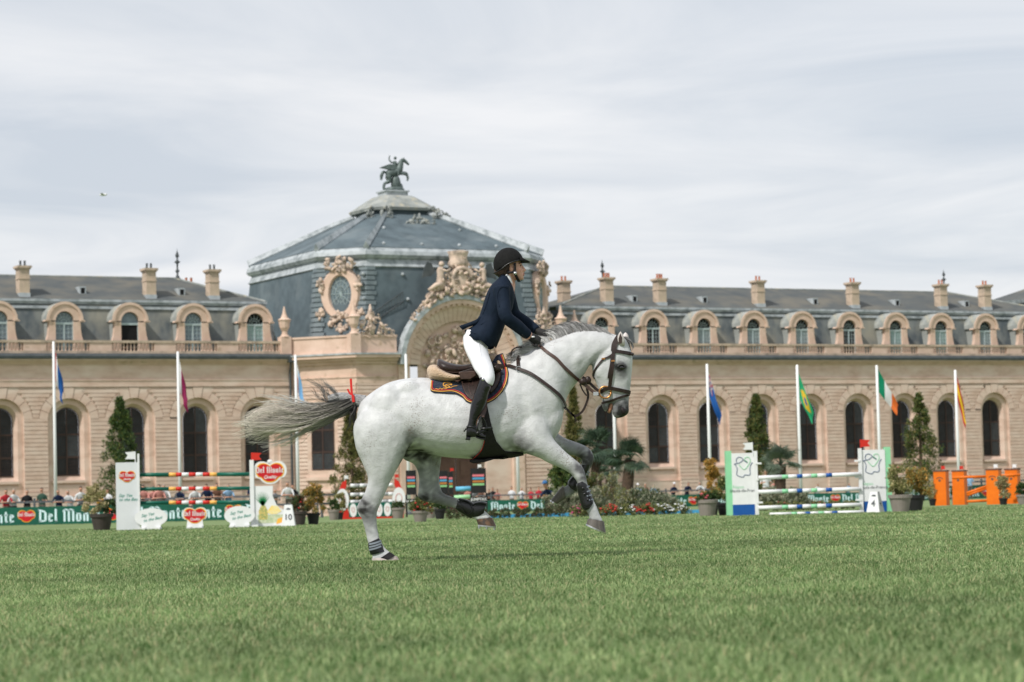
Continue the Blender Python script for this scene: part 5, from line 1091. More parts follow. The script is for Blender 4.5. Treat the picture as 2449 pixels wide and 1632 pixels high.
def person_mesh(pose):
    mb = MB(); lean = {'lean':.28,'stand':.0,'crouch':.45}[pose]; hipz = .90 if pose != 'crouch' else .42; sh = hipz+.52
    fwd = lambda z: Vector((0, -lean*max(0,(z-hipz))/.6, z))
    rings = []
    for z, rx, ry in ((hipz-.08,.17,.12),(hipz+.05,.165,.12),(hipz+.2,.15,.11),(hipz+.36,.18,.125),(hipz+.48,.20,.11),(hipz+.54,.13,.09)):
        c = fwd(z); rings.append([c+Vector((rx*math.cos(t*.5236), ry*math.sin(t*.5236), 0)) for t in range(12)])
    mb.loft(rings); nk = fwd(hipz+.52); hd = fwd(hipz+.70)+Vector((0,-.03,0))
    mb.tube([nk, hd], [.06,.055], 8); mb.ball(hd+Vector((0,0,.03)), (.078,.095,.118), 12, 9); mb.ball(hd+Vector((0,-.095,.02)), (.014,.02,.02), 6, 5)
    for s in (-1,1):
        S = fwd(hipz+.46)+Vector((s*.19,0,0))
        if pose == 'lean': E = S+Vector((s*.10,-.10,-.27)); Wd = Vector((s*.02, E.y-.22, E.z+.02))
        elif pose == 'stand': E = S+Vector((s*.08,.02,-.28)); Wd = E+Vector((-s*.10,-.20,.06))
        else: E = S+Vector((s*.08,-.15,-.2)); Wd = E+Vector((-s*.1,-.18,.05))
        mb.tube([S,E,Wd], [.055,.045,.034], 8); mb.ball(Wd+(Wd-E).normalized()*.05, (.04,.05,.03), 8, 6)
        for q in range(4): f0 = Wd+(Wd-E).normalized()*.07+Vector((s*.012*(q-1.5),0,.008*(q-1.5))); mb.tube([f0, f0+(Wd-E).normalized()*.05], .009, 5)
        H = Vector((s*.09,0,hipz)); K = Vector((s*.10,-.03 if pose != 'crouch' else -.40, .48 if pose != 'crouch' else .46)); A = Vector((s*.10,.02 if pose != 'crouch' else -.15,.08))
        mb.tube([H,K,A], [.095,.062,.045], 8); mb.ball(A+Vector((0,-.07,-.04)), (.045,.13,.04), 8, 6)
    me = remesh_p(mb, .022, 2); n = len(me.vertices); co = np.empty(n*3, np.float32); me.vertices.foreach_get('co', co); co = co.reshape(-1,3); z = co[:,2]; cl_ = np.zeros((n,3)); hz = hd.z
    arm = np.zeros(n, bool)
    for s in (-1,1):
        S = fwd(hipz+.46)+Vector((s*.19,0,0)); E = S+(Vector((s*.10,-.10,-.27)) if pose == 'lean' else (Vector((s*.08,.02,-.28)) if pose == 'stand' else Vector((s*.08,-.15,-.2)))); Wd = Vector((s*.02,E.y-.22,E.z+.02)) if pose == 'lean' else E+Vector((-s*.1,-.2,.06))
        e, w = np.array(E), np.array(Wd); d = w-e; L2 = (d*d).sum(); tt = ((co-e)@d)/L2; dist = np.linalg.norm(co-(e+np.clip(tt,0,1.6)[:,None]*d), axis=1); arm |= (dist < .065)&(tt > .15)
    head_ = (z > hz-.13)&(np.abs(co[:,0]) < .12); shirt = (~head_)&(z > hipz+.02)&(~arm); trou = (z <= hipz+.02)&(~arm); hair = head_&((z > hz+.075)|((co[:,1] > hd.y+.015)&(z > hz-.03)))
    cl_[shirt,0] = 1; cl_[trou,1] = 1; cl_[hair,2] = 1; set_cols(me, cl_); me.materials.append(m_person); return me
def remesh_p(mb, voxel, it):
    me = mb.mesh('tmp', m_person); ob = bpy.data.objects.new('tmp', me); C.objects.link(ob); r = ob.modifiers.new('r','REMESH'); r.mode = 'VOXEL'; r.voxel_size = voxel; s = ob.modifiers.new('s','SMOOTH'); s.iterations = it
    dg = bpy.context.evaluated_depsgraph_get(); res = bpy.data.meshes.new_from_object(ob.evaluated_get(dg)); bpy.data.objects.remove(ob); res.materials.clear(); res.polygons.foreach_set('use_smooth',[True]*len(res.polygons)); return res
PM = {k: person_mesh(k) for k in ('lean','stand','crouch')}
SC = {'white':(.66,.68,.70),'red':(.45,.03,.045),'black':(.012,.012,.014),'dark green':(.03,.07,.05),'navy':(.012,.022,.06),'yellow':(.60,.32,.06),'pink':(.55,.25,.22),'light blue':(.26,.42,.62),'brown':(.20,.10,.07),'grey':(.25,.26,.28)}
m_cap = {'white': mat('white_cap', (.7,.7,.72), .7), 'blue': mat('blue_cap', (.04,.14,.32), .7)}
ORD = ('first','second','third','fourth','fifth','sixth','seventh','eighth','ninth','tenth','eleventh','twelfth','thirteenth','fourteenth','fifteenth','sixteenth','seventeenth','eighteenth','nineteenth','twentieth','twenty-first','twenty-second','twenty-third')
def spectator(px, Y, shirt, pose, label, s=1.0, rz=0, cap=None, group='spectators along the rails'):
    p = G(px, Y); o = link('person', PM[pose]); o.location = p; o.rotation_euler = (0,0,rz); o.scale = (s,s,s); o.color = (*SC[shirt],1); tag(o, label, 'person', group)
    if cap:
        c = MB().lathe([(.10,0),(.098,.05),(.07,.10),(.01,.125)], 12, (0,0,0)); c.box(-.07,.07,-.19,-.06,-.01,.012); c.build('cap', m_cap[cap], o, loc=(0, -.365 if pose == 'lean' else (-.03 if pose == 'stand' else -.57), {'lean':1.69,'stand':1.69,'crouch':1.21}[pose]))
    return o
rp = random.Random(5)
for k, (px, shirt, pose) in enumerate(((15,'red','lean'),(32,'white','lean'),(65,'black','stand'),(101,'dark green','stand'),(142,'navy','lean'),(169,'white','lean'),(194,'white','lean'),(240,'yellow','lean'),(258,'white','stand'),(328,'navy','lean'),(349,'pink','lean'),(368,'pink','lean'),(382,'pink','lean'),(398,'white','lean'),(435,'navy','lean'),(468,'white','lean'),(499,'navy','lean'),(522,'brown','lean'),(547,'light blue','lean'),(605,'navy','stand'),(657,'grey','lean'),(692,'white','lean'),(708,'black','lean'))):
    spectator(px, YB+1.05+rp.uniform(0,.25), shirt, pose, f'spectator in {shirt} shirt, {ORD[k]} from the left along the left rail', rp.uniform(.96,1.06) if px != 657 else .85, rp.uniform(-.35,.35))
for k, (px, shirt, pose) in enumerate(((1122,'pink','lean'),(1137,'grey','lean'),(1152,'brown','lean'),(1169,'black','lean'),(1180,'black','stand'),(1192,'pink','lean'),(1225,'white','stand'),(1249,'white','stand'),(1271,'red','stand'),(1290,'red','stand'),(1307,'yellow','stand'))):
    spectator(px, YM+1.1+rp.uniform(0,.3), shirt, pose, f'spectator in {shirt} shirt, {ORD[k]} from the left along the middle rail', rp.uniform(.98,1.10), rp.uniform(-.35,.35))
for k, (px, shirt, pose, cap) in enumerate(((1529,'light blue','lean','white'),(1545,'pink','lean',None),(1562,'light blue','lean',None),(1611,'navy','lean','white'),(1644,'navy','lean',None),(1678,'white','lean',None),(1692,'grey','lean',None))):
    spectator(px, YM-3.4+rp.uniform(0,.3), shirt, pose, f'spectator in {shirt} shirt, {ORD[k]} from the left behind the right flower bed', rp.uniform(.98,1.08), rp.uniform(-.35,.35), cap)
spectator(1834, 113, 'white', 'stand', 'man in white shirt standing behind the left end of the right jump', 1.0, .3); spectator(1853, 150, 'pink', 'lean', 'spectator in pink beside the man in white behind the right jump', .9, 0); spectator(1957, 203, 'white', 'lean', 'spectator in white above the middle of the right jump poles', 1.0, 0); spectator(2030, 204, 'light blue', 'lean', 'spectator in light blue near the right end of the right jump poles', 1.0, .2); spectator(2322, 152, 'light blue', 'stand', 'spectator in light blue behind the orange jump', .95, 0)
spectator(1322, 92, 'navy', 'crouch', 'crouching person in navy top and blue cap behind the lifted fore hoof', 1.0, -.5, 'blue')
arm_ = MB().tube([(0,0,0),(.25,-.12,.25),(.42,-.2,.36)], [.05,.045,.03], 8).ball((.47,-.22,.40),(.06,.05,.06),8,6)
hand = arm_.build('person', m_skin0 if 'm_skin0' in globals() else mat('arm_skin', (.58,.24,.14), .6), None, True); hand.location = F(-43.3, .9, 14.25); tag(hand, 'bare forearm resting on the open dormer window sill', 'person')
bird = thing('bird', 'tiny white bird gliding in the upper left sky', 'bird', tuple(at(247,466,120)))
MB().ball((0,0,0),(.20,.06,.07),10,6).ball((.15,0,.02),(.05,.04,.04),8,5).build('body', m_wht, bird, True); MB().prism([(-.12,.02),(.05,.02),(-.02,.07)], -.3, .3).build('wings', mat('grey_feather', (.35,.37,.40), .8), bird)

# ------------------------------------------------------------------ the horse
HY = 19.0
def hp(px, py, yo=0.0): return at(px, py, HY + yo)
def part_of(root, name, me):
    return link(name, me, root, tuple(-root.location))
def cr_interp(rows, n):
    """Catmull-Rom through rows of numbers"""
    A = np.array(rows, float); o = []
    for i in range(len(A)-1):
        p0, p1, p2, p3 = A[max(i-1,0)], A[i], A[i+1], A[min(i+2,len(A)-1)]
        for k in range(n):
            t = k/n; o.append(.5*((2*p1)+(p2-p0)*t+(2*p0-5*p1+4*p2-p3)*t*t+(3*p1-p0-3*p2+p3)*t**3))
    o.append(A[-1]); return o
def limb(mb, rows, n=20, sub=3, ex=1.0, egg=0.0):
    """rows: (ax,ay, bx,by, half width, y centre): two outline pixels and a thickness"""
    rings = []
    for (ax, ay, bx, by, w, yc) in cr_interp(rows, sub):
        A, B = hp(ax, ay, yc), hp(bx, by, yc); c = (A+B)/2; a = (A-B)/2; ring = []
        for k in range(n):
            t = 2*math.pi*k/n; ct, st_ = math.cos(t), math.sin(t)
            cs = math.copysign(abs(ct)**ex, ct); sn = math.copysign(abs(st_)**ex, st_)
            ring.append(c + a*cs + Vector((0, w*(1-egg*cs), 0))*sn)
        rings.append(ring)
    return mb.loft(rings)
def remesh(mb, voxel, smooth_it=4, fac=.5, name='tmp'):
    me = mb.mesh(name, m_soil); ob = bpy.data.objects.new(name, me); C.objects.link(ob)
    r = ob.modifiers.new('r', 'REMESH'); r.mode = 'VOXEL'; r.voxel_size = voxel; r.use_smooth_shade = True
    s = ob.modifiers.new('s', 'SMOOTH'); s.iterations = smooth_it; s.factor = fac
    dg = bpy.context.evaluated_depsgraph_get(); ev = ob.evaluated_get(dg)
    res = bpy.data.meshes.new_from_object(ev); bpy.data.objects.remove(ob); res.materials.clear()
    res.polygons.foreach_set('use_smooth', [True]*len(res.polygons)); return res
NY, FY = -.17, .17      # near and far legs
trunk = [(862,962, 853,1000,.08,0),(877,948, 866,1052,.19,0),(925,917, 925,1078,.265,0),(982,904, 990,1078,.29,0),(1040,905, 1045,1091,.305,0),(1100,910, 1105,1097,.325,0),
         (1160,903, 1160,1097,.325,0),(1215,874, 1215,1093,.295,0),(1252,846, 1265,1084,.245,0),(1285,829, 1312,1062,.225,0),(1310,818, 1339,1030,.205,0),(1336,807, 1350,975,.155,0),
         (1362,796, 1359,944,.122,0),(1392,790, 1379,917,.105,0),(1422,790, 1398,895,.096,0),(1450,794, 1410,873,.09,0),(1478,803, 1424,860,.08,0)]
head = [(1480,800, 1452,822,.055,0),(1497,812, 1428,850,.078,0),(1508,836, 1417,872,.092,0),(1513,858, 1417,892,.098,0),(1512,880, 1421,906,.094,0),(1510,905, 1429,925,.078,0),(1507.5,931, 1437,944,.064,0),
        (1505,950, 1447,957,.058,0),(1504,970, 1463,966,.056,0),(1504.5,985, 1464,987,.057,0),(1499,993, 1470,999,.048,0),(1490,998, 1477,1001,.03,0)]
jaw = [(1440,925, 1428,915,.05,0),(1462,942, 1436,944,.05,0),(1461,957, 1440,961,.042,0),(1457,970, 1440,974,.040,0),(1453,981, 1447,986,.033,0),(1451,985, 1449,987,.016,0)]
hindN = [(1000,955, 862,985,.10,-.15),(1000,1010, 845,1020,.135,-.165),(985,1055, 850,1070,.13,-.165),(964,1098, 866,1108,.105,-.165),(945.5,1130, 879,1141,.08,-.165),(931.5,1158, 877,1163,.058,-.165),
         (919,1187, 867,1189,.048,-.165),(913,1201, 853,1211,.044,-.165),(904,1220, 857,1226,.044,-.165),(901,1240, 865,1242,.035,-.165),(904,1266, 871,1263,.028,-.165),(909,1289, 877,1289,.029,-.165),
         (917,1305, 882,1304,.036,-.165),(928,1317, 889,1322,.034,-.165),(944,1328, 890,1336,.04,-.165),(950,1334, 890,1342,.045,-.165)]
hindF = [(1075,985, 930,1000,.10,.15),(1068,1040, 940,1050,.12,.165),(1057,1088, 962,1096,.10,.165),(1054,1112, 989,1110,.08,.165),(1051,1135, 1001,1137,.062,.165),(1052,1158, 1001,1162,.05,.165),(1058,1176, 999,1182,.046,.165),
         (1066,1183, 1001,1193,.045,.165),(1078,1187, 1015,1200,.043,.165),(1095,1192, 1045,1206,.033,.165),(1106,1196, 1068,1212,.029,.165),(1120,1202, 1090,1217,.030,.165),(1142,1211, 1112,1228,.036,.165),
         (1158,1220, 1130,1239,.034,.165),(1170,1232, 1137,1243,.036,.165),(1178,1239, 1140,1246,.04,.165)]
foreN = [(1300,960, 1225,1010,.085,-.15),(1312,1010, 1232,1060,.10,-.175),(1322,1046, 1254,1083,.092,-.18),(1345,1073, 1288,1095,.075,-.175),(1364,1090, 1310,1107,.062,-.17),(1379,1102, 1340,1120,.050,-.165),
         (1391,1113, 1360,1131,.046,-.16),(1399,1129, 1371,1141,.045,-.16),(1403.5,1150, 1380,1154,.038,-.16),(1408,1166, 1384,1169,.030,-.16),(1414,1184, 1389,1187,.028,-.16),(1421,1198, 1393,1204,.031,-.16),
         (1428,1213, 1400,1221,.036,-.16),(1434,1229, 1408,1232,.033,-.16),(1441,1243, 1409,1239,.036,-.16),(1444,1250, 1406,1242,.038,-.16)]
foreF = [(1320,990, 1275,1040,.08,.14),(1330,1030, 1290,1075,.085,.16),(1350,1047, 1330,1080,.07,.165),(1375,1056.5, 1360,1088,.058,.165),(1397,1065, 1382,1093,.048,.165),(1411,1074, 1391,1100,.044,.165),(1420,1090, 1392,1104,.044,.165),
         (1419,1107, 1390,1110,.038,.165),(1412,1122, 1386,1119,.030,.165),(1404,1138, 1378,1130,.028,.165),(1392,1155, 1366,1143,.030,.165),(1384,1170, 1358,1158,.035,.165),(1372,1182, 1352,1164,.034,.165),(1358,1190, 1347,1165,.036,.165),(1350,1195, 1343,1164,.037,.165)]
mb = MB()
limb(mb, trunk, 28, 4, .96, .10); limb(mb, head, 22, 4, .9); limb(mb, jaw, 16, 3)
for L_ in (hindN, hindF, foreN, foreF): limb(mb, L_, 18, 4, .95)
def bulge(px, py, yo, rx, ry, rz, ang=0): mb.ball(hp(px, py, yo), (rx, ry, rz), 14, 9, Matrix.Rotation(R(ang), 3, 'Y'))
for s in (-1, 1):
    bulge(1262,975, s*.17,.16,.085,.25,-20)    # shoulder
    bulge(1250,1040, s*.185,.11,.075,.12,-25)  # triceps
    bulge(1315,1005, s*.115,.10,.09,.15,20)    # breast
    bulge(930,985, s*.165,.17,.105,.22,15)      # haunch
    bulge(975,940, s*.17,.12,.06,.10,0)        # hip
    bulge(1440,885, s*.055,.055,.035,.075,15)  # cheek
    bulge(1484,872, s*.066,.035,.03,.028,0)    # orbit
    bulge(1497,900, s*.03,.02,.035,.10,0)    # facial bone
    bulge(1492,984, s*.032,.03,.03,.032,0)     # nostril wing
    bulge(1370,865, s*.07,.16,.05,.07,-35)     # neck muscle
bulge(972,1040,-.19,.08,.055,.09,0); bulge(1050,1060,.17,.07,.05,.08,0)
horse_me = remesh(mb, .0125, 5, .5)
# ears
ears = MB()
def ear(base_f, base_b, tip, yo, lean):
    A, B, T = hp(*base_f, yo), hp(*base_b, yo), hp(*tip, yo+lean); rings = []
    for t, wd_ in ((0,.85),(.3,1.1),(.6,.95),(.85,.5),(1,.06)):
        c = (A+B)/2*(1-t)+T*t; a = (A-B)/2*wd_*(1 if t < 1 else .3); rings.append([c+a*math.cos(k*math.pi/6)+Vector((0,.022*wd_,0))*math.sin(k*math.pi/6) for k in range(12)])
    ears.loft(rings)
EARS = []
for a_ in (((1495,828),(1478,826),(1484,793),-.062,-.012), ((1503,815),(1488,816),(1496,795),.05,.012)):
    ears = MB(); ear(*a_); EARS.append(ears)

HORSE = thing('horse', 'grey white show jumping horse cantering to the right under a rider', 'horse', (hp(1100,1343).x, HY, 0))
# coat colour: dark skin, joints and folds, flecks; shade of the far legs painted in
def coat_colours(me):
    n = len(me.vertices); co = np.empty(n*3, np.float32); me.vertices.foreach_get('co', co); co = co.reshape(-1,3).astype(float)
    col = np.tile(np.array([.53,.54,.545]), (n,1)); nz = np.zeros(n)
    for f_, a_ in ((13,.4),(37,.4),(71,.3)): nz += a_*np.sin(co[:,0]*f_+2.1*np.sin(co[:,2]*f_*.7)+co[:,1]*f_*.9)*np.sin(co[:,2]*f_*1.1+1.7*np.sin(co[:,0]*f_*.6))
    def blend(c, r, colr, amt, yside=None, pw=1.0, rough=.5):
        d = np.linalg.norm((co-np.array(c))/(np.array(r)*1.15), axis=1); f = np.clip(1.35*(1-d), 0, 1)**pw
        f = np.clip(f*(1+rough*nz*2.4), 0, 1)*amt
        col[:] = np.minimum(col, col*(1-f[:,None]) + np.array(colr)*f[:,None])
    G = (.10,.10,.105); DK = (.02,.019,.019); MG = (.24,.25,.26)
    for (px, py, yo, r, amt, c) in [(1020,1130,.17,(.32,.14,.42),.6,MG),(1375,1110,.17,(.36,.14,.42),.7,MG),(1400,1180,-.16,(.2,.14,.45),.12,MG),(890,1250,-.165,(.2,.14,.4),.12,MG)]: blend(hp(px,py,yo), r, c, amt, rough=.25)  # far legs toned much darker than near ones: their shade painted into the coat
    for (px, py, yo, r, amt, c) in [
        (878,1214,-.165,(.09,.11,.10),.85,G),(882,1240,-.165,(.07,.12,.14),.65,G),(893,1275,-.165,(.09,.12,.16),.25,MG),(893,1180,-.165,(.08,.12,.10),.2,MG),(870,1215,-.2,(.06,.08,.09),1.0,DK),
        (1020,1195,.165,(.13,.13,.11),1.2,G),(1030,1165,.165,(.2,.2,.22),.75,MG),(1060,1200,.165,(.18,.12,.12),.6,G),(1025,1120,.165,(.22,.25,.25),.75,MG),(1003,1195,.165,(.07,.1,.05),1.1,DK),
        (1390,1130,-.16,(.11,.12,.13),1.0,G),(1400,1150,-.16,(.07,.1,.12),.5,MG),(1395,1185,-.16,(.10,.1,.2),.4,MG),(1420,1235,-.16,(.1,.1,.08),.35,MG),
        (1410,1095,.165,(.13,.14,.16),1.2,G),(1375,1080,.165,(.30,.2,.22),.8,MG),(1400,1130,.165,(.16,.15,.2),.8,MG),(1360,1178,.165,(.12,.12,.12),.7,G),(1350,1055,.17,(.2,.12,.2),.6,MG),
        (1494,990,0,(.13,.16,.12),1.3,DK),(1483,976,0,(.17,.16,.14),.95,G),(1445,975,0,(.08,.1,.09),.8,G),(1487,885,-.1,(.085,.07,.10),.85,G),(1484,878,-.1,(.06,.06,.045),1.3,DK),(1487,885,.1,(.085,.07,.10),.8,G),
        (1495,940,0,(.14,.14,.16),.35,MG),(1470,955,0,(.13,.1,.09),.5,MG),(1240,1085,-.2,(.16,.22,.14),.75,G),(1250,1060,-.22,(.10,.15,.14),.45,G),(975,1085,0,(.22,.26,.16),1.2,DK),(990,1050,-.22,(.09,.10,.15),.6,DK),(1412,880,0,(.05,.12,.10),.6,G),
        (1380,830,-.1,(.4,.2,.25),.10,MG),(1330,1000,-.2,(.2,.2,.2),.15,MG),(860,1000,0,(.07,.09,.12),.6,G)]:
        blend(hp(px,py,yo), r, c, amt)
    return np.clip(col, .015, .85)
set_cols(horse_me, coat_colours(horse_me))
def coat_material():
    m = attr_mat('grey_horse_coat', rough=.50, spec=.36, bump=.16, bscale=70)
    t = m.node_tree; L = t.links.new; b = t.nodes['Principled BSDF']; src = b.inputs['Base Color'].links[0].from_socket
    tcn = t.nodes.new('ShaderNodeTexCoord')
    vor = t.nodes.new('ShaderNodeTexVoronoi'); vor.inputs['Scale'].default_value = 105; L(tcn.outputs['Object'], vor.inputs['Vector'])
    big = t.nodes.new('ShaderNodeTexNoise'); big.inputs['Scale'].default_value = 3.2; big.inputs['Detail'].default_value = 3; L(tcn.outputs['Object'], big.inputs['Vector'])
    wn_ = t.nodes.new('ShaderNodeSeparateColor'); L(vor.outputs['Color'], wn_.inputs[0])
    thr = t.nodes.new('ShaderNodeMapRange'); thr.inputs['From Min'].default_value = .45; thr.inputs['From Max'].default_value = .75; thr.inputs['To Min'].default_value = .04; thr.inputs['To Max'].default_value = .66; L(big.outputs['Fac'], thr.inputs['Value'])
    rad = t.nodes.new('ShaderNodeMath'); rad.operation = 'MULTIPLY'; L(wn_.outputs[0], rad.inputs[0]); L(thr.outputs[0], rad.inputs[1])
    less = t.nodes.new('ShaderNodeMath'); less.operation = 'LESS_THAN'; L(vor.outputs['Distance'], less.inputs[0]); L(rad.outputs[0], less.inputs[1])
    sc_ = t.nodes.new('ShaderNodeMath'); sc_.operation = 'MULTIPLY'; sc_.inputs[1].default_value = .66; L(less.outputs[0], sc_.inputs[0])
    mx_ = t.nodes.new('ShaderNodeMix'); mx_.data_type = 'RGBA'; mx_.inputs['B'].default_value = (.16,.105,.08,1); L(sc_.outputs[0], mx_.inputs['Factor']); L(src, mx_.inputs['A'])
    lo = t.nodes.new('ShaderNodeTexNoise'); lo.inputs['Scale'].default_value = 14; lo.inputs['Detail'].default_value = 6; L(tcn.outputs['Object'], lo.inputs['Vector'])
    mr_ = t.nodes.new('ShaderNodeMapRange'); mr_.inputs['From Min'].default_value = .3; mr_.inputs['From Max'].default_value = .7; mr_.inputs['To Min'].default_value = .84; mr_.inputs['To Max'].default_value = 1.08; L(lo.outputs['Fac'], mr_.inputs['Value'])
    vm = t.nodes.new('ShaderNodeVectorMath'); vm.operation = 'SCALE'; L(mx_.outputs['Result'], vm.inputs[0]); L(mr_.outputs[0], vm.inputs['Scale']); L(vm.outputs[0], b.inputs['Base Color'])
    # muscle and vein relief
    nb = t.nodes.new('ShaderNodeTexNoise'); nb.inputs['Scale'].default_value = 5.5; nb.inputs['Detail'].default_value = 3; nb.inputs['Distortion'].default_value = .8; L(tcn.outputs['Object'], nb.inputs['Vector'])
    bp = t.nodes.new('ShaderNodeBump'); bp.inputs['Strength'].default_value = .24; bp.inputs['Distance'].default_value = .05; L(nb.outputs['Fac'], bp.inputs['Height'])
    old = b.inputs['Normal'].links[0].from_node; L(bp.outputs[0], old.inputs['Normal'])
    return m
m_coat = coat_material(); horse_me.materials.append(m_coat)
body = part_of(HORSE, 'body', horse_me)
BVH = BVHTree.FromPolygons([v.co.copy() for v in horse_me.vertices], [tuple(p.vertices) for p in horse_me.polygons])
CAMP = Vector((0, 0, CAMZ))
def skin(px, py, lift=.006, yo=0, bvh=None):
    """the point of the horse's near surface seen at a photo pixel"""
    d = ray(px, py).normalized(); hit, nrm, _, _ = (bvh or BVH).ray_cast(CAMP, d, 60)
    if hit is None: return hp(px, py, yo)
    return hit + nrm*lift
def ear_mat():
    return mat('ear_skin', (.60,.57,.55), .7, (.42,.37,.35), scale=20)
m_ear = ear_mat()
for q_ in EARS: part_of(HORSE, 'ear', q_.mesh('ear', m_ear, True))
ein = MB(); A = [hp(1480,823,-.088), hp(1479.5,810,-.088), hp(1483.5,797,-.088), hp(1488,808,-.092), hp(1487,822,-.094)]
ein.add(A, [(0,1,2,3,4)]); part_of(HORSE, 'ear_opening', ein.mesh('ear_opening', mat('ear_shadow', (.05,.035,.03), .9)))
# eyes
m_eye = mat('horse_eye', (.006,.005,.005), .05, spec=.8)
for s in (-1, 1):
    q = skin(1487,879.5,0) if s < 0 else Vector((skin(1487,879.5,0).x, 2*HY-skin(1487,879.5,0).y, skin(1487,879.5,0).z))
    part_of(HORSE, 'eye', MB().ball(q+Vector((0,-s*.006,0)), (.026,.016,.019), 14, 9).mesh('eye', m_eye, True))
    lid = MB(); lid.tube([q+Vector((.031*math.cos(t*math.pi/8), s*.007+.0, .021*math.sin(t*math.pi/8)+.004)) for t in range(0,9)], .0075, 6); part_of(HORSE, 'eyelid', lid.mesh('eyelid', mat('lid_skin', (.05,.05,.052), .6), True))
    nq = skin(1490.5,983.5,-.004) if s < 0 else Vector((skin(1490,985,-.004).x, 2*HY-skin(1490,985,-.004).y, skin(1490,985,-.004).z))
    part_of(HORSE, 'nostril', MB().ball(nq, (.018,.012,.028), 12, 8, Matrix.Rotation(R(-20),3,'Y')).mesh('nostril', mat('nostril_skin', (.012,.008,.008), .6), True))
# open mouth: tongue and teeth between the lips
part_of(HORSE, 'tongue', MB().tube([hp(1466,958), hp(1462,972), hp(1457,984), hp(1455,988)], [.016,.018,.016,.009], 8, flat=1.3).mesh('tongue', mat('tongue', (.30,.12,.09), .4, (.40,.22,.13), scale=60), True))
# hooves
m_hoof = mat('horn', (.075,.068,.062), .45, (.13,.115,.10), scale=60, stretch=(1,1,.2))
m_hoof_b = mat('brown_horn', (.15,.085,.05), .45, (.045,.035,.03), scale=28, spread=(.4,.6))
m_shoe = mat('steel_shoe', (.55,.55,.56), .3, metal=1)
def hoof(poly_top, poly_bot, yc, w0, w1, matl, studs=()):
    """coronet and sole given by front and back pixels"""
    mb = MB(); rings = []
    for t in (0, .33, .66, 1.0):
        fx, fy, bx, by = [a*(1-t)+b_*t for a, b_ in zip(poly_top, poly_bot)]; A, B = hp(fx,fy,yc), hp(bx,by,yc); c = (A+B)/2; a = (A-B)/2; w = w0*(1-t)+w1*t
        rings.append([c + a*math.copysign(abs(math.cos(k*math.pi/10))**.85, math.cos(k*math.pi/10)) + Vector((0,w,0))*math.sin(k*math.pi/10) for k in range(20)])
    o = part_of(HORSE, 'hoof', mb.loft(rings).mesh('hoof', matl, True)); smooth_by_angle(o, 50)
    sh = MB(); dn_ = (rings[3][0]-rings[0][0]).normalized(); nrm = (rings[3][0]-rings[3][10]).cross(Vector((0,1,0))).normalized(); nrm = nrm if nrm.dot(dn_) > 0 else -nrm
    sh.loft([[p + nrm*.001 for p in rings[3]], [p + nrm*.012 for p in rings[3]]]); so_ = link('horseshoe', sh.mesh('horseshoe', m_shoe), o)
    for (q) in studs:
        p0 = rings[3][q]*.86 + (sum(rings[3], Vector())/20)*.14; link('stud', MB().tube([p0+nrm*.01, p0+nrm*.03], .009, 8).mesh('stud', m_shoe), o)
    return o
hoof((1444.5,1247, 1406,1241), (1449,1275, 1402,1253), -.16, .042, .056, m_hoof)
hoof((1346.5,1160.5, 1353,1193), (1317,1196, 1332,1206), .165, .043, .052, m_hoof)
hoof((1177.5,1238, 1139,1243), (1187,1259, 1143,1255), .165, .042, .055, m_hoof_b, (5, 9, 1))
hoof((949,1330, 889,1336), (957,1343, 890,1344), -.165, .045, .058, mat('pale_horn', (.50,.44,.41), .6, (.40,.34,.31), scale=30))

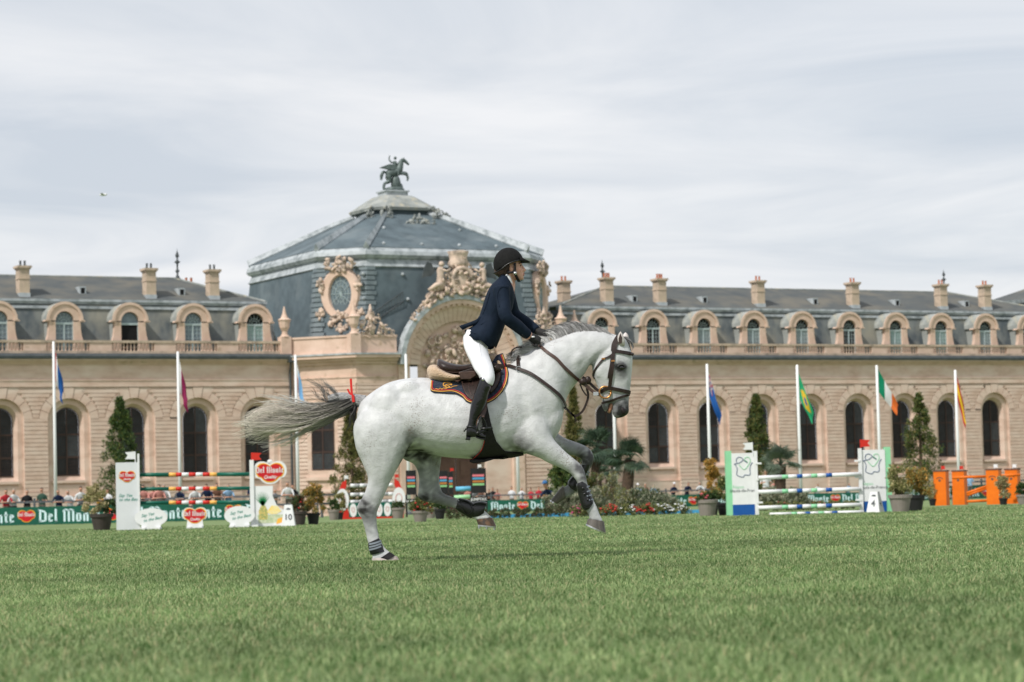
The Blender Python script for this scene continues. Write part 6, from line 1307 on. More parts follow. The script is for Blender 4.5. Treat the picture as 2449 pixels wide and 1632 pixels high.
# ------------------------------------------------------------------ hair
m_hair = attr_mat('horse_hair', rough=.45, spec=.4)
def strands(guides, n, seed, rad, cols, spread, npt=16, y_sp=.05, name='tail', root=None, tipthin=.3, wisp=.012, dark=0.5):
    """hair locks blended between guide curves given as 3D points; colour runs from root to tip"""
    rd = np.random.default_rng(seed); G = []
    for g in guides:
        s = spline(g, 8); L = np.array([tuple(p) for p in s]); d = np.concatenate([[0], np.cumsum(np.linalg.norm(np.diff(L, axis=0), axis=1))])
        t = np.linspace(0, d[-1], npt); G.append(np.stack([np.interp(t, d, L[:,k]) for k in range(3)], 1))
    G = np.array(G); V = []; Fc = []; CC = []; off = 0; T = np.linspace(0, 1, npt)
    nl = max(n//13, 4); lf = rd.uniform(0, len(G)-1, nl); lo = rd.normal(0, 1, (nl,3))*np.array([spread, y_sp, spread]); lph = rd.uniform(0, 6.28, (nl,3)); lt = rd.uniform(0, 1, nl); lc = rd.uniform(.7, 1, nl)
    for i in range(n):
        q_ = rd.integers(0, nl); loose = rd.random() < .18
        f = rd.uniform(0, len(G)-1) if loose else np.clip(lf[q_]+rd.normal(0,.10), 0, len(G)-1); a = int(f); b_ = min(a+1, len(G)-1); w = f-a
        P = G[a]*(1-w)+G[b_]*w; cut = rd.uniform(.62, 1.0) if loose else min(lc[q_]+rd.normal(0,.05), 1.0)
        P = np.stack([np.interp(T*cut, T, P[:,k]) for k in range(3)], 1)
        o = rd.normal(0, 1, 3)*np.array([spread, y_sp, spread]) if loose else lo[q_]+rd.normal(0,1,3)*np.array([spread, y_sp, spread])*.22; ph = rd.uniform(0, 6.28, 3) if loose else lph[q_]+rd.normal(0,.25,3); fr = rd.uniform(3, 8) if loose else 5.0+2*lt[q_]
        P = P + o*(.35+.65*T[:,None]) + wisp*np.stack([np.sin(fr*T+ph[k])*T for k in range(3)], 1)
        tone = rd.uniform(0, 1) if loose else np.clip(lt[q_]+rd.normal(0,.15),0,1); k = np.clip(T*1.15+rd.normal(0,.12), 0, 1)[:,None]
        c = np.array(cols[0])*(1-k)+np.array(cols[1])*k; c = c*(1-dark*.5+dark*tone)
        tg = np.gradient(P, axis=0); tg /= np.linalg.norm(tg, axis=1)[:,None]+1e-9
        s1 = np.cross(tg, np.array([0,1,0.])); s1 /= np.linalg.norm(s1, axis=1)[:,None]+1e-9; s2 = np.cross(tg, s1)
        r = rad*rd.uniform(.6,1.4)*(1-(1-tipthin)*T**1.5)[:,None]
        R3 = np.stack([P+r*(s1*math.cos(q)+s2*math.sin(q)) for q in (0, 2.094, 4.189)], 1).reshape(-1,3)
        V.append(R3); CC.append(np.repeat(c, 3, 0))
        for j in range(npt-1):
            for q in range(3): Fc.append((off+j*3+q, off+j*3+(q+1)%3, off+(j+1)*3+(q+1)%3, off+(j+1)*3+q))
        off += npt*3
    me = np_mesh(name, np.concatenate(V), np.array(Fc), m_hair, np.clip(np.concatenate(CC), .01, .9))
    me.polygons.foreach_set('use_smooth', [True]*len(me.polygons))
    return part_of(root or HORSE, name, me)
tg = lambda *p: [hp(x, y, o) for x, y, o in p]
strands([tg((850,962,0),(815,985,-.02),(759,1006,-.03),(698,1024,0),(640,1040,.03),(583,1050,.05)), tg((848,960,0),(800,985,-.03),(740,1000,-.03),(670,1012,0),(575,1028,.05)),
         tg((846,958,0),(795,980,-.03),(720,994,-.02),(645,996,.02),(574,1015,.05)), tg((842,955,0),(790,972,-.02),(730,984,0),(660,978,.04),(600,990,.08))], 1100, 1, .0024, [(.04,.038,.037),(.70,.65,.58)], .028, name='tail_hair', y_sp=.05, wisp=.05)
strands([tg((838,955,0),(790,972,0),(740,966,.03),(690,950,.05),(645,938,.08)), tg((842,955,0),(785,975,0),(725,970,.03),(670,950,.05),(612,930,.08)), tg((840,955,0),(770,978,0),(710,985,.04),(660,972,.06),(603,978,.09))], 80, 2, .0021, [(.07,.07,.068),(.66,.65,.61)], .016, name='tail_hair', wisp=.02)
strands([tg((830,955,0),(808,945,0),(795,925,.02),(778,905,.03)), tg((825,958,0),(785,955,0),(765,930,.02),(740,912,.03)), tg((820,958,0),(770,965,0),(745,945,.03),(715,925,.05))], 110, 3, .0015, [(.03,.03,.03),(.16,.16,.155)], .018, name='tail_hair', wisp=.03)
strands([tg((845,970,0),(790,1002,0),(740,1030,0),(690,1050,.02),(624,1078,.05)), tg((845,975,0),(780,1012,0),(720,1034,0),(665,1050,.04),(600,1058,.05))], 50, 4, .002, [(.05,.05,.05),(.55,.53,.49)], .012, name='tail_hair', wisp=.03)
strands([tg((852,962,0),(838,985,-.02),(842,1000,-.02),(838,1012,-.02)), tg((855,965,0),(846,990,-.02),(840,1015,0),(832,1040,0))], 60, 5, .003, [(.02,.02,.02),(.06,.055,.05)], .018, name='tail_hair', wisp=.015)
dock = MB().tube(spline([hp(872,962), hp(852,958), hp(828,952), hp(808,950), hp(785,955)], 5), list(np.interp(range(21), [0,8,20], [.055,.045,.028])), 10)
do = part_of(HORSE, 'tail_dock', dock.mesh('tail_dock', mat('braided_hair', (.40,.40,.40), .6, (.16,.16,.165), scale=45, stretch=(1,1,4), bump=.6, bscale=60), True))
m_red = mat('red_ribbon', (.62,.03,.025), .5)
rib = MB().tube([hp(842,950,-.03),hp(840.5,930,-.03),hp(839,906,-.03)], .009, 4, flat=.25).tube([hp(842,950,-.03),hp(836,940,-.03),hp(831,931,-.03)], .007, 4, flat=.25).tube([hp(844,945,-.05),hp(846,962,-.05)], .012, 6)
rb_ = tag(link('tail_ribbon', rib.mesh('tail_ribbon', m_red)), 'narrow red warning ribbon tied round the horse tail', 'ribbon')
crest = [(1236,858),(1252,849),(1270,838),(1290,828),(1312,819),(1335,809),(1360,798),(1385,792),(1412,791),(1440,794),(1468,801)]
mg = []
for i, (x, y) in enumerate(crest):
    up = 8 + 6*math.sin(i/10*math.pi) + (6 if 6 <= i <= 9 else 0); bk = 20 + 4*i*.5
    mg.append([hp(x, y+4, -.03), hp(x-bk*.35, y-up*.75, -.005), hp(x-bk*.95, y-up*.95+2, .05), hp(x-bk*1.5, y-up*.3+6, .09)])
strands(mg[:7], 620, 11, .0022, [(.52,.53,.53),(.70,.70,.68)], .010, npt=10, y_sp=.012, name='mane', wisp=.012, dark=1.0)
strands(mg[5:], 620, 12, .0022, [(.22,.22,.22),(.28,.28,.28)], .010, npt=10, y_sp=.012, name='mane', wisp=.012, dark=1.2)
strands([tg((1232,868,-.05),(1218,862,-.05),(1205,862,-.03)), tg((1268,842,-.05),(1240,845,-.06),(1212,862,-.05)), tg((1285,832,-.03),(1262,828,-.03),(1240,838,-.02))], 190, 13, .002, [(.5,.5,.49),(.30,.30,.30)], .012, npt=10, y_sp=.015, name='mane', wisp=.01, dark=.9)
strands([tg((1490,808,0),(1502,820,-.02),(1506,836,-.03)), tg((1494,806,0),(1506,818,0),(1509,838,.01))], 50, 14, .0028, [(.09,.09,.09),(.16,.16,.16)], .008, npt=8, y_sp=.02, name='forelock', wisp=.008)

# ------------------------------------------------------------------ tack
m_leather = mat('dark_brown_leather', (.032,.018,.015), .38, (.02,.012,.010), scale=25, bump=.15, bscale=160, spec=.35)
m_leather_lt = mat('brown_leather', (.075,.04,.029), .42, (.048,.026,.02), scale=25, bump=.15, bscale=160, spec=.45)
m_black = mat('black_leather', (.006,.006,.007), .28, (.011,.011,.012), scale=20, bump=.12, bscale=120, spec=.5)
m_black_m = mat('black_webbing', (.012,.011,.012), .75, (.02,.017,.018), scale=60, bump=.2, bscale=150)
m_navy = mat('navy_quilted_cloth', (.010,.016,.035), .8, (.016,.024,.05), scale=40, bump=.9, bscale=38, sheen=.2)
m_gold = mat('gold_thread', (.55,.27,.05), .5, (.65,.35,.08), scale=60)
m_redp = mat('red_piping', (.40,.03,.03), .6)
m_fleece = mat('sheepskin', (.66,.48,.32), .95, (.56,.39,.25), scale=30, bump=1.0, bscale=110, sheen=.4)
m_steel = mat('steel_fitting', (.6,.6,.6), .25, metal=1)
m_bronze2 = mat('bronze_bit', (.50,.24,.09), .3, metal=.9)
def ribbon(mb, P, Nn, width, thick):
    rings = []
    for i, p in enumerate(P):
        t = (P[min(i+1,len(P)-1)]-P[max(i-1,0)]).normalized(); n = (Nn[i]-t*Nn[i].dot(t)).normalized(); s = t.cross(n)
        rings.append([p+s*width/2+n*thick, p-s*width/2+n*thick, p-s*width/2-n*thick*.2, p+s*width/2-n*thick*.2])
    return mb.loft(rings)
def px_line(pts, sub=5):
    return [(p.x, p.y) for p in spline([(x, y, 0) for x, y in pts], sub)]
def strap(pts, width=.022, thick=.005, lift=.004, yo=-.1, mb=None, sub=5, bvh=None):
    """a strap that lies on the horse along a pixel line; where the line leaves the horse it hangs free at yo"""
    mb = mb or MB(); P = []; Nn = []; last = None
    for (x, y) in px_line(pts, sub):
        d = ray(x, y).normalized(); hit, nrm, _, _ = (bvh or BVH).ray_cast(CAMP, d, 60)
        if hit is None: hit, nrm = hp(x, y, yo), Vector((0,-1,0)); lf = 0
        else: lf = lift
        P.append(hit+nrm*lf); Nn.append(nrm)
    for _ in range(2):
        P = [P[0]]+[(P[i-1]+P[i]*2+P[i+1])/4 for i in range(1,len(P)-1)]+[P[-1]]
    return ribbon(mb, P, Nn, width, thick)
def drape(poly, lift, thick, step=4.0, ncol=16, yo=-.12, mb=None, bvh=None, puff=0):
    """a sheet cut to a pixel outline and laid on the horse's side"""
    mb = mb or MB(); ys_ = [p[1] for p in poly]; y0, y1 = min(ys_)+.3, max(ys_)-.3; nr_ = max(int((y1-y0)/step), 3); front = []; back = []
    for i in range(nr_+1):
        y = y0+(y1-y0)*i/nr_; xs_ = []
        for k in range(len(poly)):
            (xa, ya), (xb, yb) = poly[k], poly[(k+1)%len(poly)]
            if (ya <= y < yb) or (yb <= y < ya): xs_.append(xa+(xb-xa)*(y-ya)/(yb-ya))
        a, b_ = min(xs_), max(xs_); rf, rb2 = [], []
        for j in range(ncol+1):
            x = a+(b_-a)*j/ncol; d = ray(x, y).normalized(); hit, nrm, _, _ = (bvh or BVH).ray_cast(CAMP, d, 60)
            if hit is None: hit, nrm = hp(x, y, yo), Vector((0,-1,0))
            e = min(j, ncol-j, i, nr_-i); q = puff*(1-math.exp(-e*.8))
            rf.append(hit+nrm*(lift+thick+q)+Vector((0,-.0,0))); rb2.append(hit+nrm*lift)
        front.append(rf); back.append(rb2)
    n = ncol+1; V = [p for r in front for p in r]+[p for r in back for p in r]; o2 = len(front)*n; Fs = []
    for i in range(len(front)-1):
        for j in range(ncol): Fs.append((i*n+j, i*n+j+1, (i+1)*n+j+1, (i+1)*n+j)); Fs.append((o2+i*n+j, o2+(i+1)*n+j, o2+(i+1)*n+j+1, o2+i*n+j+1))
    rim = [(0,j) for j in range(n)]+[(i,n-1) for i in range(1,len(front))]+[(len(front)-1,j) for j in range(n-2,-1,-1)]+[(i,0) for i in range(len(front)-2,0,-1)]
    for k in range(len(rim)):
        a, b_ = rim[k], rim[(k+1)%len(rim)]; Fs.append((a[0]*n+a[1], o2+a[0]*n+a[1], o2+b_[0]*n+b_[1], b_[0]*n+b_[1]))
    return mb.add(V, Fs)
def tack_thing(name, label, cat, px, py, yo=0): return thing(name, label, cat, tuple(hp(px, py, yo)))
# saddle cloth
pad = tack_thing('saddle_cloth', 'navy quilted saddle cloth with red and gold edging on the white horse', 'saddle cloth', 1120, 960)
pad_poly = [(1030,905),(1032,913),(1028.7,932),(1031,938),(1038,941),(1057,942.5),(1076.5,941.6),(1092,944.4),(1107,953),(1115,962),(1128,967),(1150,969),(1163,968),(1184,957),(1203,938),(1214,915),(1217,892),(1212,872),(1203,845),(1196,846),(1187,850),(1170,880),(1120,895),(1060,900)]
part_of(pad, 'cloth', drape(pad_poly, .002, .012, 3.5, 26, yo=-.10).mesh('cloth', m_navy, True))
edge = [(1032,915),(1030.5,932),(1033,936.5),(1039,938.5),(1057,940),(1077,939),(1093,942),(1108,950.5),(1116,959.5),(1129,964.5),(1150,966.5),(1162,965.5),(1182.5,955),(1201,936.5),(1211.5,914),(1214.5,892),(1209.5,873),(1201,848)]
inner = [(1035,916),(1033.5,930),(1036,934),(1041,935.8),(1057,937.3),(1077,936.3),(1095,939.5),(1110,948),(1118,956.8),(1130,961.5),(1150,963.5),(1160.5,962.5),(1180,952.5),(1198.5,934.5),(1208.8,913),(1211.8,892),(1207,874),(1198,849)]
part_of(pad, 'gold_piping', strap(edge, .007, .004, .016, yo=-.125).mesh('gold_piping', m_gold)); part_of(pad, 'red_piping', strap(inner, .007, .004, .016, yo=-.125).mesh('red_piping', m_redp))
emb = MB(); strap([(1060,924),(1062,920.5),(1070,920),(1078,922),(1080,926),(1074,924),(1067,925),(1062,928),(1060,924)], .008, .003, .016, mb=emb); strap([(1064,930),(1070,927),(1076,930),(1070,932),(1064,930)], .007, .003, .016, mb=emb)
strap([(1039,936.5),(1044,933.5),(1048,936),(1053,932.5),(1057,935.5),(1061,932),(1066,934.5),(1072,930.5),(1078,931.5),(1084,928.5),(1094,927.5)], .005, .003, .016, mb=emb); part_of(pad, 'gold_embroidery', emb.mesh('gold_embroidery', m_gold))
# sheepskin
fle = tack_thing('sheepskin_pad', 'cream sheepskin half pad showing behind and before the saddle', 'saddle pad', 1065, 910)
mb = MB(); limb(mb, [(1021,884,1022,894,.09,0),(1028.7,874,1030,911,.16,0),(1045,873.5,1048,916,.20,0),(1065,888,1068,916,.215,0),(1085,896,1085,914.5,.22,0),(1104,899,1104,908,.21,0)], 20, 4, .85)
part_of(fle, 'rear_fleece', remesh(mb, .012, 3)).data.materials.append(m_fleece); mb = MB(); limb(mb, [(1168,846,1170,880,.09,0),(1185,846,1190,886,.115,0),(1198,858,1201,900,.125,0),(1206,876,1206,906,.11,0)], 20, 4, .85)
part_of(fle, 'front_fleece', remesh(mb, .012, 3)).data.materials.append(m_fleece)
# saddle
sad = tack_thing('saddle', 'dark brown leather jumping saddle under the rider', 'saddle', 1120, 930)
mb = MB(); limb(mb, [(1047,860,1044,888,.04,0),(1051,858.5,1047,892,.12,0),(1063,863.5,1061,898,.165,0),(1082,870,1084,899,.165,0),(1103,873,1105,898,.145,0),(1124,871,1126,892,.13,0),(1150,864,1150,886,.13,0),(1172,858,1172,878,.12,0),(1182,859,1183,872,.07,0)], 20, 5, .85)
so_ = part_of(sad, 'seat', remesh(mb, .009, 3)); so_.data.materials.append(m_leather)
flap = [(1097,891),(1101,905),(1104,915),(1105,930),(1112,947),(1122,958),(1135,963),(1155,960),(1170,949),(1184,934),(1195,915),(1199,899),(1195,882),(1184,873),(1150,872),(1120,884)]
part_of(sad, 'flap', drape(flap, .02, .012, 3.5, 20, yo=-.16).mesh('flap', m_leather, True))
blk = MB(); strap([(1184,876),(1192,888),(1194,903),(1189,920),(1179,934),(1170,943)], .05, .02, .03, yo=-.2, mb=blk); part_of(sad, 'knee_roll', blk.mesh('knee_roll', m_leather, True))
sk = [(1097,891),(1112,889),(1136,888),(1140,898),(1128,906),(1112,914),(1104,914)]
part_of(sad, 'skirt', drape(sk, .036, .008, 2.5, 12, yo=-.17).mesh('skirt', m_leather_lt, True))
mb = MB(); strap([(1140,895),(1122,907),(1105,917),(1091,925)], .035, .006, .046, yo=-.18, mb=mb); part_of(sad, 'billet_strap', mb.mesh('billet_strap', m_leather_lt))
st_ = MB()
for ln in ([(1044,876),(1062,887),(1085,891),(1100,890)],): strap(ln, .004, .003, .0, yo=-.168, mb=st_)
for ln in ([(1097,892),(1104,915),(1107,930),(1114,946),(1123,956)],[(1123,925),(1122,938),(1128,952)],[(1131,915),(1132,930)],[(1186,878),(1196,898),(1191,918),(1178,940)]): strap(ln, .004, .004, .034, yo=-.2, mb=st_)
part_of(sad, 'stitching', st_.mesh('stitching', m_leather_lt))
# girth with belly guard
gir = tack_thing('girth', 'black stud guard girth under the horse belly', 'girth', 1160, 1100)
gp = [(1148,966),(1152,1000),(1155,1030),(1158,1052),(1152,1074),(1136,1090),(1123,1099),(1123,1106),(1134,1109),(1155,1107),(1181,1099),(1206,1094),(1254,1084),(1250,1081),(1217,1086),(1203,1074),(1186,1054),(1178,1030),(1172,1006),(1164,966)]
part_of(gir, 'belly_guard', drape(gp, .006, .012, 3, 16, yo=-.14).mesh('belly_guard', m_black_m, True))
part_of(gir, 'red_piping', strap([(1158,1052),(1152,1072),(1137,1088),(1125,1098)], .005, .004, .016, yo=-.15).mesh('red_piping', m_redp))
# bridle
bri = tack_thing('bridle', 'dark brown leather bridle with bronze ring bit on the horse head', 'bridle', 1470, 900)
def bpart(name, pts, w=.02, th=.006, lift=.004, yo=-.08, m=None, mb=None):
    mb = mb or MB(); strap(pts, w, th, lift, yo, mb); part_of(bri, name, mb.mesh(name, m or m_leather)); return mb
bpart('headpiece', [(1480,806),(1474,816),(1469,828),(1468,840)], .045)
bpart('cheekpiece', [(1468,838),(1466,860),(1463,890),(1460,910),(1458,928)], .028, .007)
bpart('cheekpiece', [(1463,850),(1461,872),(1457,892),(1455.5,905)], .016, .006, .006)
bpart('browband', [(1466,840.5),(1478,841.5),(1490,843.5),(1503,846),(1512,848.5)], .026, .009)
bpart('noseband', [(1438,938),(1448,931),(1460,929),(1474,931.5),(1490,935),(1505,939)], .028, .009)
bpart('flash_strap', [(1506,944.5),(1492,948),(1479,952),(1466,957),(1452,961),(1441,965)], .016, .006)
bpart('throatlash', [(1465,848),(1455,855),(1444,859.5),(1436,868),(1429,878),(1422,890),(1419.5,898),(1423.5,905)], .014, .006, .005)
ring_ = MB(); cb = skin(1448,938,.012); ring_.tube([cb+Vector((.046*math.cos(t*math.pi/10),-.004,.046*math.sin(t*math.pi/10))) for t in range(21)], .0075, 8); part_of(bri, 'bit_ring', ring_.mesh('bit_ring', m_bronze2, True))
part_of(bri, 'mouthpiece', MB().tube([cb+Vector((.03,0,.0)), cb+Vector((.05,.05,-.03))], .01, 8).mesh('mouthpiece', m_steel, True))
for (x, y) in ((1466,864),(1444,859)): part_of(bri, 'buckle', MB().box(-.014,.014,-.006,.004,-.006,.006).mesh('buckle', m_bronze2)).location = tuple(skin(x,y,.012)-bri.location)
bpart('rein', [(1288,826),(1307,843),(1330,859),(1347,878),(1366,895),(1380,907),(1389,914),(1403,924),(1422,940),(1434,945)], .024, .006, .008, yo=-.10, m=m_leather_lt)
bpart('rein', [(1393,902),(1406,912),(1420,926),(1432,936)], .022, .006, .01, yo=-.02)
part_of(bri, 'rein_stop', MB().ball(hp(1394,913,-.11), (.03,.02,.028), 8, 6).ball(hp(1406,910,-.05), (.026,.02,.034), 8, 6).mesh('rein_stop', m_leather, True)); part_of(bri, 'buckle', MB().box(-.02,.02,-.008,.008,-.014,.014).mesh('buckle', m_steel)).location = tuple(hp(1425,942,-.11)-bri.location)
# breastplate
brp = tack_thing('breastplate', 'brown leather breastplate strap crossing the horse shoulder and chest', 'breastplate', 1290, 930)
def ppart(name, pts, w=.022, yo=-.12, m=None, lift=.006): part_of(brp, name, strap(pts, w, .006, lift, yo).mesh(name, m or m_leather))
ppart('shoulder_strap', [(1178,871),(1201,875.5),(1222,880),(1241,886),(1268,895),(1297,914),(1324,935),(1339,952),(1347,969),(1350,978)], .024, lift=.018)
ppart('wither_strap', [(1241,854),(1240,866),(1241,885)], .028); part_of(brp, 'ring', MB().tube([skin(1241,886,.018)+Vector((.02*math.cos(t),0,.02*math.sin(t))) for t in np.linspace(0,6.28,13)], .004, 6).mesh('ring', m_steel))
ppart('martingale_strap', [(1350,974),(1357,980),(1366,990),(1377,995.5),(1386,990),(1394,983),(1402,966),(1407,947),(1403,928)], .018, yo=-.03); ppart('strap_end', [(1366,988),(1374,998),(1378,1008)], .012, yo=-.03)
ppart('martingale_strap', [(1387,918),(1393,933),(1403,947)], .012, yo=-.06)
part_of(brp, 'neck_loop', MB().tube(spline([hp(1223,856,-.06),hp(1222,848,-.06),hp(1226,837,-.06),hp(1236,831,-.06),hp(1248,830.5,-.05)], 6), .006, 6).mesh('neck_loop', m_leather, True))
# leg boots
def leg_boot(label, rows, extra=None, straps=(), cat='horse boot', group='horse boots'):
    r0 = rows[len(rows)//2]; t = thing('horse_boot', label, cat, tuple(hp((r0[0]+r0[2])/2, (r0[1]+r0[3])/2, r0[5])))
    mb = MB(); limb(mb, rows, 18, 4, .95); o = part_of(t, 'shell', mb.mesh('shell', m_black, True)); smooth_by_angle(o, 60)
    for (nm, rows2, m) in (extra or ()): mb = MB(); limb(mb, rows2, 18, 4, .95); smooth_by_angle(part_of(t, nm, mb.mesh(nm, m, True)), 60)
    bv = BVHTree.FromPolygons([v.co.copy() for v in o.data.vertices], [tuple(p.vertices) for p in o.data.polygons])
    for (nm, pts, w, m) in straps: part_of(t, nm, strap(pts, w, .004, .003, r0[5], bvh=bv).mesh(nm, m))
    return t, bv
m_greystrap = mat('grey_elastic', (.22,.25,.29), .6)
t1, bv1 = leg_boot('glossy black tendon boot on the extended near foreleg', [(1397,1150,1379.5,1157,.040,-.16),(1405,1160,1378.5,1163,.046,-.16),(1411,1176,1382,1180,.044,-.16),(1417,1191,1386,1197,.045,-.16),(1420,1204,1391,1213,.048,-.16),(1412,1216,1398,1222,.040,-.16)],
    straps=[('strap', [(1403,1166+k*10.5),(1409+k*3.2,1163+k*10.5)], .010, m_greystrap) for k in range(4)])
for (x, y) in ((1394.5,1168),(1398,1182),(1405.5,1196)): part_of(t1, 'stud', MB().ball(skin(x,y,.004,bvh=bv1), (.011,.008,.011), 10, 7).mesh('stud', m_black, True))
part_of(t1, 'raised_edge', strap([(1392,1173),(1398,1179),(1404,1180),(1412,1196),(1414,1207),(1405,1215),(1398,1212)], .006, .006, .002, bvh=bv1).mesh('raised_edge', m_black))
leg_boot('black tendon boot on the folded far foreleg', [(1413,1112,1390,1112,.042,.165),(1407,1128,1381,1124,.042,.165),(1396,1148,1369,1138,.042,.165),(1387,1164,1358,1153,.046,.165),(1379,1177,1360,1165,.042,.165)],
    straps=[('strap', [(1404,1128),(1411,1131)], .012, m_greystrap), ('strap', [(1401,1133),(1408,1137)], .012, m_greystrap)])
t3, bv3 = leg_boot('black fetlock boot with flared guard on the lifted far hind leg', [(1098,1191,1089,1218,.044,.165),(1110,1193,1098,1225,.048,.165),(1124,1198,1112,1233,.050,.165),(1136,1206,1120,1238,.046,.165),(1140,1216,1127,1240,.038,.165)],
    extra=[('flared_guard', [(1136,1201,1124,1234,.042,.165),(1148,1199.5,1134,1239,.050,.165),(1158,1200,1146,1238,.054,.165),(1164.5,1202,1156,1230,.054,.165)], m_black)])
part_of(t3, 'raised_edge', strap([(1094,1198),(1102,1201),(1112,1199),(1124,1206),(1130,1218),(1124,1229),(1114,1227),(1104,1217),(1093,1214)], .007, .007, .002, bvh=bv3).mesh('raised_edge', m_black))
t4, bv4 = leg_boot('black strapped fetlock boot on the standing near hind leg', [(907,1287,880.5,1299,.042,-.165),(913,1299,880.5,1308,.046,-.165),(921,1314,884,1322,.046,-.165),(924,1318,888,1328,.044,-.165)],
    extra=[('pastern_strap', [(932,1320,903,1340,.050,-.165),(945,1329,920,1344,.056,-.165)], m_black_m)],
    straps=[('strap', [(884,1302+k*6.5),(898,1299+k*6.5),(911,1294+k*6.5)], .013, m_greystrap) for k in range(3)])
# ------------------------------------------------------------------ rider
RID = thing('person', 'rider in navy jacket, white breeches and black helmet leaning forward on the white horse', 'person', tuple(hp(1160, 905)))
m_skin = mat('skin', (.62,.36,.27), .5, (.55,.30,.22), scale=18, sub=.15, bump=.05, bscale=120)
m_jacket = mat('navy_jacket_cloth', (.006,.012,.025), .8, (.009,.017,.033), scale=22, bump=.55, bscale=9, spec=.15, stretch=(1,1,.55))
m_white = mat('white_breeches_cloth', (.74,.75,.78), .75, (.68,.69,.72), scale=16, bump=.28, bscale=11)
m_boot = mat('polished_black_boot', (.005,.005,.006), .2, (.009,.009,.010), scale=9, bump=.22, bscale=24, spec=.5)
m_helmet = mat('black_suede_helmet', (.007,.007,.007), .8, (.012,.012,.012), scale=30, spec=.15)
m_hair2 = mat('dark_brown_hair', (.028,.016,.012), .5, (.05,.028,.02), scale=50, stretch=(1,1,.3), bump=.6, bscale=90)
m_glove = mat('black_glove', (.012,.012,.012), .6, (.02,.02,.02), scale=30, bump=.3, bscale=90)
def wpart(name, mb_or_me, m, smooth=True):
    me = mb_or_me.mesh(name, m, smooth) if isinstance(mb_or_me, MB) else mb_or_me
    if not me.materials: me.materials.append(m)
    return part_of(RID, name, me)
face = [(1243,622,1204,622,.066,0),(1246.5,630,1202,632,.071,0),(1248,637,1203,642,.073,0),(1249.5,644,1206,650,.071,0),(1250.5,652,1212,656,.066,0),(1251,659,1219,662,.058,0),(1250.8,665,1227,667,.046,0),(1247,671,1236,670.5,.026,0)]
neck = [(1230,652,1200,646,.056,0),(1231,668,1200,660,.055,0),(1233,682,1194,674,.06,0),(1230,700,1190,692,.075,0)]
torso = [(1226,676,1196,668,.075,0),(1229,690,1180,682,.15,0),(1231,710,1167,704,.165,0),(1225,738,1158,734,.15,0),(1213,762,1150,756,.135,0),(1196,786,1138,778,.13,0),(1172,812,1120,800,.13,0),(1158,836,1116,826,.12,0)]
mb = MB(); limb(mb, face, 18, 3, .9); limb(mb, neck, 14, 3); limb(mb, torso, 18, 3)
def nose():
    mb.tube([hp(1247,634), hp(1252.5,642), hp(1255.8,646.5), hp(1251,650)], [.007,.010,.0125,.009], 8)
    for s in (-1,1): mb.ball(hp(1252.5,648,s*.011), .0085, 8, 6)
nose(); mb.tube([hp(1250,655.3,-.02),hp(1252.8,654.8,0),hp(1250,655.3,.02)],.006,6); mb.tube([hp(1250,658.3,-.018),hp(1252.3,658.5,0),hp(1250,658.3,.018)],.0065,6); mb.ball(hp(1248.5,666,0),.016,8,6)
for s in (-1,1):
    mb.ball(hp(1243,631,s*.03),(.02,.022,.009),8,6); mb.ball(hp(1240,648,s*.045),(.025,.02,.02),8,6); mb.ball(hp(1224,645,s*.072),(.014,.008,.022),8,6)
SN, EN, WN = hp(1199,692,-.17), hp(1210,757,-.235), hp(1263,802,-.095)
SF, EF, WF_ = hp(1210,694,.17), hp(1230,752,.22), hp(1284,792,.10)
for (a, b_, c) in ((SN,EN,WN),(SF,EF,WF_)): mb.tube([a,(a+b_)/2,b_,(b_+c)/2,c,c+(c-b_).normalized()*.05],[.05,.045,.040,.037,.026,.026],10)
for s in (-1,1):
    limb(mb, [(1160,815,1114,815,.10,s*.08),(1168,850,1118,845,.085,s*.18),(1177,880,1136,884,.07,s*.30),(1178,910,1150,905,.055,s*.37),(1164,940,1142,935,.05,s*.385),(1150,990,1127,985,.038,s*.40),(1142,1015,1120,1015,.034,s*.40),(1142,1030,1116,1040,.032,s*.40)], 14, 3)
wpart('body', remesh(mb, .0075, 3, .4), m_skin)
m_eyed = mat('eye_dark', (.05,.035,.03), .2)
for s in (-1,1):
    wpart('eye', MB().ball(hp(1245.2,635.2,s*.036),(.007,.013,.0065),8,6), m_eyed); wpart('eyebrow', MB().tube([hp(1247.3,630.5,s*.018),hp(1246.2,629.3,s*.035),hp(1241,631,s*.058)],[.004,.0045,.002],6), m_hair2)
lipM = MB(); lipM.tube([hp(1250.5,655.6,-.02),hp(1253.6,655.2,0),hp(1250.5,655.6,.02)],.0048,6); lipM.tube([hp(1250.3,658.2,-.018),hp(1253,658.4,0),hp(1250.3,658.2,.018)],.005,6); wpart('lips', lipM, mat('lip', (.42,.16,.13), .45))
hr = MB(); hr.ball(hp(1207,640),(.088,.082,.095),16,10); hr.ball(hp(1193,652),(.04,.05,.03),12,8)
wpart('hair', remesh(hr, .008, 2), m_hair2)
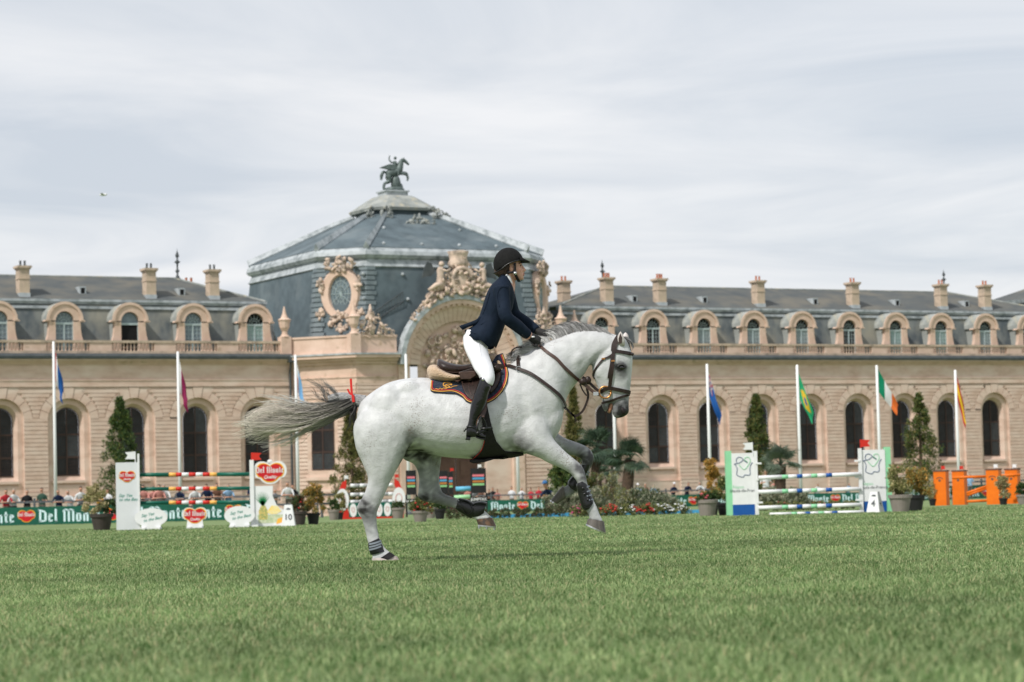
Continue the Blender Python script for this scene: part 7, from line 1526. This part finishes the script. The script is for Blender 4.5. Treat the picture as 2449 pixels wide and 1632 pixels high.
# helmet
hb2 = MB(); hb2.ball(hp(1216.5,633),(.1215,.105,.134),28,20)
pA, pB = hp(1181,657), hp(1252,621.5); dr_ = (pB-pA).normalized(); nup = Vector((-dr_.z,0,dr_.x)); nup = nup if nup.z > 0 else -nup
V = []
for v in hb2.v:
    v = Vector(v); rel = v-pA; h_ = rel.dot(nup); cur = .016*math.sin(max(0,min(1,rel.dot(dr_)/.24))*math.pi)
    if h_ < cur: v = v+nup*(cur-h_)
    V.append(tuple(v))
hb2.v = V; wpart('helmet', hb2, m_helmet)
vis = MB(); rings = []
for k in range(13):
    a = math.pi*(k/12-.5); rr = .112
    c = hp(1243,621); o_ = Vector((math.cos(a)*.072, math.sin(a)*.088, -.0)); inn_ = c+Vector((math.cos(a)*.01, math.sin(a)*.088, .006)); ou = c+Vector((.004+math.cos(a)*.076, math.sin(a)*.090, -.016-math.cos(a)*.006))
    rings.append([inn_+Vector((0,0,.010)), ou+Vector((0,0,.004)), ou-Vector((0,0,.004)), inn_-Vector((0,0,.012))])
wpart('visor', vis.loft(rings), m_helmet)
bandm = MB(); bandm.tube(spline([pA+nup*.006+Vector((0,-.05,0)), hp(1196,646,-.098), hp(1214,632,-.107), hp(1235,624,-.10), hp(1249,622,-.06)], 5), .005, 6); wpart('helmet_rim', bandm, m_black)
chs = MB(); ribbon(chs, [hp(1231,629,-.088),hp(1231,641,-.083),hp(1231.5,652,-.078),hp(1236,664,-.066),hp(1241,672.5,-.03),hp(1241,673,.0)], [Vector((0,-1,0))]*4+[Vector((0,-.6,-.8)),Vector((0,0,-1))], .021, .006)
ribbon(chs, [hp(1231,650,-.08),hp(1222,652,-.078),hp(1212,651,-.075)], [Vector((0,-1,0))]*3, .016, .005); wpart('chin_strap', chs, m_black_m)
wpart('buckle', MB().box(-.012,.012,-.006,.004,-.014,.014), m_steel).location = tuple(hp(1232,654,-.086)-RID.location)
# collar and jacket
col = MB(); limb(col, [(1225,664,1204,654,.064,0),(1229.5,680,1198,668,.072,0),(1231,690,1196,680,.07,0)], 18, 3); wpart('shirt_collar', col, m_white)
jk = MB(); limb(jk, [(1219,664,1198,656,.070,0),(1224,676,1190,668,.105,0),(1229,692,1175,682,.175,0),(1231,712,1163,704,.185,0),(1225,740,1153.5,734,.165,0),(1214,764,1146,756,.15,0),(1205,784,1135,776,.168,0),(1198,802,1122,786,.195,0),(1190,822,1112.5,795,.215,0)], 22, 4, .95)
def sleeve(a, b_, c, k=1.0): jk.tube(spline([a+Vector((0,0,.02)), a*.55+b_*.45, b_, b_*.5+c*.5, c], 5), list(np.interp(range(21), [0,4,10,15,20],[.072*k,.058*k,.052*k,.050*k,.040*k])), 14)
sleeve(SN+Vector((0,.015,-.01)),EN,WN); sleeve(SF+Vector((0,-.015,-.01)),EF,WF_)
jm = remesh(jk, .0085, 3, .5)
jo = wpart('jacket', jm, m_jacket)
BVJ = BVHTree.FromPolygons([v.co.copy() for v in jm.vertices], [tuple(p.vertices) for p in jm.polygons])
# skirts of the jacket: flared hem pieces and the flying back vent
sk_ = MB(); N_ = 14; rings = []
for (fx,fy,bx,by,w) in ((1212,766,1145,757,.155),(1205,786,1134,777,.172),(1198,806,1121,788,.205),(1187,830,1111,794,.232)):
    A, B = hp(fx,fy), hp(bx,by); c = (A+B)/2; a = (A-B)/2; rings.append([c+a*math.cos(k*2*math.pi/28)+Vector((0,w,0))*math.sin(k*2*math.pi/28) for k in range(28)])
for k in range(28):     # hem dips and rises
    rings[-1][k] = rings[-1][k]+Vector((0,0,-.012*math.sin(k*1.7)))
    if abs(k-21) <= 4 or abs(k-7) <= 4: rings[-1][k] = rings[-1][k]+Vector((.0,0,-.03))
inner_ = [[p*.985+(sum(r, Vector())/28)*.015 for p in r] for r in rings]
sk_.loft(rings + list(reversed(inner_)), cap=False); wpart('jacket_skirt', sk_, m_jacket)
vent = MB(); vent.loft([[hp(1146,760,y_),hp(1150,768,y_)] for y_ in (-.11,.11)] , cap=False, closed=False)
vv = []
for y_ in (-.10,-.05,0,.05,.10):
    vv.append([hp(1150,757,y_),hp(1136,766,y_),hp(1118,773,y_*.95),hp(1098,780,y_*.9),hp(1106,790,y_*.9),hp(1120,783,y_*.95),hp(1138,777,y_),hp(1152,772,y_)])
wpart('jacket_vent', MB().loft(vv), m_jacket)
sm = MB(); strap([(1172,700),(1168,715),(1162,735),(1155,752)], .004,.003,.001,mb=sm,bvh=BVJ); strap([(1214,690),(1204,686),(1196,690),(1191,700),(1190,715),(1195,735)], .005,.003,.001,mb=sm,bvh=BVJ); strap([(1166,765),(1158,772),(1150,777)], .006,.004,.001,mb=sm,bvh=BVJ); wpart('seams', sm, m_jacket)
for (x, y) in ((1256,806.5),(1252.5,803.5),(1249,800.5)): wpart('button', MB().ball(skin(x,y,.002,bvh=BVJ),.006,8,6), m_black)
cuf = MB(); cuf.tube([WN+(WN-EN).normalized()*.0, WN+(WN-EN).normalized()*.014],[.036,.034],12); wpart('shirt_cuff', cuf, m_skin)
# breeches
br2 = MB()
for s in (-1,1): limb(br2, [(1176,800,1116,788,.10,s*.06),(1167,826,1108,818,.115,s*.10),(1169,846,1112,838,.105,s*.165),(1176,867,1125,866,.092,s*.255),(1181.5,886,1135,886,.082,s*.325),(1183.5,906,1146,902,.070,s*.37),(1178,923,1149,914,.060,s*.385)], 20, 4, .97)
br2.ball(hp(1140,812),(.11,.17,.09),16,10)
bm_ = remesh(br2, .0085, 3, .5); wpart('breeches', bm_, m_white)
BVB = BVHTree.FromPolygons([v.co.copy() for v in bm_.vertices], [tuple(p.vertices) for p in bm_.polygons])
sm2 = MB(); strap([(1143,800),(1146,825),(1150,850),(1157,880),(1160,900)], .004,.0025,.0005,mb=sm2,bvh=BVB); wpart('breeches_seam', sm2, m_white)
# boots
def riding_boot(s):
    b2 = MB(); yo_ = s*.395
    limb(b2, [(1163,910,1148,901,.058,s*.385),(1175,925,1146,910,.064,s*.388),(1169.5,941,1136.5,934,.064,s*.392),(1164.5,960,1129,956,.060,s*.397),(1157.5,978,1124.5,975,.053,s*.40),(1147,996,1122,995,.045,s*.402),(1141,1011,1119.5,1012,.041,s*.403),(1140,1026,1115,1026,.040,s*.403)], 20, 5, .97)
    limb(b2, [(1117,1018,1114,1046,.034,s*.403),(1128,1014,1124,1047,.037,s*.405),(1141,1024,1138,1046,.039,s*.41),(1154,1036,1151,1049,.040,s*.415),(1163,1042,1161,1050,.032,s*.42)], 16, 4, .9)
    return remesh(b2, .0075, 2, .5)
for s in (-1,1):
    o = wpart('boot', riding_boot(s), m_boot)
    so2 = MB(); limb(so2, [(1116,1044,1113,1053,.035,s*.403),(1126,1046,1124,1054,.036,s*.404)], 14, 2, .6); limb(so2, [(1138,1044,1138,1048,.040,s*.41),(1151,1048,1151,1052,.041,s*.415),(1162,1049,1161,1052,.033,s*.42)], 14, 3, .7)
    ch = link('boot_sole', so2.mesh('boot_sole', m_black), o)
BVBt = None
bt = [c for c in RID.children if c.name.startswith('boot')][0].data
BVBt = BVHTree.FromPolygons([v.co.copy() for v in bt.vertices], [tuple(p.vertices) for p in bt.polygons])
sp_ = MB(); strap([(1117,1022),(1124,1021),(1131,1022),(1138,1027)], .014,.005,.002,mb=sp_,bvh=BVBt); sp_.tube([skin(1118,1023,.004,bvh=BVBt), hp(1110,1032,-.41)], .006, 6); wpart('spur', sp_, m_black)
wpart('boot_emblem', MB().ball(skin(1155.5,908,.002,bvh=BVBt),(.012,.004,.012),10,6), m_steel)
# gloves with fingers
def glove(wr, k, name):
    g = MB(); d = (k-wr).normalized(); dn2 = Vector((d.z,0,-d.x)); dn2 = dn2 if dn2.z < 0 else -dn2
    g.tube([wr, wr+d*.035, wr+d*.075, wr+d*.10], [.030,.036,.040,.034], 10)
    for i, (ln, yy) in enumerate(((.050,-.030),(.056,-.011),(.053,.008),(.044,.026))):
        b0 = wr+d*(.092-.004*i)+Vector((0,yy,0)); g.tube(spline([b0, b0+d*.020+dn2*.014, b0+d*.014+dn2*.038, b0-d*.010+dn2*(ln)], 3), list(np.interp(range(10),[0,9],[.0115,.0085])), 8)
    t0 = wr+d*.05+Vector((0,-.034,0)); g.tube(spline([t0, t0+d*.03+Vector((0,-.008,-.004)), t0+d*.05+dn2*.02], 3), [.0125,.012,.0115,.011,.0105,.0095,.009], 8)
    return wpart(name, remesh(g, .0055, 2, .4), m_glove)
glove(WN+(WN-EN).normalized()*.005, hp(1284,814,-.07), 'glove'); glove(WF_, hp(1300,800,.06), 'glove')
wpart('glove_tab', MB().box(-.012,.012,-.004,.004,-.006,.006), m_white).location = tuple(hp(1275,806,-.125)-RID.location)
# stirrups
for s in (-1,1):
    st2 = thing('stirrup', 'black stirrup iron with brown leather on the near side of the horse' if s < 0 else 'black stirrup iron on the far side of the horse', 'stirrup', tuple(hp(1155,1030,s*.40)))
    mb = MB(); mb.tube(spline([hp(1142,1034,s*.455),hp(1141,1024,s*.465),hp(1145,1006,s*.45),hp(1150,998,s*.42),hp(1156,1003,s*.40),hp(1161,1014,s*.385),hp(1164,1026,s*.38)], 4), .0085, 8); mb.tube([hp(1142,1034,s*.455),hp(1142,1040,s*.45)],.012,8); part_of(st2, 'arch', mb.mesh('arch', m_black, True))
    mb = MB(); mb.tube([hp(1141,1036,s*.46),hp(1164,1028,s*.38)], .012, 8); mb.tube([hp(1149,1026,s*.47),hp(1176,1024,s*.46)], .0095, 8); mb.tube([hp(1176,1024,s*.46),hp(1165,1029,s*.385)], .008, 8); part_of(st2, 'tread', mb.mesh('tread', m_black, True))
    mb = MB(); ribbon(mb, [hp(1160,962,s*.36),hp(1157,980,s*.385),hp(1152,998,s*.415)], [Vector((0,s,0))]*3, .026, .006); ribbon(mb, [hp(1163,962,s*.355),hp(1160,982,s*.38),hp(1154,999,s*.412)], [Vector((0,s,0))]*3, .022, .006); part_of(st2, 'stirrup_leather', mb.mesh('stirrup_leather', m_leather_lt))
